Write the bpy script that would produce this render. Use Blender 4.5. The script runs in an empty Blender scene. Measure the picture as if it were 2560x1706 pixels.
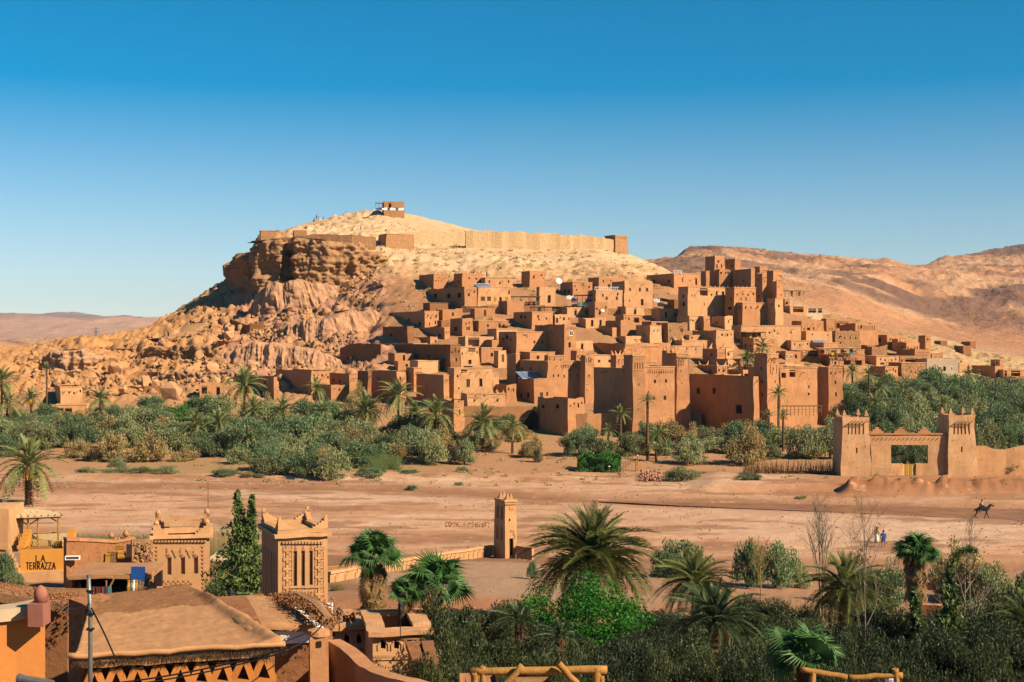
import bpy, bmesh, math, random
import numpy as np
from mathutils import Vector, Matrix
S = bpy.context.scene
COL = S.collection
rnd = random.Random(7)
R = math.radians
# ---------------------------------------------------------------- camera, light
F = 3555.0; CX = 1280.0; CY = 853.0; ZC = 22.0
cam_d = bpy.data.cameras.new('camera'); cam = bpy.data.objects.new('camera', cam_d); COL.objects.link(cam)
cam.location = (0, 0, ZC); cam.rotation_euler = (R(90), 0, 0)
cam_d.lens = 50; cam_d.sensor_width = 36; cam_d.clip_start = 0.5; cam_d.clip_end = 30000
S.camera = cam
SUN_EL = 36.0; SUN_AZ = 120.0            # azimuth clockwise from +Y
w = bpy.data.worlds.new('World'); S.world = w; w.use_nodes = True
nt = w.node_tree; nt.nodes.clear()
sky = nt.nodes.new('ShaderNodeTexSky'); sky.sky_type = 'NISHITA'; sky.sun_disc = False
sky.sun_elevation = R(SUN_EL); sky.sun_rotation = R(SUN_AZ); sky.altitude = 1300
sky.air_density = 1.0; sky.dust_density = 0.25; sky.ozone_density = 4.5
hs = nt.nodes.new('ShaderNodeHueSaturation'); hs.inputs['Saturation'].default_value = 1.78; hs.inputs['Hue'].default_value = 0.484
bg = nt.nodes.new('ShaderNodeBackground'); bg.inputs['Strength'].default_value = 0.05
wo = nt.nodes.new('ShaderNodeOutputWorld')
tcw = nt.nodes.new('ShaderNodeTexCoord'); sxz = nt.nodes.new('ShaderNodeSeparateXYZ'); mrw = nt.nodes.new('ShaderNodeMapRange')   # clearer, deeper blue away from the horizon, all round
mrw.inputs[1].default_value = 0.0; mrw.inputs[2].default_value = 0.34; mrw.inputs[3].default_value = 0.95; mrw.inputs[4].default_value = 2.0; mrw.interpolation_type = 'SMOOTHSTEP'
nt.links.new(tcw.outputs['Generated'], sxz.inputs[0]); nt.links.new(sxz.outputs[2], mrw.inputs[0]); nt.links.new(mrw.outputs[0], hs.inputs['Saturation'])
nt.links.new(sky.outputs[0], hs.inputs['Color']); nt.links.new(hs.outputs[0], bg.inputs['Color']); nt.links.new(bg.outputs[0], wo.inputs[0])
sd = bpy.data.lights.new('sun', 'SUN'); so = bpy.data.objects.new('sun', sd); COL.objects.link(so)
sd.energy = 5.0; sd.angle = R(0.53); sd.color = (1.0, 0.82, 0.575)
sv = Vector((math.sin(R(SUN_AZ))*math.cos(R(SUN_EL)), math.cos(R(SUN_AZ))*math.cos(R(SUN_EL)), math.sin(R(SUN_EL))))
so.rotation_euler = sv.to_track_quat('Z', 'Y').to_euler(); so.location = (60, -60, 90)
S.view_settings.view_transform = 'Standard'; S.view_settings.look = 'None'; S.view_settings.gamma = 1
S.view_settings.exposure = 1.1; S.view_settings.use_curve_mapping = False
S.render.engine = 'CYCLES'; S.cycles.max_bounces = 5; S.cycles.diffuse_bounces = 1; S.cycles.volume_bounces = 0
S.cycles.transparent_max_bounces = 6; S.cycles.glossy_bounces = 2; S.cycles.transmission_bounces = 2

# ---------------------------------------------------------------- helpers
def P(px, py, Y): return Vector(((px-CX)/F*Y, Y, ZC-(py-CY)/F*Y))
def tag(o, label=None, cat=None, group=None, kind=None):
    if label: o['label'] = label
    if cat: o['category'] = cat
    if group: o['group'] = group
    if kind: o['kind'] = kind
    return o
def empty(name, loc, rz=0, label=None, cat=None, group=None):
    o = bpy.data.objects.new(name, None); COL.objects.link(o); o.location = loc; o.rotation_euler = (0, 0, rz)
    o.empty_display_size = 0.3
    return tag(o, label, cat, group)
def link(name, me, parent=None, loc=None, rot=None, scale=None):
    o = bpy.data.objects.new(name, me); COL.objects.link(o)
    if parent: o.parent = parent
    if loc is not None: o.location = loc
    if rot is not None: o.rotation_euler = rot
    if scale is not None: o.scale = scale
    return o
def copy_tree(o, parent=None):
    c = o.copy(); COL.objects.link(c); c.parent = parent
    for ch in o.children: copy_tree(ch, c)
    return c
def np_mesh(name, verts, faces, mat=None, smooth=False, cols=None):
    """verts (n,3), faces (m,k)"""
    me = bpy.data.meshes.new(name)
    verts = np.asarray(verts, np.float32); faces = np.asarray(faces, np.int32)
    m, k = faces.shape
    me.vertices.add(len(verts)); me.vertices.foreach_set('co', verts.ravel())
    me.loops.add(m*k); me.loops.foreach_set('vertex_index', faces.ravel())
    me.polygons.add(m); me.polygons.foreach_set('loop_start', np.arange(0, m*k, k, dtype=np.int32))
    me.polygons.foreach_set('loop_total', np.full(m, k, np.int32))
    if smooth: me.polygons.foreach_set('use_smooth', np.ones(m, bool))
    if cols is not None:
        a = me.color_attributes.new('Col', 'FLOAT_COLOR', 'POINT')
        c4 = np.ones((len(verts), 4), np.float32); c4[:, :3] = cols; a.data.foreach_set('color', c4.ravel())
    me.update(calc_edges=True); me.validate()
    if mat: me.materials.append(mat)
    return me
class MB:
    def __init__(s): s.v = []; s.f = []
    def add(s, vs, fs):
        n = len(s.v); s.v += [tuple(v) for v in vs]; s.f += [tuple(i+n for i in f) for f in fs]; return s
    def box(s, a, b, M=None):
        x0, y0, z0 = a; x1, y1, z1 = b
        vs = [(x0,y0,z0),(x1,y0,z0),(x1,y1,z0),(x0,y1,z0),(x0,y0,z1),(x1,y0,z1),(x1,y1,z1),(x0,y1,z1)]
        if M: vs = [M @ Vector(v) for v in vs]
        return s.add(vs, [(0,3,2,1),(4,5,6,7),(0,1,5,4),(1,2,6,5),(2,3,7,6),(3,0,4,7)])
    def quad(s, a, b, c, d): return s.add([a, b, c, d], [(0,1,2,3)])
    def tube(s, pts, r, n=6, cap=True):
        pts = [Vector(p) for p in pts]
        rs = r if isinstance(r, (list, tuple)) else [r]*len(pts)
        base = len(s.v); up = Vector((0.13, 0.31, 0.94))
        for i, p in enumerate(pts):
            t = (pts[min(i+1, len(pts)-1)]-pts[max(i-1, 0)])
            t = t.normalized() if t.length > 1e-6 else Vector((0,0,1))
            a = t.cross(up)
            if a.length < 0.05: a = t.cross(Vector((1,0,0)))
            a.normalize(); b = t.cross(a)
            for k in range(n):
                q = 2*math.pi*k/n; s.v.append(tuple(p+(a*math.cos(q)+b*math.sin(q))*rs[i]))
        for i in range(len(pts)-1):
            for k in range(n):
                k2 = (k+1) % n
                s.f.append((base+i*n+k, base+(i+1)*n+k, base+(i+1)*n+k2, base+i*n+k2))
        if cap:
            s.f.append(tuple(base+k for k in range(n))); e = base+(len(pts)-1)*n
            s.f.append(tuple(e+k for k in reversed(range(n))))
        return s
    def lathe(s, prof, n=10, c=(0,0,0)):
        return s.tube([(c[0]+0*z, c[1], c[2]+z) for r, z in prof], [r for r, z in prof], n)
    def prism(s, poly, y0, y1, M=None):
        """poly in xz, extruded along y"""
        n = len(poly)
        vs = [(x, y0, z) for x, z in poly]+[(x, y1, z) for x, z in poly]
        if M: vs = [M @ Vector(v) for v in vs]
        fs = [tuple(range(n)), tuple(reversed(range(n, 2*n)))]
        for i in range(n):
            j = (i+1) % n; fs.append((j, i, n+i, n+j))
        return s.add(vs, fs)
    def mesh(s, name, mat, smooth=False, fix=True):
        me = bpy.data.meshes.new(name); me.from_pydata(s.v, [], s.f)
        if fix:
            bm = bmesh.new(); bm.from_mesh(me); bmesh.ops.recalc_face_normals(bm, faces=bm.faces); bm.to_mesh(me); bm.free()
        if smooth:
            me.polygons.foreach_set('use_smooth', np.ones(len(me.polygons), bool))
        me.materials.append(mat); return me
    def build(s, name, mat, parent=None, loc=None, rot=None, smooth=False):
        return link(name, s.mesh(name, mat, smooth), parent, loc, rot)

# vectorised value noise
_rs = np.random.RandomState(11); _T = _rs.rand(512, 512)
def vn(x, y, s=0):
    x = np.asarray(x, float)+s*37.7; y = np.asarray(y, float)+s*91.3
    xi = np.floor(x).astype(int); yi = np.floor(y).astype(int); fx = x-xi; fy = y-yi
    fx = fx*fx*(3-2*fx); fy = fy*fy*(3-2*fy)
    a = _T[xi % 512, yi % 512]; b = _T[(xi+1) % 512, yi % 512]; c = _T[xi % 512, (yi+1) % 512]; d = _T[(xi+1) % 512, (yi+1) % 512]
    return (a*(1-fx)+b*fx)*(1-fy)+(c*(1-fx)+d*fx)*fy
def fbm(x, y, o=4, s=0, g=0.5):
    t = 0; amp = 1; tot = 0
    for i in range(o):
        t = t+amp*vn(x*2**i, y*2**i, s+i); tot += amp; amp *= g
    return t/tot
def ridge(x, y, o=4, s=0):
    t = 0; amp = 1; tot = 0
    for i in range(o):
        t = t+amp*(1-np.abs(2*vn(x*2**i, y*2**i, s+i)-1)); tot += amp; amp *= .5
    return t/tot
def sst(a, b, x):
    t = np.clip((x-a)/(b-a), 0, 1); return t*t*(3-2*t)

# ---------------------------------------------------------------- materials
def srgb(r, g, b):
    f = lambda c: ((c/255+0.055)/1.055)**2.4 if c > 10 else c/255/12.92
    return (f(r), f(g), f(b))
FULL = set()
def mat(name, c1, c2=None, scale=1.0, bump=0.3, bscale=8.0, rough=0.95, var=0.12, detail=5, attr=False, spots=None, fine=None, metal=0, spec=0.15, streak=0, voro=0, bdist=0.05):
    m = bpy.data.materials.new(name); m.use_nodes = True; n = m.node_tree; L = n.links
    p = n.nodes['Principled BSDF']; p.inputs['Roughness'].default_value = rough; p.inputs['Metallic'].default_value = metal
    p.inputs['Specular IOR Level'].default_value = spec
    tc = n.nodes.new('ShaderNodeTexCoord'); co = tc.outputs['Object']
    def noise(sc, det=5, ro=.6):
        t = n.nodes.new('ShaderNodeTexNoise'); t.inputs['Scale'].default_value = sc; t.inputs['Detail'].default_value = det
        t.inputs['Roughness'].default_value = ro; L.new(co, t.inputs['Vector']); return t.outputs[0]
    def mix(a, b, f, mode='MIX'):
        x = n.nodes.new('ShaderNodeMix'); x.data_type = 'RGBA'; x.blend_type = mode
        for s_, v in ((6, a), (7, b), (0, f)):
            if hasattr(v, 'type'): L.new(v, x.inputs[s_])
            elif isinstance(v, (tuple, list)): x.inputs[s_].default_value = (*v[:3], 1)
            else: x.inputs[s_].default_value = v
        return x.outputs[2]
    def ramp(v, a, b):
        x = n.nodes.new('ShaderNodeMapRange'); x.inputs[1].default_value = a; x.inputs[2].default_value = b; x.clamp = True
        L.new(v, x.inputs[0]); return x.outputs[0]
    kk = 1 if name in ('white_paint', 'muddy_water', 'solar_panel', 'window_glass') or name in FULL else .64
    c2 = c2 or tuple(c*.75 for c in c1); c1 = tuple(c*kk for c in c1); c2 = tuple(c*kk for c in c2)
    if fine: fine = (fine[0], tuple(c*kk for c in fine[1]))+tuple(fine[2:])
    if attr:
        at = n.nodes.new('ShaderNodeAttribute'); at.attribute_name = 'Col'; base = at.outputs[0]
        k = ramp(noise(scale), .3, .7); base = mix(base, mix(base, c2, .35), k)
    else:
        base = mix(c1, c2, ramp(noise(scale, detail), .32, .68))
    if fine: base = mix(base, (fine[1],)*3 if not isinstance(fine[1], tuple) else fine[1], ramp(noise(fine[0], 3, .7), fine[2], fine[3]))
    if spots:
        base = mix(base, spots[0], ramp(noise(spots[1], 4), spots[2], spots[3]))
    if streak:
        mp = n.nodes.new('ShaderNodeMapping'); mp.inputs['Scale'].default_value = (1.3, 1.3, .45); L.new(co, mp.inputs['Vector'])
        t2 = n.nodes.new('ShaderNodeTexNoise'); t2.inputs['Scale'].default_value = 1.0; t2.inputs['Detail'].default_value = 6; t2.inputs['Roughness'].default_value = .65; L.new(mp.outputs[0], t2.inputs['Vector'])
        base = mix(base, tuple(c*.72 for c in c1), ramp(t2.outputs[0], .52, .72)); base = mix(base, tuple(min(1, c*1.2) for c in c1), ramp(t2.outputs[0], .44, .3))
    if var:
        oi = n.nodes.new('ShaderNodeObjectInfo'); mr = n.nodes.new('ShaderNodeMapRange')
        mr.inputs[3].default_value = 1-var; mr.inputs[4].default_value = 1+var; L.new(oi.outputs['Random'], mr.inputs[0])
        h = n.nodes.new('ShaderNodeHueSaturation'); L.new(base, h.inputs['Color']); L.new(mr.outputs[0], h.inputs['Value']); base = h.outputs[0]
    L.new(base, p.inputs['Base Color'])
    if bump:
        b = n.nodes.new('ShaderNodeBump'); b.inputs['Strength'].default_value = bump; b.inputs['Distance'].default_value = bdist
        hsrc = noise(bscale, 5, .7)
        if voro:
            v = n.nodes.new('ShaderNodeTexVoronoi'); v.inputs['Scale'].default_value = voro; L.new(co, v.inputs['Vector'])
            a = n.nodes.new('ShaderNodeMath'); a.operation = 'ADD'; L.new(v.outputs['Distance'], a.inputs[0]); L.new(hsrc, a.inputs[1]); hsrc = a.outputs[0]
        L.new(hsrc, b.inputs['Height']); L.new(b.outputs[0], p.inputs['Normal'])
    return m
def leafmat(name, c1, c2, trans=.3, var=.2, scale=.8):
    m = bpy.data.materials.new(name); m.use_nodes = True; n = m.node_tree; L = n.links; p = n.nodes['Principled BSDF']
    p.inputs['Roughness'].default_value = .55; p.inputs['Specular IOR Level'].default_value = .3
    tc = n.nodes.new('ShaderNodeTexCoord'); t = n.nodes.new('ShaderNodeTexNoise'); t.inputs['Scale'].default_value = scale; t.inputs['Detail'].default_value = 4
    L.new(tc.outputs['Object'], t.inputs['Vector'])
    mr = n.nodes.new('ShaderNodeMapRange'); mr.inputs[1].default_value = .35; mr.inputs[2].default_value = .65; L.new(t.outputs[0], mr.inputs[0])
    x = n.nodes.new('ShaderNodeMix'); x.data_type = 'RGBA'; x.inputs[6].default_value = (*c1, 1); x.inputs[7].default_value = (*c2, 1); L.new(mr.outputs[0], x.inputs[0])
    oi = n.nodes.new('ShaderNodeObjectInfo'); m2 = n.nodes.new('ShaderNodeMapRange'); m2.inputs[3].default_value = 1-var; m2.inputs[4].default_value = 1+var
    L.new(oi.outputs['Random'], m2.inputs[0]); h = n.nodes.new('ShaderNodeHueSaturation'); L.new(x.outputs[2], h.inputs['Color']); L.new(m2.outputs[0], h.inputs['Value'])
    L.new(h.outputs[0], p.inputs['Base Color'])
    tr = n.nodes.new('ShaderNodeBsdfTranslucent'); L.new(h.outputs[0], tr.inputs['Color']); ms = n.nodes.new('ShaderNodeMixShader'); ms.inputs[0].default_value = trans
    out = n.nodes['Material Output']; L.new(p.outputs[0], ms.inputs[1]); L.new(tr.outputs[0], ms.inputs[2]); L.new(ms.outputs[0], out.inputs[0])
    return m
M = {}
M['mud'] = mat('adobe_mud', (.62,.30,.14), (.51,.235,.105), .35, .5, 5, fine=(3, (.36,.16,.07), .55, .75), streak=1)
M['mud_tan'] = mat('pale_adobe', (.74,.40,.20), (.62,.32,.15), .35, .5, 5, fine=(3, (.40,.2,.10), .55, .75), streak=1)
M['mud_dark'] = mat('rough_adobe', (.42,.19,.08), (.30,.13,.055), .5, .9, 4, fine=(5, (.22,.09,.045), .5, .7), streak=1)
M['stone'] = mat('rubble_stone_wall', (.52,.29,.14), (.40,.2,.095), 1.5, 1, 4, voro=2.2, fine=(6, (.30,.14,.07), .5, .7), bdist=.12)
M['gate_plaster'] = mat('worn_pale_plaster', (.66,.40,.215), (.56,.29,.135), .28, .5, 5, fine=(2.2, (.42,.2,.09), .55, .72), streak=1)
M['plaster'] = mat('peach_plaster', (.66,.37,.18), (.58,.31,.145), .5, .35, 9, fine=(4, (.52,.27,.12), .58, .8), streak=1)
M['terrazza'] = mat('orange_plaster', (.58,.225,.06), (.50,.185,.045), .7, .3, 9)
M['terrace_ochre'] = mat('yellow_ochre_plaster', (.72,.33,.06), (.64,.28,.05), .7, .3, 9)
M['straw_dark'] = mat('dark_straw', (.11,.06,.03), (.06,.035,.02), 3, .2, 10)
M['roof_mud'] = mat('trodden_mud_roof', (.50,.27,.13), (.40,.2,.095), .7, .6, 9, fine=(7, (.27,.125,.06), .55, .72))
M['cream'] = mat('cream_plaster', (.62,.48,.33), (.55,.40,.26), 1, .3, 8)
M['white'] = mat('white_paint', (.75,.72,.66), None, 2, .1, 8, var=.05)
M['pink'] = mat('pink_plaster', (.42,.17,.12), (.36,.14,.1), 2, .2, 9)
M['wood'] = mat('weathered_wood', (.30,.17,.08), (.2,.1,.05), 3, .4, 14)
M['log'] = mat('peeled_log', (.50,.26,.07), (.34,.16,.045), 3, .6, 10)
M['reed'] = mat('reed_matting', (.78,.58,.33), (.62,.44,.23), 4, .12, 12)
M['dark'] = mat('dark_interior', (.035,.022,.016), (.02,.014,.01), 2, .2, 8)  # near-black colour stands in for the shade inside openings
M['shutter'] = mat('brown_shutter', (.20,.12,.07), (.13,.075,.045), 5, .2, 12)
M['yellow'] = mat('yellow_ochre_wood', (.62,.34,.04), (.5,.26,.03), 4, .3, 12)
M['glass'] = mat('window_glass', (.05,.07,.09), (.03,.04,.05), 2, 0, rough=.12, spec=.6)
M['solar'] = mat('solar_panel', (.12,.18,.27), (.10,.15,.23), 3, 0, rough=.25, spec=.6, var=.05)
M['metal'] = mat('grey_metal', (.30,.30,.29), (.22,.21,.2), 3, .15, 20, rough=.5, metal=.6)
M['black'] = mat('black_metal', (.02,.02,.022), None, 3, .1, 10, rough=.45)
M['rock'] = mat('ochre_rock', (.60,.34,.17), (.46,.24,.12), .6, .8, 3, fine=(3, (.36,.18,.085), .55, .75), var=.15, bdist=.15)
M['rock_pink'] = mat('pinkish_rock', (.50,.26,.17), (.40,.19,.13), .6, .8, 3, fine=(3, (.30,.14,.09), .55, .75), var=.15, bdist=.15)
M['cliff'] = mat('layered_cliff_rock', (.50,.29,.145), (.40,.21,.10), .25, 1, 1.2, fine=(1.1, (.30,.15,.075), .52, .7), var=0, bdist=.4)
M['ground'] = mat('hill_ground', (.5,.3,.15), (.30,.14,.07), .25, .7, 1.6, attr=True, var=0, bdist=.25)
M['river'] = mat('river_gravel', (.5,.3,.18), (.36,.17,.09), .45, .5, 2.5, attr=True, var=0, fine=(3.2, (.36,.18,.1), .56, .66), spots=((.36,.19,.11), .5, .60, .66), bdist=.06)
M['near'] = mat('garden_gravel', (.4,.25,.17), (.30,.16,.09), .8, .6, 6, attr=True, var=0, fine=(6, (.5,.36,.25), .6, .75), bdist=.05)
M['far'] = mat('far_hill_ground', (.5,.3,.15), (.26,.14,.10), .02, 1, .06, attr=True, var=0, bdist=6)
M['water'] = mat('muddy_water', (.26,.125,.055), (.15,.07,.03), .3,   .25, 1.5, rough=.45, spec=.1, var=0, bdist=.02)
M['bark'] = mat('palm_bark', (.19,.105,.055), (.11,.06,.035), 3, 1, 10, bdist=.08)
M['bark2'] = mat('grey_brown_bark', (.16,.11,.075), (.10,.07,.05), 3, .7, 12)
M['palebark'] = mat('pale_bare_bark', (.36,.28,.2), (.27,.2,.14), 3, .3, 12)
M['frond'] = leafmat('palm_frond_green', (.10,.125,.035), (.17,.175,.05), .25)
M['frond_far'] = leafmat('date_palm_frond', (.15,.185,.06), (.22,.22,.08), .25)
M['frond_blue'] = leafmat('blue_green_frond', (.05,.085,.035), (.085,.12,.05), .25)
M['frond_dry'] = leafmat('dry_frond', (.26,.16,.065), (.18,.11,.045), .2)
M['fan'] = leafmat('fan_palm_green', (.025,.08,.015), (.055,.13,.03), .25, scale=2)
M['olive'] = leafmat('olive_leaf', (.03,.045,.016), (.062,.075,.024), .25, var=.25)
M['olive2'] = leafmat('olive_leaf_shade', (.016,.03,.012), (.034,.048,.017), .25, var=.25)  # darker copy of the olive leaf, deep shade put into its colour
M['tam'] = leafmat('tamarisk_grey_green', (.165,.19,.085), (.235,.24,.105), .3, var=.28, scale=.5)
M['tam2'] = leafmat('tamarisk_blue_green', (.085,.14,.06), (.14,.185,.08), .3, var=.25, scale=.5)
M['tam3'] = leafmat('tamarisk_brownish', (.31,.215,.085), (.24,.2,.08), .3, var=.25, scale=.5)
M['green'] = leafmat('bright_green_leaf', (.012,.095,.005), (.03,.14,.01), .3, var=.05, scale=1.5)
M['hedge'] = leafmat('hedge_leaf', (.035,.14,.02), (.06,.17,.03), .3, var=.05, scale=1.5)
M['conifer'] = leafmat('conifer_leaf', (.05,.085,.025), (.11,.15,.04), .2, var=.1, scale=1.2)
M['grass'] = leafmat('dry_reed_grass', (.36,.25,.12), (.26,.2,.09), .3)
M['grass2'] = leafmat('green_reed', (.10,.16,.05), (.16,.19,.07), .3)
M['dates'] = mat('orange_dates', (.70,.30,.02), (.6,.22,.02), 4, .3, 12)
M['blue'] = mat('blue_cloth', (.02,.12,.5), (.02,.08,.35), 6, .2, 10)
M['skin'] = mat('skin', (.35,.2,.13), (.3,.17,.11), 6, 0)
def flat(name, c): 
    M[name] = mat(name, c, tuple(x*.8 for x in c), 6, .2, 12); return M[name]
for k_, c_ in dict(red_cloth=(.5,.06,.05), yellow_cloth=(.75,.5,.05), white_cloth=(.78,.76,.72), purple_cloth=(.2,.1,.35), brown_cloth=(.2,.1,.06), teal_cloth=(.1,.35,.4), pink_cloth=(.6,.25,.28), dark_cloth=(.03,.03,.04), hair=(.1,.05,.025), horse=(.035,.025,.022)).items(): flat(k_, c_)

# ---------------------------------------------------------------- terrain
def zp(py, Y): return ZC-(py-CY)/F*Y
HY = [230,260,290,320,350,380,410,440,455,462,470,500,560,700]
HILL = {
 -900:[1190,1150,1110,1080,1050,1020,1000,980,975,972,970,965,950,930],
 -200:[1190,1145,1090,1035,990,955,930,915,912,912,915,920,935,945],
 0:   [1190,1140,1080,1010,955,920,898,884,886,888,895,905,925,925],
 60:  [1190,1140,1080,1008,950,915,890,878,880,884,890,900,920,930],
 170: [1190,1140,1075,1005,950,912,880,857,858,860,865,880,905,930],
 330: [1190,1140,1075,1005,950,905,872,851,846,843,841,860,890,920],
 400: [1190,1140,1072,1002,948,900,862,832,822,818,815,806,840,900],
 450: [1190,1140,1070,1000,945,895,855,822,806,800,793,776,800,880],
 560: [1190,1138,1065,995,940,885,838,800,775,762,748,710,740,850],
 610: [1190,1137,1062,992,936,880,828,785,748,728,705,695,700,800],
 640: [1190,1135,1060,990,934,876,822,775,715,660,612,600,605,760],
 700: [1190,1134,1058,990,930,872,812,750,695,640,606,592,590,740],
 800: [1190,1132,1055,990,930,870,800,722,692,645,606,588,551,690],
 900: [1190,1130,1052,988,925,860,785,715,690,645,612,588,530,650],
 970: [1190,1130,1052,985,918,845,768,700,672,655,632,595,524,620],
 1050:[1190,1130,1052,982,910,835,760,692,664,652,640,605,541,620],
 1200:[1190,1130,1050,978,898,815,742,684,658,647,636,603,578,640],
 1350:[1190,1130,1055,980,897,810,740,690,665,655,645,615,590,660],
 1500:[1190,1130,1055,984,898,810,740,692,668,658,648,620,598,680],
 1580:[1190,1130,1058,986,899,812,746,700,678,668,660,640,640,700],
 1650:[1190,1130,1060,990,900,815,750,706,690,684,678,665,690,740],
 1800:[1190,1132,1065,998,905,812,762,740,740,742,745,760,780,800],
 2000:[1190,1134,1072,1010,930,858,805,778,780,783,788,805,830,830],
 2150:[1190,1138,1080,1022,955,888,840,806,800,800,803,820,840,845],
 2300:[1190,1142,1085,1032,972,918,872,845,840,838,838,845,855,850],
 2450:[1190,1146,1092,1042,990,945,908,885,880,878,876,880,885,880],
 2600:[1190,1150,1098,1052,1005,968,940,918,914,912,908,905,900,893],
 3400:[1190,1155,1110,1075,1040,1010,990,975,970,968,965,950,930,900]}
FYk = [850,1000,1150,1300,1500,1800,2200,2600,3000,4000,5000,6500,7600]
FAR = {
 -900:[855,868,870,870,868,866,864,862,862,850,825,800,815],
 0:  [849,866,870,870,869,868,866,864,862,848,818,783,800],
 60: [866,870,870,870,869,868,866,864,862,846,816,785,802],
 130:[885,878,873,872,870,868,866,864,862,842,812,787,803],
 200:[885,878,873,872,870,868,866,864,862,840,816,788,803],
 300:[885,878,873,872,870,868,866,864,862,838,806,800,805],
 390:[885,878,873,872,870,868,866,864,862,834,803,798,806],
 600:[880,875,872,870,868,866,864,862,861,835,820,815,820],
 1500:[740,720,700,680,670,664,660,660,665,700,760,800,820],
 1620:[760,725,700,680,668,660,656,660,665,700,760,800,820],
 1690:[765,725,698,678,664,655,650,655,660,700,760,800,820],
 1715:[768,725,697,675,660,645,620,622,650,700,760,800,820],
 1800:[775,728,697,672,655,642,617,622,650,700,760,800,820],
 1900:[778,722,700,682,662,645,626,630,650,700,760,800,820],
 1960:[778,715,705,690,668,650,634,636,655,700,760,800,820],
 2100:[805,740,712,684,672,659,646,650,665,700,760,800,820],
 2190:[822,775,740,692,680,665,655,655,665,700,760,800,820],
 2215:[826,785,745,700,683,667,646,655,665,700,760,800,820],
 2270:[836,808,765,722,692,673,668,668,672,700,760,800,820],
 2320:[842,818,785,738,698,680,672,668,670,700,760,800,820],
 2350:[846,822,790,748,702,682,672,646,655,700,760,800,820],
 2450:[858,835,800,760,705,683,673,640,633,680,760,800,820],
 2560:[870,842,795,745,700,684,668,625,611,660,760,800,820],
 2800:[875,850,800,750,705,680,640,600,590,640,760,800,820],
 3400:[880,860,820,780,730,700,650,610,600,640,760,800,820]}
NYk = [1,18,27,40,60,75,85,95,105,115,125,135,142,150,200]
NEAR = {
 -900:[16,15,13,10,7.5,7,6.4,5.2,4.2,3.2,2.6,1.8,.6,0,0],
 300: [16,15,12.5,9,7.5,7.4,7.0,5.6,4.3,3.2,2.6,1.8,.6,0,0],
 800: [16,15,12.5,8,6.5,6.2,5.6,4.8,4.0,3.4,2.5,1.6,.5,0,0],
 1200:[16,15,12.5,7,5.6,5.5,5.4,4.7,4.0,3.2,2.4,1.6,.5,0,0],
 1700:[16,15,12.5,6.5,4.8,4.6,4.4,4.0,3.3,2.6,1.6,.8,.2,0,0],
 2200:[16,15,12.5,6,4.2,4.0,3.7,3.3,2.5,1.5,.6,.1,0,0,0],
 3400:[16,15,12.5,6,4.2,4.0,3.7,3.3,2.5,1.5,.6,.1,0,0,0]}
TP = np.arange(-900, 3401, 10.0)
TY = np.unique(np.concatenate([np.linspace(1,150,300), np.linspace(150,232,100), np.linspace(232,600,740), np.geomspace(600,7600,260)]))
def _cols(tab, ys, conv):
    ks = sorted(tab); out = []
    for k in ks: out.append([conv(v, y) for v, y in zip(tab[k], ys)])
    A = np.array(out); B = np.empty((len(TP), A.shape[1]))
    for j in range(A.shape[1]): B[:, j] = np.interp(TP, ks, A[:, j])
    return B
_N = _cols(NEAR, NYk, lambda v, y: v); _H = _cols(HILL, HY, zp); _Fa = _cols(FAR, FYk, zp)
_K = np.concatenate([NYk, HY, FYk]); _A = np.concatenate([_N, _H, _Fa], 1)
TAB = np.array([np.interp(TY, _K, r) for r in _A])
def _sm(a, ax, k):
    ker = np.exp(-np.linspace(-2, 2, 2*k+1)**2); ker /= ker.sum(); pad = [(0,0),(0,0)]; pad[ax] = (k,k)
    b = np.pad(a, pad, 'edge'); return np.apply_along_axis(lambda v: np.convolve(v, ker, 'valid'), ax, b)
TAB = _sm(_sm(TAB, 0, 3), 1, 5)
def zt(px, Y):
    px = np.clip(np.asarray(px, float), -899, 3399); Y = np.clip(np.asarray(Y, float), 1.01, 7590)
    i = (px+900)/10; i0 = np.floor(i).astype(int); fi = i-i0
    j1 = np.clip(np.searchsorted(TY, Y), 1, len(TY)-1); j0 = j1-1; fj = (Y-TY[j0])/(TY[j1]-TY[j0])
    return (TAB[i0, j0]*(1-fi)+TAB[i0+1, j0]*fi)*(1-fj)+(TAB[i0, j1]*(1-fi)+TAB[i0+1, j1]*fi)*fj
_YS = np.arange(232, 600, .5)
def depth_at(px, py, lo=232, hi=600):
    ys = _YS[(_YS >= lo) & (_YS <= hi)]
    pp = CY+(ZC-zt(np.full(len(ys), px), ys))*F/ys
    k = np.where(pp <= py)[0]
    return float(ys[k[0]]) if len(k) else float(ys[np.argmin(pp)])
def riv(py): return 22*F/(py-CY)         # depth of a riverbed point
CH_X = [-900,0,600,1000,1300,1700,2100,2560,3400]; CH_Y = [riv(y) for y in (1212,1216,1218,1224,1240,1255,1266,1282,1300)]
def chan(px): return np.interp(px, CH_X, CH_Y)
def inpoly(x, y, poly):
    c = np.zeros(np.shape(x), bool); n = len(poly)
    for i in range(n):
        x1, y1 = poly[i]; x2, y2 = poly[(i+1) % n]
        c ^= ((y1 > y) != (y2 > y)) & (x < (x2-x1)*(y-y1)/((y2-y1) or 1e-9)+x1)
    return c
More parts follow.
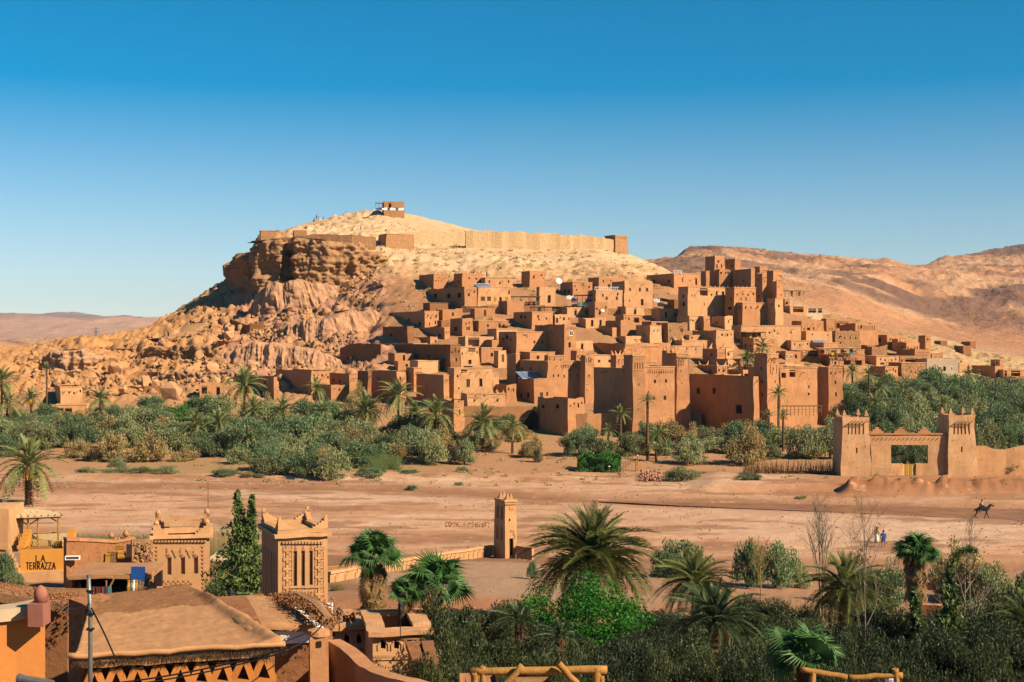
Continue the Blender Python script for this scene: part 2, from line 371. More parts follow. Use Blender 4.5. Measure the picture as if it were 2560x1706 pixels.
def relief(px, Y, Z0):
    """fine relief added on the smooth table; also used to stand things on the ground"""
    X = (px-CX)/F*Y; py = CY+(ZC-Z0)*F/Y; z = np.zeros(np.shape(Y))
    # river channel and banks
    c = chan(px); wdt = np.interp(px, [0, 1300, 1900, 2600], [2.0, 3.0, 5.5, 7.5])
    z = z-.45*np.exp(-((Y-c)/wdt)**4)*(np.abs(Y-c) < 30)
    m = (Y > 140) & (Y < 236); z = z+m*((fbm(X*.12, Y*.12, 4, 3)-.5)*.25+(fbm(X*.9, Y*.9, 2, 5)-.5)*.08)
    # bank mounds near the gate
    mb = sst(2090, 2130, px)*np.exp(-((Y-206.5)/2.6)**2)*(.9+.9*fbm(X*.25, Y*.1, 2, 8)); z = z+mb*(.9*(fbm(X*1.0, Y*1.0, 3, 12)-.5)+1.3)*(1-.35*np.exp(-((px-2335)/12.0)**2))
    z = z+.9*sst(206, 211, Y)*sst(1700, 1800, px)*(1-sst(228, 236, Y))
    z = z+(.5*sst(222, 226, Y)*(1-sst(1350, 1500, px)))*(1-sst(228, 236, Y))
    # hill relief
    h = sst(300, 345, Y)*(1-sst(600, 700, Y)); vil = sst(930, 1000, px)*(1-sst(2250, 2400, px))*(1-sst(405, 450, Y))
    hh = h*(1-.75*vil)
    lf = 1-sst(930, 1010, px); z = z+hh*((fbm(X*.06, Y*.06, 5, 20)-.5)*4.5+(ridge(X*.22, Y*.22, 3, 30)-.6)*(1.5+2.8*lf)+(ridge(X*.7+Y*.2, Y*.6, 2, 31)-.6)*(.3+.7*lf)+(fbm(X*1.1, Y*1.1, 2, 33)-.5)*.9+(ridge(X*1.3, Y*1.1, 2, 35)-.6)*1.1*lf)
    lg = h*sst(900, 1000, px)*sst(400, 415, Y)*(1-sst(500, 530, Y)); z = z+lg*.8*np.abs(np.sin(Z0*.9+fbm(X*.05, Y*.05, 3, 36)*9))*sst(.45, .6, fbm(X*.04, Y*.08, 3, 37))
    top = sst(455, 480, Y)*h*sst(700, 960, px); z = z-top*((fbm(X*.06, Y*.06, 5, 20)-.5)*3.6+(ridge(X*.22, Y*.22, 3, 30)-.6)*1.4+(fbm(X*1.1, Y*1.1, 2, 33)-.5)*.6)
    # gullies in the pink clay
    g = np.exp(-((px-780)/175.0)**4)*sst(695, 725, py)*(1-sst(900, 935, py))*h
    u = (X*.75+(Y)*.62); z = z-g*(1-ridge(u*.15, X*.02, 4, 41))*9
    # terraces in the lower left
    t = (1-sst(520, 700, px))*sst(330, 350, Y)*(1-sst(440, 455, Y)); z = z+t*1.1*np.sin(Z0*1.1+fbm(X*.05, Y*.05, 2, 50)*6)
    # near ground
    n = 1-sst(138, 146, Y); z = z+n*((fbm(X*.2, Y*.2, 4, 60)-.5)*.5+(fbm(X*1.5, Y*1.5, 2, 61)-.5)*.12)
    # far hills
    f = sst(800, 1100, Y)*(1-sst(3200, 4200, Y)); z = z+f*((ridge(X*.006, Y*.004, 5, 70)-.55)*30*(1-.8*sst(1700,2000,Y))+(ridge(X*.022, Y*.016, 4, 75)-.6)*15*(1-.7*sst(1700,2000,Y))+(ridge(X*.08, Y*.05, 4, 77)-.6)*9)*np.clip((Y-600)/1500, .25, 1)
    rl = sst(1500, 1600, px); f2 = sst(3500, 4500, Y)*(1-rl); z = z+f2*((ridge(X*.0012, Y*.0012, 5, 80)-.6)*60+(ridge(X*.004, Y*.002, 4, 82)-.6)*30)
    return z
def gz(px, Y):
    Z0 = zt(px, Y); return float(Z0+relief(np.float64(px), np.float64(Y), Z0))
def G(px, Y):
    return Vector(((px-CX)/F*Y, Y, gz(px, Y)))
def L3(*c): return np.array(c, float)
def mixc(a, b, t): return a*(1-t[..., None])+b*t[..., None]
def ground_color(px, Y, Z):
    X = (px-CX)/F*Y; py = CY+(ZC-Z)*F/Y
    n1 = fbm(X*.05, Y*.05, 4, 100); n2 = fbm(X*.35, Y*.35, 3, 110)
    tan = L3(.78,.53,.31); och = L3(.62,.32,.15); pink = L3(.56,.27,.165); mauve = L3(.46,.25,.185); red = L3(.42,.17,.075); dk = L3(.34,.17,.085)
    base = np.broadcast_to(och, px.shape+(3,)).copy()
    base = mixc(base, tan, sst(700, 620, py)*sst(400, 480, Y)*np.ones_like(px)) if False else base
    base = mixc(base, tan, (1-sst(650, 730, py))*sst(690, 760, px)*(1-sst(2000, 2100, px)))
    base = mixc(base, L3(.56,.37,.20), sst(1950, 2150, px)*(1-sst(2700, 3000, px))*sst(340, 380, Y))
    base = mixc(base, L3(.50,.38,.20), sst(2000, 2200, px)*sst(330, 380, Y)*sst(.5, .62, n1)*.8)
    base = mixc(base, L3(.44,.225,.11), sst(950, 1010, px)*(1-sst(2230, 2380, px))*sst(690, 730, py)*.8)
    pk = np.exp(-((px-770)/200.0)**6)*sst(695, 715, py+20*n2)*(1-sst(925, 950, py))*sst(330, 350, Y)
    base = mixc(base, pink, pk*.85); base = mixc(base, mauve, pk*sst(.47, .56, fbm(X*.03+Y*.03, Y*.02-X*.02, 3, 130))*.8)
    base = mixc(base, och, pk*sst(.55, .62, n1)*.8)
    base = mixc(base, L3(.62,.31,.11), (1-sst(420, 560, px))*sst(320, 350, Y)*.7)
    base = mixc(base, dk, sst(.55, .75, n2)*.35*(1-.8*(1-sst(650, 730, py))*sst(690, 760, px)))
    base = mixc(base, L3(.62,.36,.16), sst(.5, .62, fbm(X*.03, Z*.6+Y*.02, 4, 120))*.5*(1-sst(650, 730, py))*sst(625, 640, py)*sst(900, 1000, px)*(1-sst(1650, 1700, px)))
    # river bed
    rv = sst(140, 150, Y)*(1-sst(228, 240, Y)); sand = mixc(np.broadcast_to(L3(.70,.42,.255), base.shape), L3(.54,.28,.145), sst(.38, .62, fbm(X*.05, Y*.13, 5, 140)*.7+.3*fbm(X*.5, Y*.5, 3, 141)))
    sand = mixc(sand, L3(.74,.54,.39), sst(.5, .64, fbm(X*.025, Y*.1, 6, 150)*.8+.2*fbm(X*.6, Y*.6, 3, 151))*np.interp(px, [0,200,700,1400,2560], [.5,1,.6,.35,.7]))
    c = chan(px); d = np.abs(Y-c); wet = np.exp(-(d/np.interp(px, [0,1300,1900,2600], [6,6,7.5,8.5]))**2)
    sand = mixc(sand, L3(.30,.135,.065), np.clip(wet*(.6+.7*n2), 0, 1))
    w2 = np.exp(-((Y-(168+6*np.sin(X*.04)))/4.5)**2)*(1-sst(300, 620, px)); sand = mixc(sand, L3(.40,.2,.1), w2*.8)
    w3 = np.exp(-((Y-157)/3.2)**2)*sst(800, 950, px)*(1-sst(1250, 1500, px)); sand = mixc(sand, L3(.34,.16,.085), w3*.75)
    sand = mixc(sand, L3(.42,.19,.08), sst(1900, 2100, px)*sst(196, 203, Y)*.85)
    for k_, (y0_, a_, f_) in enumerate(((162, 5, .02), (178, 4, .031), (171, 7, .013))): sand = mixc(sand, L3(.80,.58,.40), np.exp(-((Y-(y0_+a_*np.sin(X*f_+k_*2)))/.45)**2)*.35)
    sand = mixc(sand, L3(.34,.17,.09), sst(.56, .62, fbm(X*.11, Y*.3, 5, 155))*.8)
    sand = mixc(sand, L3(.30,.12,.05), sst(2085, 2120, px)*np.exp(-((Y-206.5)/3.2)**4)*.8); sand = sand*(1-.16*(fbm(X*.6, Y*.6, 3, 145)-.5)*2)[..., None]; base = mixc(base, sand, rv)
    bank = sst(228, 240, Y)*(1-sst(300, 330, Y)); base = mixc(base, L3(.52,.28,.145), bank*.9); base = mixc(base, L3(.36,.27,.11), bank*sst(.5, .6, n1)*.5*(1-sst(2050, 2150, px)))
    # near garden gravel
    nr = 1-sst(136, 146, Y); gr = mixc(np.broadcast_to(L3(.43,.27,.165), base.shape), L3(.30,.14,.075), sst(.45, .6, fbm(X*.12, Y*.12, 3, 160)))
    gr = mixc(gr, L3(.42,.17,.07), (1-sst(94, 100, Y))*.8); gr = mixc(gr, L3(.40,.19,.10), sst(1550, 1750, px)*.6+(1-sst(640, 860, px))*.6)
    base = mixc(base, gr, nr)
    # far hills
    fr = sst(560, 640, Y); s1 = L3(.68,.39,.215); s2 = L3(.56,.27,.13); pv = L3(.22,.12,.085)
    fc = mixc(np.broadcast_to(s1, base.shape), s2, sst(.4, .6, fbm(X*.008, Y*.008, 3, 170)))
    fc = mixc(fc, pv, sst(.54, .60, fbm(X*.008, Y*.005, 6, 180))*.85*sst(950, 1150, Y))
    mesa = np.exp(-((px-1765)/75.0)**2)*sst(1900, 2050, Y)*(1-sst(2300, 2600, Y)); dr = sst(2030, 2100, px)*(1-sst(2280, 2380, px))*sst(1080, 1150, Y)*(1-sst(1380, 1480, Y))  # dr: ridge shadows laid into the dark rock colour
    e1 = np.exp(-((px-2560)/75.0)**2)*sst(2400, 2600, Y)
    fc = mixc(fc, pv*.85, np.clip(mesa+dr*.9*sst(.4, .5, fbm(X*.02, Y*.02, 3, 190))+e1, 0, 1))
    left = (1-sst(1300, 1500, px))*sst(3200, 4200, Y); fc = mixc(fc, L3(.60,.36,.25), left); fc = mixc(fc, L3(.30,.22,.2), (1-sst(1300, 1500, px))*sst(5400, 6200, Y))
    base = mixc(base, fc, fr)
    return base*.64
GP = np.unique(np.concatenate([np.linspace(-900, -60, 22), np.arange(-60, 2621, 5.0), np.linspace(2620, 3400, 22)]))
def sheet(name, ys, m, kind='structure', smooth=True):
    PX, YY = np.meshgrid(GP, ys, indexing='ij'); Z0 = zt(PX, YY); Z = Z0+relief(PX, YY, Z0)
    X = (PX-CX)/F*YY; V = np.stack([X, YY, Z], -1).reshape(-1, 3)
    a, b = PX.shape; idx = np.arange(a*b).reshape(a, b)
    Fc = np.stack([idx[:-1,:-1], idx[1:,:-1], idx[1:,1:], idx[:-1,1:]], -1).reshape(-1, 4)
    o = link(name, np_mesh(name, V, Fc, m, smooth, ground_color(PX, YY, Z0).reshape(-1, 3)))
    return tag(o, kind=kind)
sheet('garden_ground', np.concatenate([np.linspace(1, 60, 22), np.linspace(61, 143, 80)]), M['near'])
sheet('riverbed', np.linspace(143, 234, 110), M['river'])
sheet('hillside', np.concatenate([np.linspace(234, 330, 50), np.linspace(331, 600, 300)]), M['ground'], smooth=False)
sheet('far_hills', np.geomspace(600, 7500, 260), M['far'], smooth=False)
b = MB(); b.quad((-14000,-3000,-9), (14000,-3000,-9), (14000,16000,-9), (-14000,16000,-9)); tag(b.build('plain', M['ground']), kind='structure')
# water in the channel
px = np.linspace(1500, 3300, 120); V = []; 
for p_ in px:
    c = chan(p_); hw = np.interp(p_, [1500, 1900, 2600], [.6, 3.2, 6.2])
    for k in (-1, -.3, .3, 1): V.append(((p_-CX)/F*(c+k*hw), c+k*hw, -.30))
idx = np.arange(len(V)).reshape(-1, 4); Fc = np.stack([idx[:-1,:-1], idx[1:,:-1], idx[1:,1:], idx[:-1,1:]], -1).reshape(-1, 4)
tag(link('stream_water', np_mesh('stream_water', V, Fc, M['water'], True)), kind='structure')
# ---------------------------------------------------------------- shared pieces
def window_mesh(kind):
    """unit panel in xz from -.5...5, y 0 = outer face, goes back to y>0"""
    m = MB(); f = .1
    if kind == 'dark':
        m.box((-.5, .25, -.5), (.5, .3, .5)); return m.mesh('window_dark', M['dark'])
    if kind == 'wood':
        for x in (-.5, .5-f): m.box((x, .05, -.5), (x+f, .14, .5))
        m.box((-.5+f, .05, .5-f), (.5-f, .14, .5)); m.box((-.5+f, .05, -.5), (.5-f, .14, -.5+f)); m.box((-.03, .06, -.5+f), (.03, .13, .5-f))
        for k in range(4): m.box((-.5+f, .08, -.3+k*.2), (-.03, .12, -.26+k*.2)); m.box((.03, .08, -.3+k*.2), (.5-f, .12, -.26+k*.2))
        m.box((-.5, .16, -.5), (.5, .2, .5)); return m.mesh('window_wood', M['shutter'])
    if kind in ('yellow', 'white', 'door'):
        for x in (-.5, .5-f): m.box((x, -.02, -.5), (x+f, .14, .5))
        m.box((-.5+f, -.02, .5-f), (.5-f, .14, .5)); m.box((-.5+f, -.02, -.5), (.5-f, .14, -.5+f)); m.box((-.03, .0, -.5+f), (.03, .13, .5-f))
        if kind != 'white': m.box((-.5+f, .06, -.5+f), (.5-f, .1, .5-f))
        return m.mesh('window_'+kind, M[{'yellow': 'yellow', 'white': 'white', 'door': 'shutter'}[kind]])
WM = {k: window_mesh(k) for k in ('dark', 'wood', 'yellow', 'white', 'door')}
def merlon_mesh(kind, m_):
    m = MB()
    if kind == 'step':
        for i, (w_, h_) in enumerate(((.5, .45), (.36, .4), (.22, .4), (.1, .3))):
            z = sum((.45, .4, .4, .3)[:i]); m.box((-w_, -w_, z), (w_, w_, z+h_))
    elif kind == 'horn':
        m.add([(-.5,-.2,0),(.5,-.2,0),(.5,.2,0),(-.5,.2,0),(-.42,-.12,.5),(.1,-.12,.4),(.1,.12,.4),(-.42,.12,.5),(-.62,-.06,1.3),(-.48,-.06,1.25),(-.48,.06,1.25),(-.62,.06,1.3)],
              [(0,1,5,4),(1,2,6,5),(2,3,7,6),(3,0,4,7),(4,5,9,8),(5,6,10,9),(6,7,11,10),(7,4,8,11),(8,9,10,11)])
    elif kind == 'tooth':
        m.box((-.22, -.18, 0), (.22, .18, .35)); m.box((-.1, -.12, .35), (.1, .12, .65))
    return m.mesh('merlon_'+kind, m_)
_MC = {}
def merlon(kind, mk):
    if (kind, mk) not in _MC: _MC[(kind, mk)] = merlon_mesh(kind, M[mk])
    return _MC[(kind, mk)]
class BD: pass
ALLB = []
def building(label, xl, xm, xr, yt, yb, wins=(), sw=(), rot=27, m='mud', name='mud_house', cat='house', group=None, Y=None, depth=None,
             taper=.02, ruin=0., mer=None, mers=1.0, niches=(), copings=True, below=3.5, rough=.13, parapet=.55, beams=None, maxd=26, mind=2.5, bottom=None):
    """a flat-roofed mud building from the pixel columns of its left edge, near corner and right edge"""
    if name == 'mud_house' and ruin < .12:
        if rnd.random() < .45 and not mer: copings = False; ruin = .11
        if len(wins) < 3 and (xr-xm) > 24 and (yb-yt) > 24:
            n_ = rnd.randint(2, 4); wins = list(wins)+[(xm+(xr-xm)*(i+.5+rnd.uniform(-.2, .2))/n_, yt+rnd.uniform(.22, .42)*min(yb-yt, 45), rnd.uniform(2.6, 4.6), rnd.uniform(4, 7.5), rnd.choice(('dark', 'dark', 'w'))) for i in range(n_)]
        if len(sw) < 2 and (xm-xl) > 20 and (yb-yt) > 20: sw = list(sw)+[(xl+(xm-xl)*rnd.uniform(.2, .8), yt+rnd.uniform(.3, .5)*min(yb-yt, 40), 4, rnd.uniform(5, 8)) for i in range(rnd.randint(0, 2))]
    if beams is None: beams = rnd.choice((0, 0, 1, 2, 3)) if (name == 'mud_house' and ruin < .12) else 0
    if Y is None: Y = depth_at(xm, yb)
    r = R(rot); cr, sr = math.cos(r), math.sin(r)
    C = P(xm, yb, Y); tr = (xr-CX)/F; tl = (xl-CX)/F
    wd = (tr*C.y-C.x)/(cr-tr*sr); wd = max(wd, .8)
    if depth is None:
        k = sr+tl*cr
        depth = (C.x-tl*C.y)/k if k > .05 else maxd
        depth = min(max(depth, mind), maxd)
    ztop = zp(yt, Y); zb = C.z if bottom is None else bottom; H = ztop-zb; z0 = -below; 
    e = empty(name, (C.x, C.y, zb), r, label, cat, group)
    W, D = wd, depth
    sd_ = rnd.random()*100
    def dsp(x, y, z):
        t = taper*max(z, 0)
        x2 = x+(W/2-x)/(W/2)*t*.5*min(W, 8)/4 if W > 0 else x; y2 = y+(D/2-y)/(D/2)*t*.5*min(D, 8)/4
        nx = (vn(x*.5+sd_, z*.5+y*.37)-.5)*2*rough; ny = (vn(x*.45+sd_+50, z*.5+y*.3)-.5)*2*rough
        return Vector((x2+nx, y2+ny, z))
    mb = MB()
    def uv_front(zx, zy):
        tx = (zx-CX)/F; u = (tx*C.y-C.x)/(cr-tx*sr); Yp = C.y+u*sr; return u, zp(zy, Yp)-zb
    def uv_left(zx, zy):
        tx = (zx-CX)/F; k = sr+tx*cr; k = k if abs(k) > .02 else .02; v = (C.x-tx*C.y)/k; Yp = C.y+v*cr; return v, zp(zy, Yp)-zb
    pieces = []
    def holes(lst, uvf, L, side):
        out = []
        for wdw in lst:
            zx, zy, ww, hh = wdw[:4]; kind = wdw[4] if len(wdw) > 4 else 'dark'
            u0, v0 = uvf(zx-ww/2, zy+hh/2); u1, v1 = uvf(zx+ww/2, zy-hh/2)
            if u0 > u1: u0, u1 = u1, u0
            u0 = max(u0, .25); u1 = min(u1, L-.25); v1 = min(v1, H-.25)
            if u1-u0 < .12 or v1-v0 < .12: continue
            if any(u0 < o[1]+.05 and u1 > o[0]-.05 and v0 < o[3]+.05 and v1 > o[2]-.05 for o in out): continue
            out.append((u0, u1, v0, v1, kind))
        return out
    hf = holes(list(wins)+list(niches), uv_front, W, 0); hl = holes(sw, uv_left, D, 1)
    def facade(L, to3, hs, Hh):
        us = {0., L}; vs = {z0, Hh, 0.}
        n = max(1, int(L/1.6)); us |= {L*i/n for i in range(n+1)}; n = max(1, int(Hh/1.8)); vs |= {Hh*i/n for i in range(n+1)}
        for h in hs: us |= {h[0], h[1]}; vs |= {h[2], h[3]}
        us = sorted(us); vs = sorted(vs)
        us = [u for i, u in enumerate(us) if i == 0 or u-us[i-1] > 1e-4]; vs = [v for i, v in enumerate(vs) if i == 0 or v-vs[i-1] > 1e-4]
        top = {}
        for i, u in enumerate(us):
            top[i] = (vn(u*1.1+sd_, 3.3)-.5)*2*(.06+ruin)+(fbm(u*.35+sd_, 9., 2)-.5)*2*ruin
        base = len(mb.v)
        for j, v in enumerate(vs):
            for i, u in enumerate(us):
                z = v+(top[i] if j == len(vs)-1 else 0); p = to3(u, 0, z); mb.v.append(tuple(p))
        nu = len(us)
        for j in range(len(vs)-1):
            for i in range(len(us)-1):
                uc = (us[i]+us[i+1])/2; vc = (vs[j]+vs[j+1])/2
                if any(h[0] < uc < h[1] and h[2] < vc < h[3] for h in hs): continue
                mb.f.append((base+j*nu+i, base+j*nu+i+1, base+(j+1)*nu+i+1, base+(j+1)*nu+i))
        for (u0, u1, v0, v1, kind) in hs:
            dp = {'n': .22, 'o': 1.6}.get(kind, .3)
            a = [to3(u0,0,v0), to3(u1,0,v0), to3(u1,0,v1), to3(u0,0,v1)]; c = [to3(u0,dp,v0), to3(u1,dp,v0), to3(u1,dp,v1), to3(u0,dp,v1)]
            for k in range(4):
                k2 = (k+1) % 4; mb.quad(a[k], a[k2], c[k2], c[k])
            if kind in ('n', 'o'): mb.quad(*c)
        return us, top
    T = .32
    usf, topf = facade(W, lambda u, o, z: dsp(u, o, z), hf, H)
    # the left wall: u runs back from the corner
    facade(D, lambda u, o, z: dsp(o, u, z), hl, H)
    for (a, b_) in (((W, 0), (W, D)), ((W, D), (0, D))):
        n = max(1, int(max(abs(a[0]-b_[0]), abs(a[1]-b_[1]))/2)); nz = 3
        base = len(mb.v)
        for j in range(nz+1):
            z = z0+(H-z0)*j/nz
            for i in range(n+1):
                t = i/n; mb.v.append(tuple(dsp(a[0]+(b_[0]-a[0])*t, a[1]+(b_[1]-a[1])*t, z)))
        for j in range(nz):
            for i in range(n): mb.f.append((base+j*(n+1)+i, base+j*(n+1)+i+1, base+(j+1)*(n+1)+i+1, base+(j+1)*(n+1)+i))
    if ruin > .25:    # thick open-topped walls
        t_ = .6
        mb.box((t_, t_, z0), (W-t_, D-t_, H*.55))
    wall = mb.build('wall', M[m], e)
    if ruin <= .25:
        rf = MB(); rf.box((.12+taper*H*.4, .12+taper*H*.4, H-parapet-.25), (W-.12-taper*H*.4, D-.12-taper*H*.4, H-parapet)); rf.build('roof', M['roof_mud'], e)
    if copings and ruin < .12:
        cp = MB(); o = .09; cz = H-.06; n = max(2, int(W/1.5)); hh = .2
        def run(p0, p1, nn):
            vs = []
            for i in range(nn+1):
                t = i/nn; x = p0[0]+(p1[0]-p0[0])*t; y = p0[1]+(p1[1]-p0[1])*t
                q = dsp(x, y, H); dx = (1 if x > W/2 else -1); dy = (1 if y > D/2 else -1)
                jz = (vn(x*2+sd_, y*2)-.5)*.1
                if abs(p1[0]-p0[0]) > abs(p1[1]-p0[1]): io = (0, -dy*T); oo = (0, dy*o)
                else: io = (-dx*T, 0); oo = (dx*o, 0)
                if i in (0, nn):
                    if io[0] == 0: oo = (dx*o if x in (0, W) else 0, oo[1])
                vs.append([(q.x+oo[0], q.y+oo[1], cz+jz), (q.x+io[0], q.y+io[1], cz+jz), (q.x+io[0], q.y+io[1], cz+hh+jz), (q.x+oo[0], q.y+oo[1], cz+hh+jz)])
            for i in range(nn):
                A, Bq = vs[i], vs[i+1]; base = len(cp.v); cp.v += A+Bq
                for k in range(4): k2 = (k+1) % 4; cp.f.append((base+k, base+k2, base+4+k2, base+4+k))
            base = len(cp.v); cp.v += vs[0]; cp.f.append((base, base+1, base+2, base+3)); base = len(cp.v); cp.v += vs[-1]; cp.f.append((base, base+1, base+2, base+3))
        run((0, 0), (W, 0), n); run((0, T), (0, D), max(2, int(D/1.5))); run((W, T), (W, D), 2); run((W-T, D), (T, D), 2)
        cp.build('parapet', M['mud_tan' if m in ('mud', 'mud_tan', 'stone') else m], e)
    for hs_, side in ((hf, 0), (hl, 1)):
        for (u0, u1, v0, v1, kind) in hs_:
            if kind in ('n', 'o'): continue
            c = dsp((u0+u1)/2, 0, (v0+v1)/2) if side == 0 else dsp(0, (u0+u1)/2, (v0+v1)/2)
            isdoor = (v1-v0) > 1.6*(u1-u0) and (v1-v0) > 1.6
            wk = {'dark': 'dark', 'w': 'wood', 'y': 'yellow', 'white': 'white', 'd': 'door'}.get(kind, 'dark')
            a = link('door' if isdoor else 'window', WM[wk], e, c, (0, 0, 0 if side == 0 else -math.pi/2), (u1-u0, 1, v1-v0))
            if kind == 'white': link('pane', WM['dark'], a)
    if mer:
        for (x, y, rz) in ((.45, .45, 0), (W-.45, .45, math.pi/2 if mer == 'horn' else 0), (W-.45, D-.45, math.pi), (.45, D-.45, -math.pi/2)):
            q = dsp(x, y, H); o_ = link('merlon', merlon(mer, m), e, (q.x, q.y, H+.1), (0, 0, math.pi if (mer == 'horn' and x > W/2) else 0), (mers,)*3)
        if mer == 'tooth':
            for i in range(1, int(W/1.4)):
                q = dsp(i*W/int(W/1.4), .3, H); link('merlon', merlon(mer, m), e, (q.x, q.y, H+.1), None, (mers,)*3)
    if beams:
        for k in range(beams):
            u = W*(k+.7+.2*rnd.random())/(beams+.4); q = dsp(u, 0, H-.9)
            t = MB(); t.tube([(0, .1, 0), (.05, -.9, -.05)], .06, 4); t.build('rain_spout', M['wood'], e, q)
    bd = BD(); bd.e = e; bd.W, bd.D, bd.H, bd.Y, bd.zb, bd.dsp, bd.uvf, bd.rot = W, D, H, Y, zb, dsp, uv_front, r
    ALLB.append(bd); return bd
def conv(x0, y0, s):
    fx = lambda x: x0+x/s; fy = lambda y: y0+y/s
    def bb(label, xl, xm, xr, yt, yb, wins=(), sw=(), niches=(), **k):
        cw = lambda L: [(fx(a[0]), fy(a[1]), a[2]/s, a[3]/s)+tuple(a[4:]) for a in L]
        return building(label, fx(xl), fx(xm), fx(xr), fy(yt), fy(yb), cw(wins), cw(sw), niches=cw(niches), **k)
    bb.fx = fx; bb.fy = fy; return bb
A = conv(950, 600, 3.92)
G1 = None
A('square two-toned mud house at the upper left of the village, below the pale hilltop', 380, 525, 675, 338, 500, [(545,400,9,12),(570,403,9,12),(600,405,9,12)], mer='tooth')
A('plain windowless mud block with corner teeth, second at the upper left of the village', 720, 805, 1015, 330, 500, mer='tooth')
A('long mud house whose shaded side has three dark windows, under the upper left block', 413, 827, 952, 458, 700, [(870,538,25,30,'w')], [(540,550,34,48),(670,550,36,46),(775,545,36,50),(475,650,26,30),(565,645,26,26)])
A('smooth guest house with solar panels on its roof above the terrace railing', 890, 960, 1290, 462, 655, [(1005,578,40,42,'w'),(1068,578,40,42,'w'),(1127,585,24,42,'y'),(1243,580,26,44,'y'),(1185,600,24,78),(1268,515,14,38)], m='mud_tan', rot=22)
A('plain square mud tower standing alone above the other upper houses', 1385, 1467, 1620, 308, 480, [(1600,378,9,18)])
A('low mud outbuilding with a flat roof between two upper towers', 1015, 1030, 1300, 372, 500, m='mud_tan', depth=6, rot=15)
A('low ruined room to the right of the terrace with a dark doorway', 1540, 1560, 1722, 465, 650, [(1660,580,28,74)], m='mud_tan', ruin=.2, rot=20)
A('small mud house with a satellite dish at its left corner', 1765, 1890, 2085, 415, 560, [(1990,440,26,26,'w'),(1925,490,10,18)], [(1815,505,20,30),(1850,505,20,30)])
A('terraced mud house fronting the row below the upper railing with three shaded windows', 90, 437, 578, 702, 870, [(485,825,10,26),(545,810,14,34)], [(155,800,26,44),(280,795,22,44),(385,825,28,34)])
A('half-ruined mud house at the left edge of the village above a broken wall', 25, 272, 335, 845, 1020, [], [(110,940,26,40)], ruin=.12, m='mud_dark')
A('low mud house with a pale roof edge and three small shaded windows', 300, 632, 690, 862, 985, [], [(385,930,26,26),(485,930,24,24),(585,938,26,24)])
A('mud house with one window on each face beside the eroded bank', 685, 805, 912, 768, 955, [(875,868,14,34),(855,868,12,28)], [(740,873,26,42)])
A('small flat mud room wedged behind the house by the eroded bank', 560, 600, 700, 788, 880, m='mud_dark')
A('mud house with two arched windows on its shaded side', 1305, 1490, 1700, 708, 880, [(1550,752,18,26),(1655,835,8,16)], [(1380,750,26,46),(1420,750,24,42)])
A('mud house whose front carries a white-framed window above a balcony', 1512, 1806, 1925, 828, 1190, [(1875,915,36,50,'white'),(1860,1030,24,50),(1842,965,10,12),(1943,965,12,20)], [(1570,860,20,30),(1700,905,60,40,'n')])
A('flat terrace house with a rail behind the arched-window house', 1690, 1712, 1865, 728, 850, [(1733,790,22,48)], m='mud_tan', depth=7)
A('slim square mud block with two round holes near its top', 2040, 2105, 2236, 612, 790, [(2150,690,12,14),(2200,692,16,16)])
A('tall mud house with a sunken roof terrace in the village centre', 1160, 1336, 1662, 905, 1150, [(1517,1002,18,28,'w'),(1595,1003,16,30),(1605,1108,18,24),(1420,945,50,38,'n')], [(1240,950,30,40)])
A('narrow roofed mud room left of the terrace house with a pale opening', 0, 330, 466, 1018, 1110, [(432,1053,10,22)], [(100,1060,20,20)])
A('broken-walled mud room with a jagged top above the narrow room', 125, 490, 570, 952, 1030, [(548,1000,20,30)], ruin=.15)
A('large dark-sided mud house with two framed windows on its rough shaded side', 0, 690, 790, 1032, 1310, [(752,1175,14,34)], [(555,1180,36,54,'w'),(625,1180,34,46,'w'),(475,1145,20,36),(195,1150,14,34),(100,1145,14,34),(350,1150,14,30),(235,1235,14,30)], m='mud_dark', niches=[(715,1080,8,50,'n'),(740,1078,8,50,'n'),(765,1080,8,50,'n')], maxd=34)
A('pale mud house with a small dark window beside the large dark-sided house', 780, 792, 975, 1052, 1270, [(883,1197,32,42),(905,1070,76,50,'o')], m='mud_tan', depth=8)
A('roofless mud ruin with a great black opening in its front', 820, 838, 1115, 945, 1110, [(920,1003,114,88,'o')], m='mud_tan', ruin=.2, depth=7, rot=18)
A('thin ruined mud wall room with a broken top left of the tall terrace house', 1080, 1100, 1165, 975, 1120, ruin=.45, depth=6)
A('tall pale front house with a louvred window and a roof recess at the village foot', 652, 725, 1112, 1262, 1620, [(865,1405,34,80,'w'),(990,1398,30,78),(760,1335,14,28),(775,1455,12,20),(825,1283,62,36,'o'),(1035,1520,24,30),(932,1525,12,24)], m='mud_tan', rot=22, beams=4)
A('slim mud turret with three slots stuck to the right of the louvred-window house', 1100, 1112, 1168, 1300, 1560, niches=[(1124,1330,6,26,'n'),(1140,1330,6,26,'n'),(1156,1330,6,26,'n')], depth=6, m='mud_tan')
A('weathered mud stub house with one window left of the arched-window tower', 0, 160, 252, 1292, 1500, [(195,1357,14,32)], m='mud_dark')
A('worn mud tower with an arched side window near the village foot', 252, 330, 416, 1258, 1500, [(395,1340,18,60)], taper=.04)
A('broad decorated fort house with a row of hooks and small square windows', 1335, 1640, 1972, 1192, 1600, [(1703,1332,12,26),(1750,1330,12,26),(1808,1337,12,26),(1875,1335,12,26),(1943,1330,12,24),(1907,1463,28,46,'y'),(1860,1335,0,0)], [(1390,1260,16,24),(1470,1260,16,24)], niches=[(1780+k*22,1238,7,36,'n') for k in range(8)], rot=20)
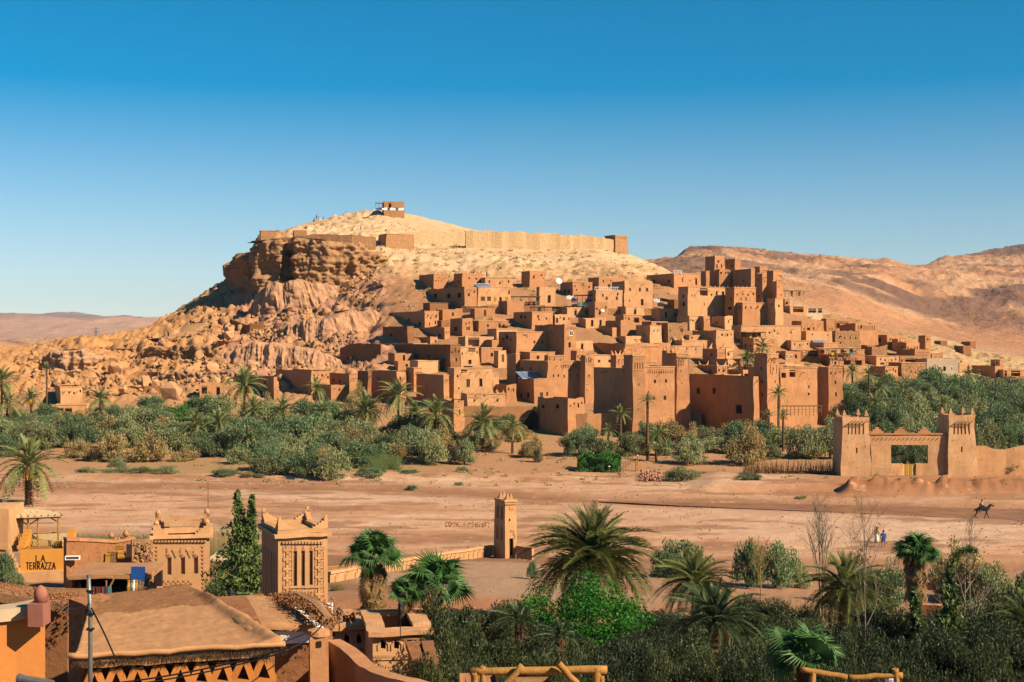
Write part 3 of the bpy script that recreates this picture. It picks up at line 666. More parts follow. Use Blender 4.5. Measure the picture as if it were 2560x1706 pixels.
A('slotted corner tower rising at the left of the hook-decorated fort house', 1600, 1642, 1806, 1137, 1560, [(1695,1223,8,8)], niches=[(1660,1170,8,54,'n'),(1686,1170,8,54,'n'),(1712,1170,8,54,'n'),(1668,1250,5,60,'n'),(1715,1250,5,60,'n')], rot=20, taper=.03)
A('slim tapering slotted tower at the right of the hook-decorated fort house', 1958, 2012, 2110, 1132, 1610, [(2053,1330,12,24),(2028,1420,8,10),(2028,1470,8,10),(2090,1330,0,0)], niches=[(2025,1180,9,52,'n'),(2050,1172,9,52,'n'),(2074,1180,9,52,'n'),(2022,1228,6,12,'n'),(2044,1228,6,12,'n'),(2066,1228,6,12,'n')], taper=.05)
A('notched stub tower behind the slim slotted tower', 1868, 1925, 2025, 1092, 1330, mer='tooth', mers=.8)
A('house with tilted solar panels in front of the hook-decorated fort', 1345, 1512, 1705, 1358, 1610, [(1583,1515,30,44,'w'),(1640,1510,18,40,'w'),(1720,1500,22,40,'w')], [(1385,1525,24,46),(1452,1522,28,48)], rot=25)
A('tall plain mud tower squeezed between two shaded courts', 1243, 1332, 1372, 1122, 1440, m='mud', rough=.05)
A('small shaded mud room at the foot of the plain tall tower', 1072, 1238, 1340, 1418, 1600, [], [(1185,1510,44,24)], m='mud')
A('little mud roof room with a pale purple door beside the stair', 1118, 1160, 1238, 1085, 1260, [(1205,1160,24,76,'d')], m='mud_tan', rough=.04)
B = conv(1450, 600, 3.92)
B('long two-part guest house with a row of shuttered windows and a dark doorway', 155, 432, 716, 402, 690, [(490,487,18,30,'w'),(592,489,22,34,'w'),(663,489,22,34,'w'),(488,596,12,18),(612,612,26,62),(650,628,6,8)], m='mud_tan', rot=20, depth=9)
B('lower terrace wing with a white railing and two shuttered windows', 140, 155, 436, 492, 700, [(262,573,20,34,'w'),(365,573,20,34,'w')], m='mud_tan', rot=20, depth=6)
B('shaded upper storey set back behind the railed terrace wing', 165, 182, 440, 365, 520, [(285,455,26,36)], rot=20, depth=8)
B('upper guest house with a roof-terrace rail left of the great kasbah', 652, 920, 1182, 332, 500, [(1007,395,9,40),(1140,410,18,64),(1080,400,10,16)], [(870,408,24,30),(722,425,24,60)])
B('tallest square tower of the great kasbah with two dark windows near its top', 1225, 1322, 1417, 162, 500, [(1343,258,12,38),(1387,258,12,38)], mer='tooth', mers=.8, rot=30, Y=400, below=14)
B('second square tower of the great kasbah, plain and notched along its top', 1418, 1516, 1577, 190, 400, [(1540,250,4,10)], mer='tooth', mers=.8, rot=32, Y=404, below=14)
B('long shaded hall of the great kasbah linking its towers', 1268, 1676, 1716, 288, 560, [], [(1400,400,12,20),(1500,395,12,20),(1600,400,12,20)], mer='tooth', mers=.7, Y=388, below=14)
B('low lit block leaning on the tallest kasbah tower', 1350, 1366, 1476, 287, 420, depth=4, rot=12, Y=395, below=12)
B('slim front tower of the great kasbah left of its tallest right tower', 1717, 1786, 1828, 335, 620, [(1807,408,8,14)], [(1745,395,12,22),(1748,555,12,22)], mer='tooth', mers=.7, taper=.02, Y=383, below=12)
B('right-hand patterned tower of the great kasbah with lattice windows', 1826, 1893, 1987, 305, 700, [(1958,410,7,34),(1974,410,6,34),(1930,410,6,20),(1922,495,8,20),(1948,500,8,24)], niches=[(1965,360,28,24,'n')], mer='tooth', mers=.8, taper=.02, Y=386, below=12)
B('stepped middle tower of the great kasbah in front of the patterned tower', 1867, 1926, 1991, 410, 640, [(1970,540,8,20),(1940,460,6,20)], mer='tooth', mers=.7, Y=381, below=12)
B('low notched roof room on the back of the great kasbah', 1717, 1760, 1842, 265, 360, mer='tooth', mers=.6, Y=394, below=14)
B('rounded plain turret between the upper guest house and the kasbah', 1183, 1235, 1271, 310, 480, Y=396, below=12)
B('wide middle house with tall dark windows and an open roof recess below the kasbah', 960, 1055, 1425, 462, 710, [(1093,548,12,26,'n'),(1122,548,12,26,'n'),(1343,522,18,40),(1290,540,12,24),(1405,525,22,38),(1212,503,80,86,'o'),(1220,630,8,22),(1300,628,8,18),(1357,615,8,16),(1390,618,5,8)], [(1005,555,18,30),(1015,630,26,44)], mer='tooth', mers=.6, m='mud_tan', Y=380, below=8)
B('mud house painted with two white cross signs below the kasbah', 1420, 1512, 1727, 468, 660, [(1580,582,10,26),(1628,580,10,34)], [(1480,580,16,28),(1472,670,36,30)], mer='tooth', mers=.6, Y=379, below=8)
B('low flat annex under the house with the white cross signs', 1510, 1590, 1832, 618, 740, [(1725,672,12,16)], Y=377, below=8)
B('lit annex with one small window at the foot of the patterned kasbah tower', 1828, 1914, 1992, 577, 790, [(1953,648,16,28,'w'),(1880,700,8,14)], m='mud_tan', Y=377.5, below=8)
B('open mud house with a deep shaded doorway under the long terrace wall', 410, 430, 612, 736, 860, [(555,785,56,54,'o'),(478,775,12,30,'w'),(450,770,8,12)], m='mud', depth=6, rot=18)
B('rough stone house with a wooden window in the middle of the village', 745, 862, 1057, 810, 1020, [(997,887,24,40,'w'),(885,890,10,24),(885,970,10,24)], m='stone')
B('pink-tinged mud house with two pale-framed windows left of the stone house', 545, 684, 802, 840, 1030, [(725,897,18,30,'white'),(767,897,18,30,'white')], m='mud_tan', sw=[])
B('roofless ruined mud house with tall broken walls left of the pink-tinged house', 245, 400, 548, 800, 960, [], ruin=.6, m='mud')
B('broken mud house with a rounded gap in its wall below the guest house', 290, 318, 430, 838, 960, ruin=.5, m='mud', depth=7)
B('small lit mud cube at the left of the row below the kasbah wall', 1055, 1075, 1240, 748, 890, [(1087,785,8,28)], m='mud_tan', depth=6)
B('narrow lit mud room with a shaded flank below the kasbah wall', 1166, 1212, 1276, 747, 890, [], m='mud')
B('mud room with a small wooden window right of the shaded court', 1288, 1421, 1500, 747, 880, [(1458,800,10,26,'w')], m='mud_tan')
B('stepped ruined mud room at the right end of the row below the kasbah wall', 1494, 1592, 1640, 770, 880, ruin=.3)
B('very long pale mud house with a flat roof across the right of the village', 1478, 1576, 2168, 842, 1010, [(1857,910,16,16),(1940,918,20,8)], [(1543,920,12,30),(1552,1010,32,76)], m='mud_tan', rot=14, beams=3)
B('mud house with a worn grey patch on its front, left of the long pale house', 1100, 1332, 1512, 885, 1080, [(1355,950,6,12)], m='mud_tan', beams=1)
B('low lit mud house with a flat pale roof below the stone house', 1060, 1072, 1330, 932, 1030, m='mud_tan', depth=5, rot=15)
B('mud house with open arches under a pole roof right of the long house', 1590, 1702, 1922, 965, 1120, [(1730,975,40,50,'o')], m='mud')
B('long low decorated mud house with a band of tiny niches at its top', 0, 446, 892, 1012, 1230, [(475,1075,6,10),(490,1075,6,10),(505,1075,6,10),(520,1075,6,10)], [(80,1040,60,60)], niches=[(615+k*17,1050,8,12,'n') for k in range(10)], rot=22)
B('roof room with an orange door on top of the niche-banded house', 278, 446, 656, 942, 1030, [(540,985,30,20,'n'),(610,985,40,30,'n')], [(303,985,32,50,'y')], m='mud_tan', rot=22, depth=5)
B('low curved pale house with a rounded right end in the village middle', 890, 905, 1200, 1042, 1150, m='mud_tan', depth=7, rot=16)
B('small horned tower house with curved corner points', 1200, 1346, 1422, 1072, 1260, [(1255,1108,10,16)], niches=[(1370+k*13,1195,6,40,'n') for k in range(4)], mer='horn', mers=1.1)
B('mud house with a wooden window right of the horned tower house', 1420, 1432, 1500, 1056, 1220, [(1457,1122,18,34,'w')], m='mud_tan', depth=6)
B('low shaded mud room with upturned corners in front of the horned tower house', 1155, 1346, 1442, 1236, 1340, [(1408,1285,20,18)], mer='horn', mers=.8)
B('flat mud house with a panelled upper wall left of the leafy palm', 1430, 1450, 1575, 1172, 1320, niches=[(1510,1255,90,66,'n')], m='mud_tan', depth=7)
B('small pale walled house below the panelled house with a tiny window grid', 1395, 1412, 1580, 1318, 1420, [(1518,1335,28,14,'w')], m='mud_tan', depth=5)
B('horned mud house with low points between the niche-banded house and the palm', 980, 1000, 1500, 988, 1080, m='mud_tan', mer='horn', mers=1.0, depth=6, rot=15)
B('slotted left corner tower of the central tighremt fort with horned corners', 500, 517, 645, 1134, 1960, [(583,1420,10,26),(575,1365,8,10),(570,1660,8,20)], niches=[(545,1235,10,62,'n'),(572,1235,10,62,'n'),(600,1235,10,62,'n'),(628,1235,8,62,'n'),(540,1285,10,8,'n'),(565,1285,10,8,'n'),(590,1285,10,8,'n'),(615,1285,10,8,'n'),(540,1320,5,60,'n'),(575,1320,5,60,'n'),(625,1320,5,60,'n')], mer='horn', mers=1.0, taper=.03, rot=14, below=2, depth=6)
B('middle block of the central tighremt fort with a slot frieze and shuttered windows', 600, 630, 935, 1248, 1930, [(735,1388,22,36,'w'),(847,1383,22,36,'w'),(782,1383,7,16),(838,1548,28,44,'w'),(725,1553,22,34,'w')], niches=[(668+k*22,1290,9,40,'n') for k in range(12)], rot=14, depth=14, taper=.01)
B('slotted right corner tower of the central tighremt fort, tapering and horned', 925, 946, 1090, 1116, 1840, [(992,1285,10,20),(1003,1405,10,16),(1030,1665,6,26)], niches=[(965,1210,9,70,'n'),(985,1200,9,70,'n'),(1004,1206,9,70,'n'),(1024,1200,9,70,'n'),(960,1320,5,60,'n'),(990,1320,5,60,'n'),(1020,1320,5,60,'n')], mer='horn', mers=1.0, taper=.055, rot=16, depth=7)
B('rear left horned tower of the central tighremt fort', 312, 356, 446, 1135, 1500, [], mer='horn', mers=.9, taper=.02, niches=[(385,1200,6,60,'n'),(360,1220,6,10,'n')])
B('rear right shaded tower of the central tighremt fort beside the frieze', 800, 905, 946, 1090, 1500, mer='horn', mers=.9)
B('shaded back hall behind the left towers of the central tighremt fort', 132, 470, 520, 1265, 1850, [], [(235,1290,14,20),(255,1290,12,20),(205,1300,12,20)], maxd=24)
B('long shaded wall house stretching left of the dark kasbah tower', 1060, 1705, 1760, 1338, 1960, [], [(1155,1480,32,56),(1312,1480,32,56),(1218,1408,6,6),(1560,1660,60,80)], maxd=40, rot=24)
B('tall patterned kasbah tower with a wide shaded flank behind the tall palm', 1700, 1836, 1958, 1118, 1960, [(1920,1390,10,24),(1895,1265,10,30)], [(1775,1265,18,34),(1782,1388,18,34),(1782,1520,18,30)], niches=[(1880,1180,8,60,'n'),(1905,1180,8,60,'n'),(1868,1270,6,90,'n'),(1890,1310,8,30,'n'),(1930,1270,6,90,'n')], taper=.02, m='mud')
B('square house with a sunlit blank front right of the patterned kasbah tower', 1935, 1960, 2330, 1258, 1900, [(1990,1328,50,50,'o'),(2080,1310,60,70,'o'),(2245,1365,6,14),(2247,1440,14,30,'w'),(2247,1510,18,26)], rot=20, depth=13, taper=.01)
B('low shaded mud room with a flat roof below the tall leafy palm', 1578, 1600, 1700, 1270, 1400, [(1640,1340,60,60,'o')], depth=6)
C = conv(1960, 560, 3.92)
C('hilltop cafe room with a wide dark opening at the right shoulder of the village', 45, 60, 225, 803, 900, [(140,838,104,56,'o')], m='mud_tan', depth=6, rot=15)
C('white-walled cafe terrace room with a pale base and dark opening', 210, 225, 382, 822, 925, [(278,848,84,46,'o'),(355,850,38,44,'o')], m='cream', depth=6, rot=15)
C('small mud block at the back of the hilltop cafe', 0, 5, 55, 735, 850, [(20,778,34,20)], depth=4, rot=15)
C('mud house with two small arches left of the tall narrow block', 160, 172, 392, 948, 1070, [(197,1030,10,20),(240,1030,30,26),(290,1025,12,28)], m='mud', depth=6, rot=16, ruin=.1)
C('tall narrow mud block with a shaded flank below the hilltop cafe', 388, 415, 500, 932, 1100, [(474,1028,8,24),(450,1028,8,20)], rot=20)
C('plain low mud house under the two small arches', 205, 215, 475, 1052, 1180, m='mud_tan', depth=6, rot=15)
C('ruined mud house with a wide black roof gap', 495, 505, 695, 945, 1090, [(570,995,130,70,'o')], m='mud', depth=7, rot=16, ruin=.15)
C('stone-built plain house under the ruin with the wide black gap', 490, 502, 745, 1050, 1220, [(557,1103,12,16),(555,1165,12,20)], m='stone', depth=7, rot=15)
C('roofless fort ruin with a row of tall worn slots across its front', 688, 700, 917, 975, 1210, [(762,1010,14,34),(745,1165,10,10)], niches=[(708+k*20,1020,7,46,'n') for k in range(10)], ruin=.35, m='mud', depth=9, rot=16)
C('shaded ruin flank with two holes right of the roofless fort', 735, 890, 925, 1068, 1210, [], [(825,1122,14,22),(852,1122,14,22)], ruin=.25)
C('mud house with a blue-doored shaded front behind the slotted ruin', 895, 1010, 1130, 1092, 1220, [(1040,1130,10,20)], [(935,1140,30,44)])
C('small mud house with one window left of the narrow right-hand tower', 1058, 1116, 1200, 1122, 1260, [(1135,1145,12,34)])
C('mud house with a pair of small windows in front of the narrow right-hand tower', 1100, 1200, 1330, 1162, 1340, [(1228,1233,12,24),(1260,1233,12,24)])
C('narrow right-hand tower standing above the last houses of the village', 1312, 1384, 1437, 1098, 1330, [(1405,1130,10,24)], rot=30)
C('curved corner house with an arched doorway under the narrow right-hand tower', 1270, 1282, 1420, 1226, 1400, [(1308,1336,18,44),(1360,1290,8,10),(1400,1290,8,10),(1385,1325,8,10)], m='mud', depth=7, rot=15)
C('rounded heap of a stone ruin between the balcony house and the tower', 848, 862, 1015, 1188, 1310, ruin=.4, m='stone', depth=6, rot=15)
C('balcony house with slender pole roofs above its balustrade', 435, 450, 795, 1285, 1400, [(500,1370,20,40),(620,1360,70,46,'o'),(730,1360,70,46,'o')], m='mud', depth=7, rot=12)
C('setback upper room of the balcony house under pole roofs', 340, 390, 790, 1235, 1330, [(495,1258,24,36),(590,1255,50,40,'o'),(690,1262,40,30,'w')], m='mud_tan', depth=5, rot=12)
C('shaded hotel wing with white-framed windows right of the long pale house', 0, 12, 165, 1248, 1345, [(68,1300,22,40,'white'),(25,1300,20,40,'white'),(120,1300,20,40,'dark')], m='mud', depth=6, rot=12)
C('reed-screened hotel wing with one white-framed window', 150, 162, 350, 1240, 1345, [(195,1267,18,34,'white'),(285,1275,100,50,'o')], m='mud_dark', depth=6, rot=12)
C('house with solar collectors behind the reed-screened hotel wing', 150, 386, 530, 1168, 1260, [], [(240,1200,26,30)], m='mud')
C('solid low mud house between the hotel wings and the solar collectors', 55, 70, 250, 1145, 1260, m='mud_tan', depth=7, rot=12)
C('mud tower with a hooked frieze and arched base door beside the olive grove', 428, 434, 580, 1410, 1980, [(508,1555,18,34,'w'),(510,1670,16,40)], niches=[(450+k*26,1440,6,18,'n') for k in range(5)], mer='tooth', mers=.9, rot=10, depth=6, taper=.015)
C('short mud annex left of the tower with the hooked frieze', 330, 345, 440, 1430, 1900, rot=12, depth=8)
C('long low pale house behind the palms right of the hooked frieze tower', 575, 585, 848, 1392, 1530, m='mud_tan', depth=7, rot=12)
C('low mud house with a wide shaded flank behind the palm pair', 838, 992, 1118, 1402, 1520, [(1040,1430,30,14,'n')])
C('walled terrace house with railing posts above the shaded flank house', 893, 905, 1130, 1298, 1400, [(960,1370,40,20,'w')], m='mud_tan', depth=7, rot=12)
C('stone-faced house above the grove with small low windows', 1140, 1152, 1392, 1365, 1500, [(1245,1450,10,22),(1290,1455,10,22),(1190,1400,8,8)], m='stone', depth=8, rot=10)
C('open courtyard room with a dark shelter below the curved corner house', 1120, 1135, 1280, 1300, 1400, [(1230,1335,90,36,'o')], m='mud', depth=6, rot=12)
C('whitish ruin with pale door frames near the right end of the village', 1388, 1400, 1712, 1322, 1490, [(1520,1418,24,50,'white'),(1572,1420,30,44),(1648,1420,22,44,'white')], m='cream', depth=8, rot=10, ruin=.12)
C('low broken annex with one pale door frame right of the whitish ruin', 1708, 1718, 1840, 1362, 1500, [(1722,1420,20,40,'white')], m='mud_tan', depth=6, rot=12, ruin=.15)
C('dark-flanked mud house near the right edge above the grove', 1833, 2070, 2152, 1392, 1540, [], [(1985,1438,10,6)])
C('small roof cube with a framed opening on the dark-flanked house', 2028, 2115, 2150, 1335, 1430, [], [(2090,1360,44,34,'white')], bottom=None)
C('last mud house at the right edge with two shaded court openings', 2136, 2150, 2356, 1432, 1560, [(2165,1470,40,60,'o'),(2270,1465,96,60,'o')], m='mud', depth=8, rot=12)
C('low mud shed at the far right edge below the last house', 2235, 2250, 2420, 1505, 1600, m='mud_tan', depth=8, rot=10)
D = conv(600, 900, 3.361)
D('long dark-flanked mud house at the village foot above the palms', 288, 600, 756, 93, 320, [(630,155,12,22,'w')], [(420,170,12,18)], maxd=26)
D('low mud house with a flat shaded flank at the left foot of the village', 0, 285, 300, 140, 330, [], [(120,190,12,16)], maxd=30, rot=30)
D('second long dark-flanked house right of the first, with a lit corner', 690, 918, 988, 122, 330, [], [])
D('low front house half hidden by palms with a lit broken corner', 440, 765, 912, 210, 360, [(800,240,10,12)], m='mud', ruin=.1)
D('straw-crowned dark mud house with a slim lit front', 988, 1076, 1092, 100, 380, m='mud_dark')
D('straw-crowned mud house with one window in its lit front', 1085, 1316, 1395, 97, 380, [(1343,155,12,26)], m='mud')
D('shaded court house with a cornice left of the louvred-window house', 1480, 1715, 1760, 132, 420, m='mud')
D('narrow lit buttress house at the corner above the palm clump', 1700, 1800, 1885, 335, 600, [(1850,440,12,40),(1840,350,10,20)], ruin=.25)
D('low lit walled yard with a notched top below the louvred-window house', 1890, 1908, 2235, 290, 480, [(1975,300,12,20),(2060,298,20,20)], m='mud_tan', mer='tooth', mers=1.0, depth=8, rot=12)
E = conv(1250, 850, 3.485)
def poly_wall(label, pts, th=.5, m='mud', name='mud_wall', cat='wall', rough=.12, crenel=0, Ys=None, below=2, group=None, step=1.2, cap=None):
    """pts: (px, ytop, ybase)"""
    pp = []
    for i, (x, a, b_) in enumerate(pts):
        Y = Ys[i] if Ys else depth_at(x, b_); t = P(x, a, Y); pp.append((t, zp(b_, Y)))
    c0 = pp[0][0].copy(); c0.z = pp[0][1]; o0 = empty(name, c0, 0, label, cat, group)
    mb = MB(); sd_ = rnd.random()*50; rows = []
    for i in range(len(pp)-1):
        (a, za), (b_, zb_) = pp[i], pp[i+1]; L = (b_-a).length; n = max(1, int(L/step)); nrm = Vector((-(b_-a).y, (b_-a).x, 0)).normalized()
        for k in range(n+(1 if i == len(pp)-2 else 0)):
            t = k/n; p = a.lerp(b_, t); zb2 = za+(zb_-za)*t-below; tz = p.z+(vn(p.x*.8+sd_, p.y*.8)-.5)*2*rough
            if crenel and len(rows) % 4 < 2: tz += crenel
            j = (vn(p.x*.6, sd_)-.5)*rough
            rows.append([(p+nrm*j-c0, tz-c0.z, zb2-c0.z), (p+nrm*(th+j)-c0, tz-c0.z, zb2-c0.z)])
    for i, (f_, b2) in enumerate(rows):
        for q, zt_, zb_ in (f_, b2): mb.v += [(q.x, q.y, zb_), (q.x, q.y, (zb_+zt_)/2), (q.x, q.y, zt_)]
    for i in range(len(rows)-1):
        a = i*6; c = a+6
        mb.f += [(a, c, c+1, a+1), (a+1, c+1, c+2, a+2), (a+2, c+2, c+5, a+5), (a+5, c+5, c+4, a+4), (a+4, c+4, c+3, a+3)]
    e_ = (len(rows)-1)*6; mb.f += [(0,1,2,5,4,3), (e_, e_+3, e_+4, e_+5, e_+2, e_+1)]
    mb.build('wall', M[m], o0)
    if cap:
        cm = MB()
        for i, ((q, zt_, _), (q2, zt2, _)) in enumerate(rows):
            d = (q-q2).normalized()*.09; q = q+d; q2 = q2-d
            cm.v += [(q.x, q.y, zt_-.03), (q.x, q.y, zt_+.16), (q2.x, q2.y, zt_+.16), (q2.x, q2.y, zt_-.03)]
        for i in range(len(rows)-1):
            a = i*4
            for k in range(4): k2 = (k+1) % 4; cm.f.append((a+k, a+4+k, a+4+k2, a+k2))
        cm.f += [(0,1,2,3), tuple((len(rows)-1)*4+k for k in (3,2,1,0))]
        cm.build('coping', M[cap], o0)
    return o0
# gate house with angled faces and perimeter walls
E('corner gate house with a lit top storey, projecting at the head of the entrance path', 318, 592, 742, 512, 850, [(686,570,14,42)], [(370,582,26,30),(497,580,28,34),(470,622,8,8)], rot=38, beams=0)
px_, py_ = E.fx, E.fy
def arch_wall():
    o = poly_wall('shaded front wall with a tall arched gateway left of the corner gate house', [(px_(-420), py_(575), py_(775)), (px_(0), py_(580), py_(780)), (px_(322), py_(580), py_(788))], m='mud', rough=.15)
    Yg = depth_at(px_(265), py_(785))-.35; c = P(px_(265), py_(785), Yg); mb = MB(); w_, h_ = 1.55, 3.9
    pts = [(-w_, 0)]+[(-w_*math.cos(a), h_-w_+w_*math.sin(a)*1.05) for a in np.linspace(0, math.pi, 9)]+[(w_, 0)]
    mb.prism(pts, 0, .12); mb.build('door', M['dark'], o, c-o.location)  # flat dark panel paints the shade within the gateway arch
    return o
arch_wall()
poly_wall('long lit perimeter wall right of the corner gate house', [(px_(560), py_(642), py_(835)), (px_(760), py_(645), py_(838)), (px_(960), py_(638), py_(835)), (px_(1150), py_(630), py_(830))], m='mud', rough=.12)
poly_wall('low flat-topped wall behind the tall palm trunk', [(px_(1135), py_(715), py_(850)), (px_(1200), py_(724), py_(850)), (px_(1405), py_(718), py_(845))], m='mud', cap='mud_tan')
E('low broken-roofed yard building in front of the central tighremt fort', 1440, 1458, 1760, 628, 745, [(1510,655,40,16)], m='mud', rot=10, depth=5, ruin=.12)
E('small box-like outhouse with a beaded cornice below the shaded wall house', 1742, 1842, 2050, 582, 740, [(1852,692,10,8)], niches=[(1865+k*22,603,10,10,'n') for k in range(8)], rot=22)
E('shaded low front house right of the beaded outhouse', 1870, 2212, 2300, 650, 800, [], [(2110,610,50,60)], rot=24)
# kasbah retaining walls, hilltop ramparts
poly_wall('long lit retaining wall running under the great kasbah', [(B.fx(1225), B.fy(684), B.fy(800)), (B.fx(1540), B.fy(692), B.fy(815)), (B.fx(1712), B.fy(705), B.fy(820)), (B.fx(1905), B.fy(742), B.fy(830))], m='mud_tan')
poly_wall('rough stone retaining wall under the railed upper terrace', [(A.fx(800), A.fy(650), A.fy(715)), (A.fx(1060), A.fy(650), A.fy(720)), (A.fx(1400), A.fy(645), A.fy(705)), (A.fx(1620), A.fy(640), A.fy(700))], m='stone')
poly_wall('stone retaining wall under the long two-part guest house', [(B.fx(260), B.fy(675), B.fy(735)), (B.fx(800), B.fy(672), B.fy(730)), (B.fx(1090), B.fy(690), B.fy(740))], m='stone')
poly_wall('tall shaded garden wall at the left edge of the village above the pink clay', [(850, 872, 884), (875, 859, 886), (952, 859, 892)], m='mud_dark', rough=.2)
M['stone_pale'] = mat('pale_rubble_wall', (.78,.54,.31), (.68,.44,.23), 1.2, .8, 4, voro=1.6, fine=(4, (.42,.25,.12), .5, .75), bdist=.1)
poly_wall('long hilltop rampart wall along the crest right of the summit', [(1165, 577, 612), (1290, 580, 620), (1400, 585, 632), (1500, 593, 640), (1555, 602, 650)], th=1.2, m='stone_pale', name='rampart', cat='rampart', rough=.55, Ys=[484, 488, 492, 496, 499])
building('square stone bastion at the right end of the hilltop rampart', 1508, 1538, 1572, 588, 655, m='stone', name='rampart_tower', cat='tower', Y=497, rot=30, taper=.05, below=4, rough=.15)
poly_wall('pale hilltop rampart stretch below the summit, joining the corner bastion', [(968, 585, 618), (1060, 580, 612), (1165, 580, 610)], th=1.2, m='stone_pale', name='rampart', cat='rampart', rough=.3, Ys=[486, 490, 495])
building('stone corner bastion with a shaded flank on the hilltop wall', 938, 965, 1035, 585, 628, m='stone', name='rampart_tower', cat='tower', Y=478, rot=25, taper=.03, below=4, rough=.2, depth=8)
poly_wall('brown hilltop wall above the cliff face', [(672, 600, 622), (745, 590, 618), (790, 585, 612), (880, 588, 612), (940, 592, 628)], th=1, m='stone', name='rampart', cat='rampart', rough=.35, Ys=[468, 467, 467, 467, 470])
building('square stone lookout block at the left end of the hilltop above the cliff', 644, 652, 688, 577, 622, m='stone', name='rampart_tower', cat='tower', Y=470, rot=15, taper=.01, below=4, depth=5)
building('small stone lookout room on the hilltop wall above the cliff', 728, 736, 768, 576, 600, m='stone', name='rampart_tower', cat='tower', Y=474, rot=15, below=4, depth=5)
hb = building('ruined stone granary on the very summit with an open left side', 941, 960, 1011, 504, 528, [(975,514,7,14,'o')], m='stone', name='granary', cat='building', Y=545, rot=12, below=3, depth=6, ruin=.1, copings=False)
# broken walls on the rubble slope
W1 = [(450,1078,1092),(560,1065,1085),(650,1075,1095)], [(555,985,1015),(660,990,1012),(780,995,1020)], [(920,1080,1108),(1020,1078,1105),(1120,1085,1110)], [(330,1130,1150),(400,1128,1148),(470,1130,1150)], [(560,1190,1205),(640,1190,1210),(720,1180,1200)], [(740,1215,1240),(850,1215,1245),(945,1212,1240)], [(815,1135,1155),(870,1130,1152),(930,1132,1155)], [(1110,1060,1090),(1180,1045,1075),(1230,1040,1065)], [(1290,945,965),(1340,950,975),(1410,940,965)], [(1350,820,850),(1420,845,870),(1470,850,875),(1550,830,860)]
WL = ['lowest broken terrace wall above the pale box house','long brown terrace wall on the orange shoulder of the left slope','curved shaded terrace wall in the middle of the boulder field','short broken wall at the left edge of the boulder field','thin broken wall just above the small pale house','low shaded yard wall left of the wooden shed','short terrace wall among big boulders','shaded terrace wall stepping up the slope beside large boulders','low wall stub below the rocky knoll','sagging parapet wall crossing the dark slope near the pink cliff foot']
for (w_, l_) in zip(W1, WL):
    poly_wall(l_, [(x/2.353, 450+a/2.353, 450+b_/2.353) for x, a, b_ in w_], m='mud_dark', rough=.3, step=1.5, below=1, th=.7)
building('small pale box house standing among boulders above the left palms', 138, 151, 206, 968, 1012, m='mud_tan', rot=22, below=2, taper=0)
building('low shaded shelter with a reed canopy at the foot of the left boulder slope', 131, 138, 216, 1013, 1040, [(150,1026,20,12,'o'),(172,1026,18,12,'o'),(200,1030,12,10,'y')], m='mud_tan', rot=10, depth=5)
building('small ruined mud room at the foot of the boulders left of the wooden shed', 492, 500, 560, 960, 1000, [(545,978,10,22,'o'),(512,975,14,20,'o')], m='mud', rot=12, depth=5, ruin=.2)
building('ruined stone hut with a shaded flank on the far right slope', 2348, 2352, 2368, 853, 862, m='mud_dark', rot=15, ruin=.2, depth=4)
building('broken shed low on the far right slope', 2402, 2408, 2428, 865, 880, m='mud_dark', rot=15, ruin=.3, depth=5)
building('low ruined pen highest on the far right slope', 2418, 2426, 2440, 855, 866, m='mud_dark', rot=20, ruin=.3, depth=5)
building('flat shaded ruin just above the whitish ruin', 2322, 2330, 2358, 884, 896, m='mud', rot=15, ruin=.1, depth=4)
# ---------------------------------------------------------------- crags
def crag(name, pts, m, lean=1.5, amp=1.2, flute=0., nu=150, nv=36, back=10, seed=0):
    nu = int(nu*1.6); nv = int(nv*1.5)
    pts = np.array(pts, float); s = np.linspace(0, len(pts)-1, nu); Q = np.stack([np.interp(s, np.arange(len(pts)), pts[:, k]) for k in range(4)], 1)
    px, a, b_, Y = Q.T; X = (px-CX)/F*Y; zt_ = ZC-(a-CY)/F*Y; zb = ZC-(b_-CY)/F*Y-1.5
    zt_ = zt_+(vn(X*.35, Y*.1, seed)-.5)*1.6
    tx = np.gradient(X); ty = np.gradient(Y); L = np.hypot(tx, ty); nx, ny = ty/L, -tx/L
    arc = np.cumsum(L); V = []
    for j in range(nv):
        t = j/(nv-1); z = zb+(zt_-zb)*t
        st = (vn(z*.9+fbm(arc*.1,z*.1,2,seed)*3, arc*.06, seed+3)-.5)*.7+(vn(z*3.1, arc*.15, seed+4)-.5)*.4-np.clip(vn(arc*.33, z*.04, seed+6)-.72,0,1)*7
        d = lean*(sst(.1, .75, np.full(nu, t))-.5)*1.2+amp*((ridge(arc*.11, z*.07, 4, seed+5)-.6)*3.4+st+(fbm(arc*.8, z*.8, 3, seed+9)-.5)*.9)
        bl_ = _T[(np.floor((arc+z*.15)/2.3)).astype(int) % 512, (np.floor((z+vn(arc*.3, z*0, 7)*1.2)/1.5)).astype(int) % 512]+.6*_T[(np.floor(arc/.9)).astype(int) % 512, (np.floor(z/.8)+77).astype(int) % 512]; d = d+(bl_-.8)*1.1
        if flute: d = -(1-t)*-flute*2.2+(ridge(arc*.30+z*.05, z*.05, 4, seed+7)-.6)*flute*1.9+(fbm(arc*.8, z*.8, 3, seed)-.5)*1.1
        if t > .93: d = d-.7*(t-.93)/.07
        V.append(np.stack([X+nx*d, Y+ny*d, z], 1))
    V.append(np.stack([V[-1][:, 0]-nx*back, V[-1][:, 1]-ny*back, zt_-.5], 1)); V = np.array(V); nv += 1
    idx = np.arange(nv*nu).reshape(nv, nu); Fc = np.stack([idx[:-1,:-1], idx[:-1,1:], idx[1:,1:], idx[1:,:-1]], -1).reshape(-1, 4)
    return tag(link(name, np_mesh(name, V.reshape(-1, 3), Fc, m, False)), kind='structure')
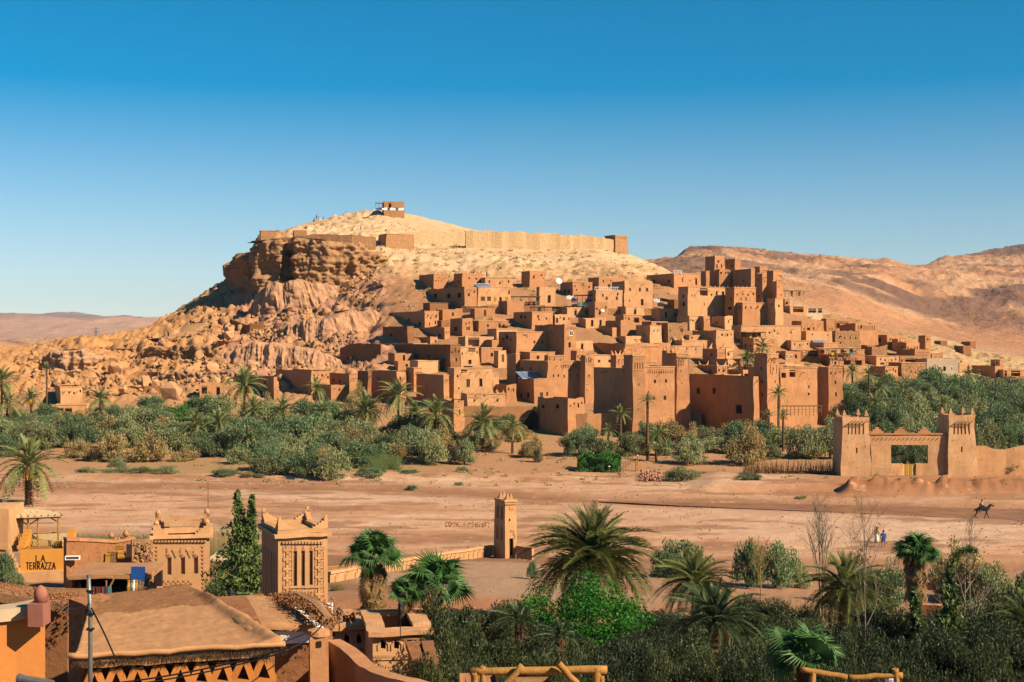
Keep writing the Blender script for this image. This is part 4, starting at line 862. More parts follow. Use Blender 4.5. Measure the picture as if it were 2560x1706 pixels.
crag('cliff', [(572,672,702,470),(584,650,706,465),(612,630,712,459),(636,624,716,456),(641,606,716,450),(700,598,712,448),(712,606,712,452),(724,610,708,458),(736,598,716,446),(790,600,718,445),(850,603,716,447),(905,614,708,451),(960,640,692,457),(1005,655,676,464)], M['cliff'])
M['clay'] = mat('pink_clay', (.52,.27,.15), (.40,.215,.15), .18, .8, 2, fine=(.9, (.60,.35,.17), .5, .62), var=0, bdist=.15)
crag('clay_cliff', [(636,768,802,444),(655,722,800,438),(690,705,795,434),(740,703,778,434),(790,706,756,437),(835,714,740,441)], M['clay'], flute=1.9, seed=5)
crag('clay_cliff', [(690,822,868,402),(750,798,862,398),(820,790,860,396),(890,776,850,400),(940,782,835,405)], M['clay'], flute=1.7, seed=15, nv=24)
crag('clay_cliff', [(560,880,915,371),(640,856,912,368),(720,866,915,366),(800,884,925,364),(850,895,925,366)], M['clay'], flute=1.5, seed=25, nv=24)
crag('rock_ledge', [(330,884,905,388),(400,868,898,384),(470,862,895,382),(545,858,892,380)], M['cliff'], lean=.5, amp=.6, nu=60, nv=14, seed=51, back=7)
crag('rock_ledge', [(380,938,962,352),(470,926,955,350),(560,927,957,349),(640,915,948,350)], M['clay'], lean=.5, amp=.6, nu=60, nv=14, seed=52, back=7)
crag('rock_ledge', [(520,805,825,420),(470,828,850,408),(410,846,868,400)][::-1], M['cliff'], lean=.5, amp=.6, nu=50, nv=12, seed=53, back=6)
crag('rock_ledge', [(95,905,925,368),(125,882,928,366),(165,874,926,364),(215,874,912,366),(250,884,905,370),(275,900,912,374)], mat('pale_outcrop', (.58,.35,.21), (.48,.25,.12), .3, .8, 2, var=0, bdist=.2), lean=1, amp=.7, nu=70, nv=20, seed=22)
crag('rock_ledge', [(1180,905,925,352),(1260,880,905,362),(1330,868,880,370)], M['cliff'], lean=.3, amp=.5, nu=50, nv=14, seed=31, back=6)
crag('rock_ledge', [(1185,800,850,377),(1230,795,832,380),(1275,805,838,377)], M['cliff'], lean=.3, amp=.6, nu=50, nv=14, seed=33, back=6)
# ---------------------------------------------------------------- boulders
def rock_mesh(seed, m, n=15):
    r = random.Random(seed); bm = bmesh.new()
    for i in range(n):
        v = Vector((r.gauss(0, 1), r.gauss(0, 1), r.gauss(0, 1))).normalized()
        v = Vector([math.copysign(abs(c)**.6, c) for c in v])*.55*r.uniform(.85, 1.1); bm.verts.new(v)
    res = bmesh.ops.convex_hull(bm, input=bm.verts); bmesh.ops.delete(bm, geom=[g for g in res['geom_interior'] if isinstance(g, bmesh.types.BMVert)], context='VERTS')
    me = bpy.data.meshes.new('boulder'); bm.to_mesh(me); bm.free(); me.materials.append(m); return me
ROCKS = [rock_mesh(i, M['rock']) for i in range(12)]; ROCKP = [rock_mesh(i+40, M['rock_pink']) for i in range(6)]
bands = [([(870,705),(800,745),(740,775),(690,800),(640,830)], 26, 90), ([(557,790),(510,812),(450,850),(400,880),(340,905)], 20, 85),
         ([(590,825),(560,840),(610,860)], 22, 18), ([(420,890),(500,930),(600,925),(690,930)], 42, 60), ([(300,950),(420,965),(560,975),(640,955)], 38, 95), ([(60,905),(120,945),(200,965),(260,980)], 30, 70),
         ([(610,900),(650,910),(720,925)], 20, 20), ([(960,745),(900,700),(980,700)], 18, 25)]
spots_ = []
for line, wd, n in bands:
    for k in range(n):
        t = rnd.random()*(len(line)-1); i = min(int(t), len(line)-2); t -= i
        x = line[i][0]*(1-t)+line[i+1][0]*t+rnd.gauss(0, wd*.6); y = line[i][1]*(1-t)+line[i+1][1]*t+rnd.gauss(0, wd*.5)
        s_ = 6.2*math.exp(rnd.gauss(0, .55))
        spots_.append((x, y, max(5, min(s_*1.5, 40))))
special = [(556,786,24,'upright ochre boulder crowning the rocky knoll under the shaded slope'),(562,806,30,'broad ochre boulder just under the crowning boulder of the rocky knoll'),(575,832,36,'rounded pale boulder at the right foot of the rocky knoll'),(530,925,42,'largest ochre boulder in the lower boulder field, a rounded block'),(540,905,22,'flat tilted boulder resting against the largest one'),(625,925,34,'reddish cracked slab boulder left of the village foot'),(440,955,24,'square standing boulder at the middle of the lower field'),(388,958,22,'blocky pale boulder left of the standing one'),(355,955,26,'rounded boulder below the broken terrace wall'),(290,925,36,'big ochre block beside the lowest terrace wall'),(222,945,34,'tall ochre block at the left of the boulder field'),(425,985,54,'long sloping boulder beside the bushes at the field foot'),(310,985,26,'pyramid-like tilted boulder above the bushes'),(385,862,24,'leaning pale boulder at the left end of the upper rockfall'),(655,880,30,'isolated pale rock on the pink clay slope'),(790,845,26,'pale rock at the top of the lower clay ridge'),(715,678,46,'knobbly sunlit rock pillar at the foot of the cliff'),(585,662,50,'great overhanging rock head at the left end of the cliff'),(805,697,16,'small square block at the base of the cliff, left one'),(885,697,14,'small square block at the base of the cliff, right one')]
def put_rock(x, y, s_, me, label, group=None, lift=.25):
    Y = depth_at(x, y+s_*.3); d = s_/F*Y; g = G(x, Y); o = link('boulder', me, None, (g.x, g.y, g.z+d*lift), (rnd.random()*6, rnd.random()*6, rnd.random()*6), (d*rnd.uniform(.8, 1.15), d*rnd.uniform(.7, 1), d*rnd.uniform(.7, 1)))
    return tag(o, label, 'boulder', group)
for x, y, s_, l_ in special: put_rock(x, y, s_*1.05, rnd.choice(ROCKS), l_)
spots_ = [q for q in spots_ if q[0] < 960]; spots_.sort(key=lambda q: -q[2])
def rock_zone(x, y):
    if x > 660 and y < 860: z = ('upper rockfall between the clay cliff and the village', 'upper right rockfall')
    elif y < 850 and x > 470: z = ('rocky knoll below the dark slope', 'rocky knoll')
    elif x < 300: z = ('left tail of the hill behind the left palms', 'left tail of the hill')
    elif x < 450 and y < 915: z = ('orange shoulder of the left slope', 'orange left shoulder')
    elif y < 945: z = ('middle of the boulder field left of the village', 'middle boulder field')
    else: z = ('lowest boulder field just above the thicket', 'lowest boulder field')
    return 'ochre boulder lying on the '+z[0], 'boulders of the '+z[1]
for x, y, s_ in spots_[:278]: put_rock(x, y, s_, rnd.choice(ROCKP if (620 < x < 900 and y > 760 and rnd.random() < .4) else ROCKS), *rock_zone(x, y))
def rock_stuff(name, label, cat, pts, m, seed=1, aspect=(.7, 1.1)):
    """pts: list of (Vector, size)"""
    bases = []
    for i in range(6):
        me = rock_mesh(seed*10+i, m, 9); v = np.empty(len(me.vertices)*3, np.float32); me.vertices.foreach_get('co', v); bases.append((v.reshape(-1, 3), np.array([list(p.vertices)[:3] for p in me.polygons])))
        bpy.data.meshes.remove(me)
    rs = np.random.RandomState(seed); VV = []; FF = []; n = 0
    for p, s_ in pts:
        v, f = bases[rs.randint(6)]; a, b_, c = rs.rand(3)*6.28
        Rm = np.array(Matrix.Rotation(a, 3, 'Z') @ Matrix.Rotation(b_, 3, 'X') @ Matrix.Rotation(c, 3, 'Y'))
        VV.append(v*rs.uniform(aspect[0], aspect[1], 3) @ Rm.T*s_+np.array(p)); FF.append(f+n); n += len(v)
    if not VV: return
    return tag(link(name, np_mesh(name, np.concatenate(VV), np.concatenate(FF), m)), label, cat, kind='stuff')
pts = []
for k in range(3600):
    q = spots_[rnd.randrange(len(spots_))]; x = q[0]+rnd.gauss(0, 24); y = q[1]+rnd.gauss(0, 16)
    if rnd.random() < .28: x = rnd.uniform(620, 900); y = rnd.uniform(800, 930)
    if x > 940: continue
    Y = depth_at(x, y); s_ = rnd.uniform(.22, .95)**1.5*1.5+.1; g = G(x, Y); g.z += s_*.15; pts.append((g, s_))
rock_stuff('rubble', 'loose ochre rubble strewn between the boulders', 'rubble', pts, M['rock'], 3)
pts = []
for k in range(3600):
    x = rnd.uniform(700, 1700); Y = rnd.uniform(405, 540); g = G(x, Y); s_ = .15+abs(rnd.gauss(0, .3)); 
    if vn(x*.02, Y*.06, 3) < .5: continue
    g.z += s_*.1; pts.append((g, s_))
for k in range(1500):
    x = rnd.uniform(2150, 2560); Y = rnd.uniform(300, 440); g = G(x, Y); s_ = .15+abs(rnd.gauss(0, .25)); pts.append((g, s_))
rock_stuff('hill_stones', 'small pale stones scattered over the upper hillside', 'stones', pts, mat('pale_stone', (.62,.40,.21), (.5,.3,.14), 1, .5, 4, var=0), 4)
pts = []
for k in range(15000):
    x = rnd.uniform(-100, 2660); Y = rnd.uniform(146, 232); c = chan(x)
    if rnd.random() > .3+.7*math.exp(-((Y-c)/9)**2) or (vn(x*.01, Y*.1, 9) < .3): continue
    g = G(x, Y); s_ = .05+abs(rnd.gauss(0, .12)); pts.append((g, s_))
rock_stuff('river_stones', 'small stones scattered over the dry riverbed', 'stones', pts, M['rock_pink'], 5)
for (x0, x1, y0, y1, n, s0, nm, lab) in ((1115,1225,1306,1318,200,.2,'stone_row','row of loose stones across the riverbed left of the small tower'), (1600,1650,1190,1208,110,.38,'stone_heap','heap of broken stones by the garden path entrance'), (1500,1860,1455,1480,420,.2,'stone_edge','broken stone edge of the gravel terrace behind the palms'), (1230,1340,1445,1465,160,.16,'stone_edge','stone edge of the gravel terrace left of the green tree')):
    pts = []
    for k in range(n):
        x = rnd.uniform(x0, x1); y = rnd.uniform(y0, y1)
        if y < 1300: Y = riv(y)
        elif y < 1330: Y = riv(y)
        else: Y = 92+rnd.gauss(0, 1.2)
        g = G(x, Y); s_ = s0*rnd.uniform(.5, 1.6); g.z += s_*.3+(rnd.random()*.6 if nm == 'stone_heap' else 0); pts.append((g, s_))
    rock_stuff(nm, lab, 'stones', pts, M['rock'] if nm == 'stone_row' else M['rock_pink'], int(x0))
pts = []
for k in range(3000):
    x = rnd.uniform(700, 2560); Y = rnd.uniform(80, 140); g = G(x, Y); s_ = .03+abs(rnd.gauss(0, .07)); pts.append((g, s_))
rock_stuff('garden_stones', 'small stones on the gravel terrace along the river wall', 'stones', pts, mat('grey_gravel_stone', (.42,.29,.2), (.33,.2,.13), 1, .3, 4, var=0), 6)

# ---------------------------------------------------------------- foliage meshes
def leaf_cloud(name, m, n, seed, ls, lw=.4, clumps=40, hz=1.0, zoff=.5, cr=.28, flatb=.15, up=.0, shell=.55, core=0, low=True):
    """leaf quads in a rounded crown: radius 1 in xy, height hz, base at 0"""
    rs = np.random.RandomState(seed); C_ = rs.normal(size=(clumps, 3)); C_ /= np.linalg.norm(C_, axis=1)[:, None]
    C_ *= (shell+(1-shell)*rs.rand(clumps, 1))*.78; lob = 1+.28*(vn(np.arctan2(C_[:, 1], C_[:, 0])*1.3+9, C_[:, 2]*1.5, seed % 9)-.5)*2; C_ *= lob[:, None]
    sz = cr*(.6+.9*rs.rand(clumps)); pr = sz**2; pr /= pr.sum(); k = rs.choice(clumps, n, p=pr)
    d = rs.normal(size=(n, 3)); d /= np.linalg.norm(d, axis=1)[:, None]; p = C_[k]+d*(sz[k]*rs.rand(n)**.45)[:, None]
    if low: p[:, 2] = np.where(p[:, 2] < 0, p[:, 2]*.72, p[:, 2]); p[:, :2] *= (1+.30*np.clip(-p[:, 2:3]/.7, 0, 1)); p[:, 2] = (p[:, 2]*.62+.38)/.5*.5*hz; zoff = 0
    else: p[:, 2] = (p[:, 2]*.5+zoff)*hz
    p[:, 2] = np.maximum(p[:, 2], flatb*rs.rand(n)*hz)
    a = rs.normal(size=(n, 3)); a[:, 2] += up; a /= np.linalg.norm(a, axis=1)[:, None]; b_ = np.cross(a, rs.normal(size=(n, 3))); b_ /= np.linalg.norm(b_, axis=1)[:, None]
    L = (ls*(.6+.8*rs.rand(n)))[:, None]; V = np.stack([p-a*L*.5, p+b_*L*lw*.5, p+a*L*.5, p-b_*L*lw*.5], 1).reshape(-1, 3)
    return np_mesh(name, V, np.arange(n*4).reshape(n, 4), m)
BUSH = {}
for kind, m_ in (('tam', 'tam'), ('tam2', 'tam2'), ('tam3', 'tam3')):
    BUSH[kind] = [leaf_cloud('foliage', M[m_], 5200, 100+i+7*len(BUSH), .085, .4, 34+8*i, 1.0, .5, .25, shell=.5, up=.6) for i in range(3)]
BUSH['green'] = [leaf_cloud('foliage', M['hedge'], 3000, 90, .09, .5, 60)]
def stem_mesh(seed, n=6, m='bark2'):
    r = random.Random(seed); mb = MB()
    for k in range(n):
        a = r.random()*6.28; q = r.uniform(.15, .45)
        mb.tube([(0, 0, -.15), (math.cos(a)*.08, math.sin(a)*.08, .12), (math.cos(a)*q*.6, math.sin(a)*q*.6, .4), (math.cos(a)*q, math.sin(a)*q, .72)], [.035, .03, .02, .008], 4)
    return mb.mesh('stem', M[m])
STEM = [stem_mesh(i) for i in range(3)]
def bush(px, ytop, wpx, ybase, kind='tam', label=None, group=None, cat='bush', name='shrub', Y=None):
    if Y is None: Y = depth_at(px, ybase) if ybase < 1188 else riv(ybase)
    zb = gz(px, Y); x = (px-CX)/F*Y; h = max(zp(ytop, Y)-zb, .4); r = wpx/F*Y/2*(1.22 if group else 1.08)
    e = empty(name, (x, Y, zb-.1), rnd.random()*6.28, label, cat, group)
    link('foliage', rnd.choice(BUSH[kind]), e, (0, 0, 0), (0, 0, rnd.random()*6), (r*rnd.uniform(.9, 1.1), r*rnd.uniform(.9, 1.1), h*1.04))
    link('stem', rnd.choice(STEM), e, (0, 0, 0), None, (r, r, h)); return e
GL = {'tam': ('grey-green tamarisk bush in the thicket between riverbed and village', 'grey-green tamarisk bushes of the riverside thicket'),
      'tam2': ('darker green bush in the thicket between riverbed and village', 'darker green bushes of the riverside thicket'),
      'tam3': ('brownish dry bush in the thicket between riverbed and village', 'brownish dry bushes of the riverside thicket')}
def zone_label(kind, x, y):
    base = {'tam': 'grey-green tamarisk bush', 'tam2': 'darker green bush', 'tam3': 'brownish dry bush'}[kind]
    if x < 250: z = 'at the left end of the thicket'
    elif x < 450: z = 'in the thicket below the boulder field'
    elif x < 650: z = 'in the thicket around the orange-fruited palm'
    elif x < 850: z = 'in the thicket below the long shaded houses'
    elif x < 1020: z = 'in the thicket near the golden-fronded palm'
    elif x < 1300: z = 'at the right end of the thicket by the gateway'
    elif x < 1640: z = 'below the perimeter wall near the clipped hedge'
    elif x < 1900: z = 'below the long shaded wall house'
    else: z = 'beside the brushwood fence left of the gate'
    z += ', front rows' if y > 1120 and x < 1300 else (', back rows' if x < 1300 else '')
    return base+' '+z, base+'es '+z
def bl(lst, x0, y0, s):
    for t in lst:
        zx, zt_, zw, zb = t[:4]; k = t[4] if len(t) > 4 else 'tam'; lab = t[5] if len(t) > 5 else zone_label(k, x0+zx/s, y0+zb/s)[0]; g = None if len(t) > 5 else zone_label(k, x0+zx/s, y0+zb/s)[1]
        bush(x0+zx/s, y0+zt_/s, zw/s, y0+zb/s, k, lab, g)
bl([(200,560,280,820),(400,570,220,820),(60,680,220,880,'tam2'),(560,560,240,790,'tam2'),(700,600,220,800,'tam2'),(640,720,220,890,'tam3'),(780,770,200,915,'tam3'),
    (950,650,320,925,'tam3','round olive-brown bush standing at the left front edge of the thicket'),(1250,670,300,925,'tam3'),(1150,460,300,700,'tam','pale silvery tree with bare white twigs in the left thicket'),(1280,350,220,520,'tam2'),(1080,440,220,640),
    (1450,600,260,830),(1700,340,240,540,'tam2'),(1850,330,260,560),(2220,350,200,540,'tam3'),(1000,560,220,760,'tam2'),(1350,480,220,700,'tam2'),(2000,590,300,880,'tam2'),(1750,650,260,880,'tam2'),(1600,640,220,800),
    (1900,540,200,720),(820,560,260,760),(450,520,220,660,'tam2'),(300,500,200,660),(680,520,160,640,'tam2'),(2300,560,240,800,'tam2'),(2150,620,260,860,'tam2'),(2250,740,260,1000,'tam2'),
    (730,955,210,1035,'tam','low grey-green shrub leftmost on the edge of the dry riverbed'),(1000,870,170,1000,'tam','upright shrub above the low hedge-like row by the riverbed'),(960,965,220,1035),(1170,955,240,1050),(1360,955,280,1055),
    (1880,975,210,1075,'tam2'),(2080,995,130,1078,'tam3'),(2180,1010,110,1078)], 0, 880, 3.361)
bush(1500/3.361, 880+420/3.361, 70, 880+600/3.361, 'green', 'bright green bush at the foot of the boulder slope', None)
bush(1540/3.361, 880+800/3.361, 72, 880+915/3.361, 'tam3', 'low yellowish bush at the front of the left thicket', None)
bl([(120,470,260,720,'tam2'),(330,640,280,830,'tam2'),(520,460,380,720,'tam2'),(700,480,280,720),(980,195,230,400,'tam3','tall brownish-green tree against the straw-crowned wall'),(1090,300,160,480,'tam3'),(1070,510,230,730),(860,550,240,760,'tam3'),
    (200,780,260,1000),(400,770,260,1000,'tam2'),(560,765,280,1010,'tam2'),(760,715,300,1020,'tam'),(640,560,280,800),(1000,650,320,900,'tam2'),(1250,590,230,860,'tam2'),(1150,680,240,880,'tam2'),
    (1330,665,220,870,'tam3','yellow-tinged bush at the right end of the thicket front'),(1600,550,250,880),(1440,530,240,780,'tam2'),(1770,640,130,870,'tam3','thin brown see-through shrub tree beside the palm at the thicket end'),(1890,640,200,880,'tam','airy small tree with forked trunk right of the thicket'),
    (1090,890,290,1005,'tam2'),(1420,915,200,985,'tam2'),(1450,1042,100,1080,'tam2','lone low tuft on the dry riverbed nearest the stream'),(1840,1015,90,1058,'tam','lone low tuft on the riverbed right of the first'),(1880,885,130,945,'tam','low round tuft above the riverbed near the small signpost'),
    (870,430,200,620,'tam2'),(250,330,200,500),(520,310,180,480),(1500,420,240,640,'tam2'),(700,380,200,560,'tam2')], 600, 900, 3.361)
bl([(270,830,210,1025,'tam3','small brown-green tree at the lower end of the entrance path'),(340,880,100,1070,'tam3','spindly little tree left of the entrance path'),(700,735,260,1015,'tam2'),(820,815,260,1010),(960,845,200,1010),(1110,765,220,1010),(1000,900,150,1010,'tam2'),
    (1500,670,250,900,'tam3'),(1650,815,340,1085,'tam','wide round tamarisk on forked trunks right of the garden gate'),(2040,695,230,920,'tam2'),(2150,750,320,1090,'tam3'),(1430,850,160,1010,'tam2'),
    (1580,1085,340,1235,'tam','sprawling low bush on the riverbed edge below the gate path'),(2160,1145,210,1275,'tam2','dark low bush right of the sprawling one on the riverbed edge'),(1750,1155,120,1200,'tam')], 1250, 850, 3.485)
bl([(60,580,200,870,'tam3'),(500,560,320,900,'tam','large grey-green olive tree left of the big gate, left one'),(720,515,280,900,'tam','large grey-green olive tree left of the big gate, right one'),(860,440,220,640,'tam'),(250,760,160,900),
    (2250,915,220,1085,'tam2','dark green bush against the wall right of the big gate'),(260,1015,130,1065,'tam2','small round shrub at the foot of the dry fence, left one'),(500,1028,100,1080,'tam2','small round shrub at the foot of the dry fence, right one'),(700,1060,90,1085,'tam'),(470,1198,140,1232,'tam','low yellowish tuft on the bank above the stream')], 1860, 880, 3.361)
GR = ('green olive tree in the grove behind the big gate', 'green olive trees of the grove behind the big gate')
for row, (yb, yt, jit) in enumerate(((985, 935, 8), (1010, 950, 10), (1040, 965, 10), (1070, 985, 12), (1105, 1010, 12), (1135, 1045, 10))):
    x = 2110+row*9
    while x < 2600:
        if not (row < 1 and x < 2150):
            t_ = yt+rnd.uniform(-jit, jit)-(12 if (2280 < x < 2400 and row < 2) else 0)
            bush(x, t_, rnd.uniform(62, 92), yb, rnd.choice(['tam2', 'tam2', 'tam']), GR[0]+(', back rows' if row < 2 else ', middle rows' if row < 4 else ', front rows')+(' at its left' if x < 2270 else ' in its centre' if x < 2430 else ' at its right'), GR[1]+str(row//2)+('l' if x < 2270 else 'c' if x < 2430 else 'r'), 'olive tree', 'olive_tree')
        x += rnd.uniform(38, 60)
# box hedge
def hedge(label, px0, px1, ytop, ybase, dm=5.0):
    Y = depth_at(px0, ybase) if ybase < 1188 else riv(ybase); a = G(px0, Y); b_ = G(px1, Y+1); h = zp(ytop, Y)-a.z
    rs = np.random.RandomState(5); n = 15000; p = rs.rand(n, 3); k = rs.rand(n); p[k < .35, 1] = rs.rand((k < .35).sum())*.06; p[(k > .35) & (k < .6), 2] = 1-rs.rand(((k > .35) & (k < .6)).sum())*.07
    L = (b_-a).length; p *= [L, dm, h]; p[:, 2] *= 1+.3*(vn(p[:, 0]*.6, p[:, 1]*.6)-.5)*2-.35*np.abs(p[:, 0]/L-.5)**3*8; p[:, 0] += (vn(p[:, 1]*.8, p[:, 2])-.5)*.5; p[:, 1] += (vn(p[:, 0]*.9, p[:, 2]*1.2, 4)-.5)*1.5; a_ = rs.normal(size=(n, 3)); a_ /= np.linalg.norm(a_, axis=1)[:, None]; c_ = np.cross(a_, rs.normal(size=(n, 3))); c_ /= np.linalg.norm(c_, axis=1)[:, None]
    V = np.stack([p-a_*.13, p+c_*.07, p+a_*.13, p-c_*.07], 1).reshape(-1, 3)
    e = empty('hedge', a, 0, label, 'hedge'); link('foliage', np_mesh('foliage', V, np.arange(n*4).reshape(n, 4), M['hedge']), e)
    mb = MB()
    for i in range(8): mb.tube([(L*(i+.5)/8, dm/2, -.1), (L*(i+.5)/8, dm/2, h*.7)], .08, 4)
    mb.build('stem', M['bark2'], e)
hedge('dense bright green clipped hedge at the corner of the garden path', 1446, 1552, 1138, 1182)

# ---------------------------------------------------------------- palms
def frond_mesh(m, npair, droop, seed, wl=.022, ll=.19, rach='reed'):
    r = random.Random(seed); V = []; Fq = []
    def pos(t): return Vector((t*(1-.12*droop*t), 0, .28*t-(.28+.62*droop)*t*t*t**.3))
    for sgn in (1, -1):
        for i in range(npair):
            t = .16+.84*(i+.3*r.random())/npair; p = pos(t); d = (pos(min(t+.03, 1.03))-pos(t-.03)).normalized()
            l = ll*(math.sin(math.pi*(.18+.74*t)))**.7*(1 if t < .9 else .75)*r.uniform(.85, 1.1)
            side = Vector((0, sgn, 0)); up = d.cross(side)*sgn; up = up if up.z > 0 else -up
            q = (d*.62+side*.72+up*(.32-.35*droop*r.random())).normalized(); tip = p+q*l-Vector((0, 0, .12*l)); w_ = d*wl*.5
            n = len(V); V += [p-w_, p+w_, p+q*l*.55+w_*.9+up*.004, tip]; Fq.append((n, n+1, n+2, n+3))
    n = len(V); K = 7
    for k in range(K):
        t = k/(K-1); p = pos(t); ww = .014*(1-.85*t)+.002; V += [p+Vector((0, ww, 0)), p-Vector((0, ww, 0))]
    for k in range(K-1): Fq.append((n+2*k, n+2*k+1, n+2*k+3, n+2*k+2))
    return np_mesh('frond', [tuple(v) for v in V], Fq, m)
FR = {}
for key, mm, npair, wl in (('far', 'frond_far', 16, .05), ('near', 'frond', 44, .014), ('blue', 'frond_blue', 44, .015), ('dryfar', 'frond_dry', 14, .045), ('drynear', 'frond_dry', 50, .014)):
    FR[key] = [[frond_mesh(M[mm], npair, d, 10*i+j, wl) for j in range(2)] for i, d in enumerate((.15, .6, 1.05))]
def trunk_mesh(r0, r1, n=14, rings=16, seed=0, lean=.0):
    r = random.Random(seed); mb = MB(); pts = []; rs = []
    for i in range(rings*2+1):
        t = i/(rings*2); pts.append((lean*math.sin(t*2.2), .5*lean*t*t, t)); rs.append((r0+(r1-r0)*t)*(1.14 if i % 2 else .93)*r.uniform(.95, 1.05))
    mb.tube(pts, rs, n); return mb.mesh('trunk', M['bark'])
TRK = [trunk_mesh(.5, .42, 10, 14, i, .0) for i in range(2)]
def palm(label, px, cy, rpx, ybase, hi='far', n=26, dates=0, Y=None, group=None, tr=.24, skirt=True, lo=-35, Z=None, up0=86):
    if hi == 'far' and rpx < 60: rpx *= 1.15; n += 6
    if Y is None: Y = depth_at(px, ybase) if ybase < 1188 else riv(ybase)
    g = G(px, Y); c = P(px, cy, Y); H = max(c.z-g.z, .5) if Z is None else Z; Lf = rpx/F*Y*1.12
    e = empty('date_palm', g, rnd.random()*6.28, label, 'palm tree', group)
    link('trunk', rnd.choice(TRK), e, (0, 0, -.3), None, (tr*2, tr*2, H+.35))
    for i in range(n):
        t = (i+.5)/n; el = R(up0-(up0-lo)*t**.85+rnd.uniform(-6, 6)); az = i*2.39996+rnd.uniform(-.25, .25)
        v = 0 if el > R(58) else (1 if el > R(15) else 2); dry = skirt and t > .92
        key = ('dryfar' if hi == 'far' else 'drynear') if dry else hi
        sc = Lf*rnd.uniform(.86, 1.1)*(.82 if v == 0 else 1)*(.8 if dry else 1)
        M_ = Matrix.Rotation(az, 4, 'Z') @ Matrix.Rotation(-el, 4, 'Y') @ Matrix.Rotation(rnd.uniform(-.5, .5), 4, 'X')
        link('frond', rnd.choice(FR[key][v]), e, (0, 0, H), M_.to_euler(), (sc, sc, sc))
    for k in range(dates):
        a = rnd.random()*6.28; mb = MB(); d = Vector((math.cos(a), math.sin(a), 0))
        for q in range(14):
            s0 = d*Lf*.1; s1 = d*Lf*(.22+.1*rnd.random())+Vector((rnd.uniform(-.1, .1)*Lf, rnd.uniform(-.1, .1)*Lf, -Lf*(.12+.2*rnd.random()))); mb.tube([s0, (s0+s1)/2+Vector((0, 0, .06*Lf)), s1], [Lf*.006, Lf*.012, Lf*.02], 4)
        mb.build('date_cluster', M['dates'], e, (0, 0, H))
    return e
palm('date palm cut by the left edge of the photo, beside the boulders', 5, 958, 46, 1060, n=26)
palm('short date palm below the left-edge palm', 18, 1008, 40, 1062)
palm('small date palm with yellow fruit left of the slim tall palm', 78, 998, 30, 1045, dates=3)
palm('slim tall date palm with a small upright crown left of the pale box house', 117, 925, 20, 1032, n=18, lo=10, tr=.2)
palm('date palm right of the reed-roofed shelter at the left', 251, 1000, 36, 1058)
palm('tall full date palm with yellow fruit at the middle of the left thicket', 611, 965, 50, 1075, dates=3, n=32)
palm('date palm with orange fruit low in the left thicket', 491, 1065, 42, 1122, dates=2)
palm('date palm right beside the orange-fruited one in the left thicket', 550, 1060, 40, 1118)
palm('date palm with drooping fronds left of the village foot walls', 634, 1030, 40, 1090)
palm('wide yellow-green date palm in front of the thicket middle', 707, 1030, 46, 1095, n=30)
palm('date palm rising before the low flat shaded houses', 790, 975, 34, 1055)
palm('small date palm under the one before the shaded houses', 808, 1030, 30, 1085)
palm('broad dark date palm left of the golden one', 915, 1030, 52, 1090, n=32)
palm('golden-fronded date palm in front of the straw-crowned house', 996, 992, 50, 1095, n=34, dates=1)
palm('small date palm between the golden one and the dense dark one', 1038, 1040, 38, 1100)
palm('dense dark date palm left of the buttress house', 1090, 1040, 54, 1110, n=36)
palm('feathery dark date palm in front of the arched gateway wall', 1207, 1060, 52, 1130, n=34)
palm('small date palm standing just under the arched gateway', 1281, 1072, 34, 1135)
palm('dark leaning date palm deep in the left thicket shade', 618, 1090, 30, 1140)
palm('upright date palm in front of the long perimeter wall', 1551, 1040, 28, 1108, n=24, lo=0, tr=.3)
palm('tallest bare-trunked date palm in front of the tighremt fort', 1619, 1004, 24, 1152, n=20, lo=-5, tr=.28)
palm('low young palm left of the upright perimeter-wall palm', 1521, 1080, 27, 1112, n=20)
palm('leaning palm right behind the tallest bare trunk', 1645, 1088, 32, 1140, n=20)
palm('spiky young palm at the base of the tallest bare trunk', 1640, 1130, 26, 1155, n=18, lo=20)
palm('slender palm against the patterned kasbah tower', 1946, 988, 26, 1112, n=22, lo=-10)
palm('dark palm left of the slender kasbah-tower palm', 1922, 1042, 19, 1112, n=18, lo=0)
palm('palm with yellow fruit under the slender kasbah-tower palm', 1958, 1042, 20, 1130, n=18, dates=3, lo=0)
palm('small palm by the balcony rail of the square house', 2006, 992, 21, 1055, n=20, lo=-5)
palm('tall palm in front of the hooked-frieze tower', 2059, 945, 25, 1040, n=22, dates=1, lo=-20)
palm('low palm at the foot of the hooked-frieze tower', 2070, 1003, 24, 1045, n=20)
palm('left palm of the pair above the grove', 2131, 932, 26, 978, n=22)
palm('right palm of the pair above the grove, with a tall trunk', 2172, 938, 22, 1062, n=22)
palm('palm with orange fruit inside the grove left side', 2199, 972, 26, 1045, n=22, dates=2)
palm('bushy palm just left of the big gate above the grove', 2188, 1010, 32, 1080, n=26)
palm('palm half sunk in the middle of the grove', 2256, 976, 26, 1030, n=20)
palm('palm rising at the back of the grove near the whitish ruin', 2422, 938, 24, 1000, n=22, dates=1)
palm('palm with a thick trunk behind the right tower of the big gate', 2356, 1012, 25, 1125, n=22, lo=-10, tr=.35)
palm('bluish palm low in the grove over the gate lintel', 2222, 1032, 30, 1090, n=24)
palm('leafy palm standing inside the village beside the patterned kasbah tower', 1907, 872, 31, 935, n=26)
palm('second drooping palm inside the village left of the leafy one', 1868, 897, 28, 940, n=24)
palm('large date palm with orange fruit on the near riverbank at the left edge', 72, 1168, 88, 1262, n=52, dates=5, hi='far', tr=.5)
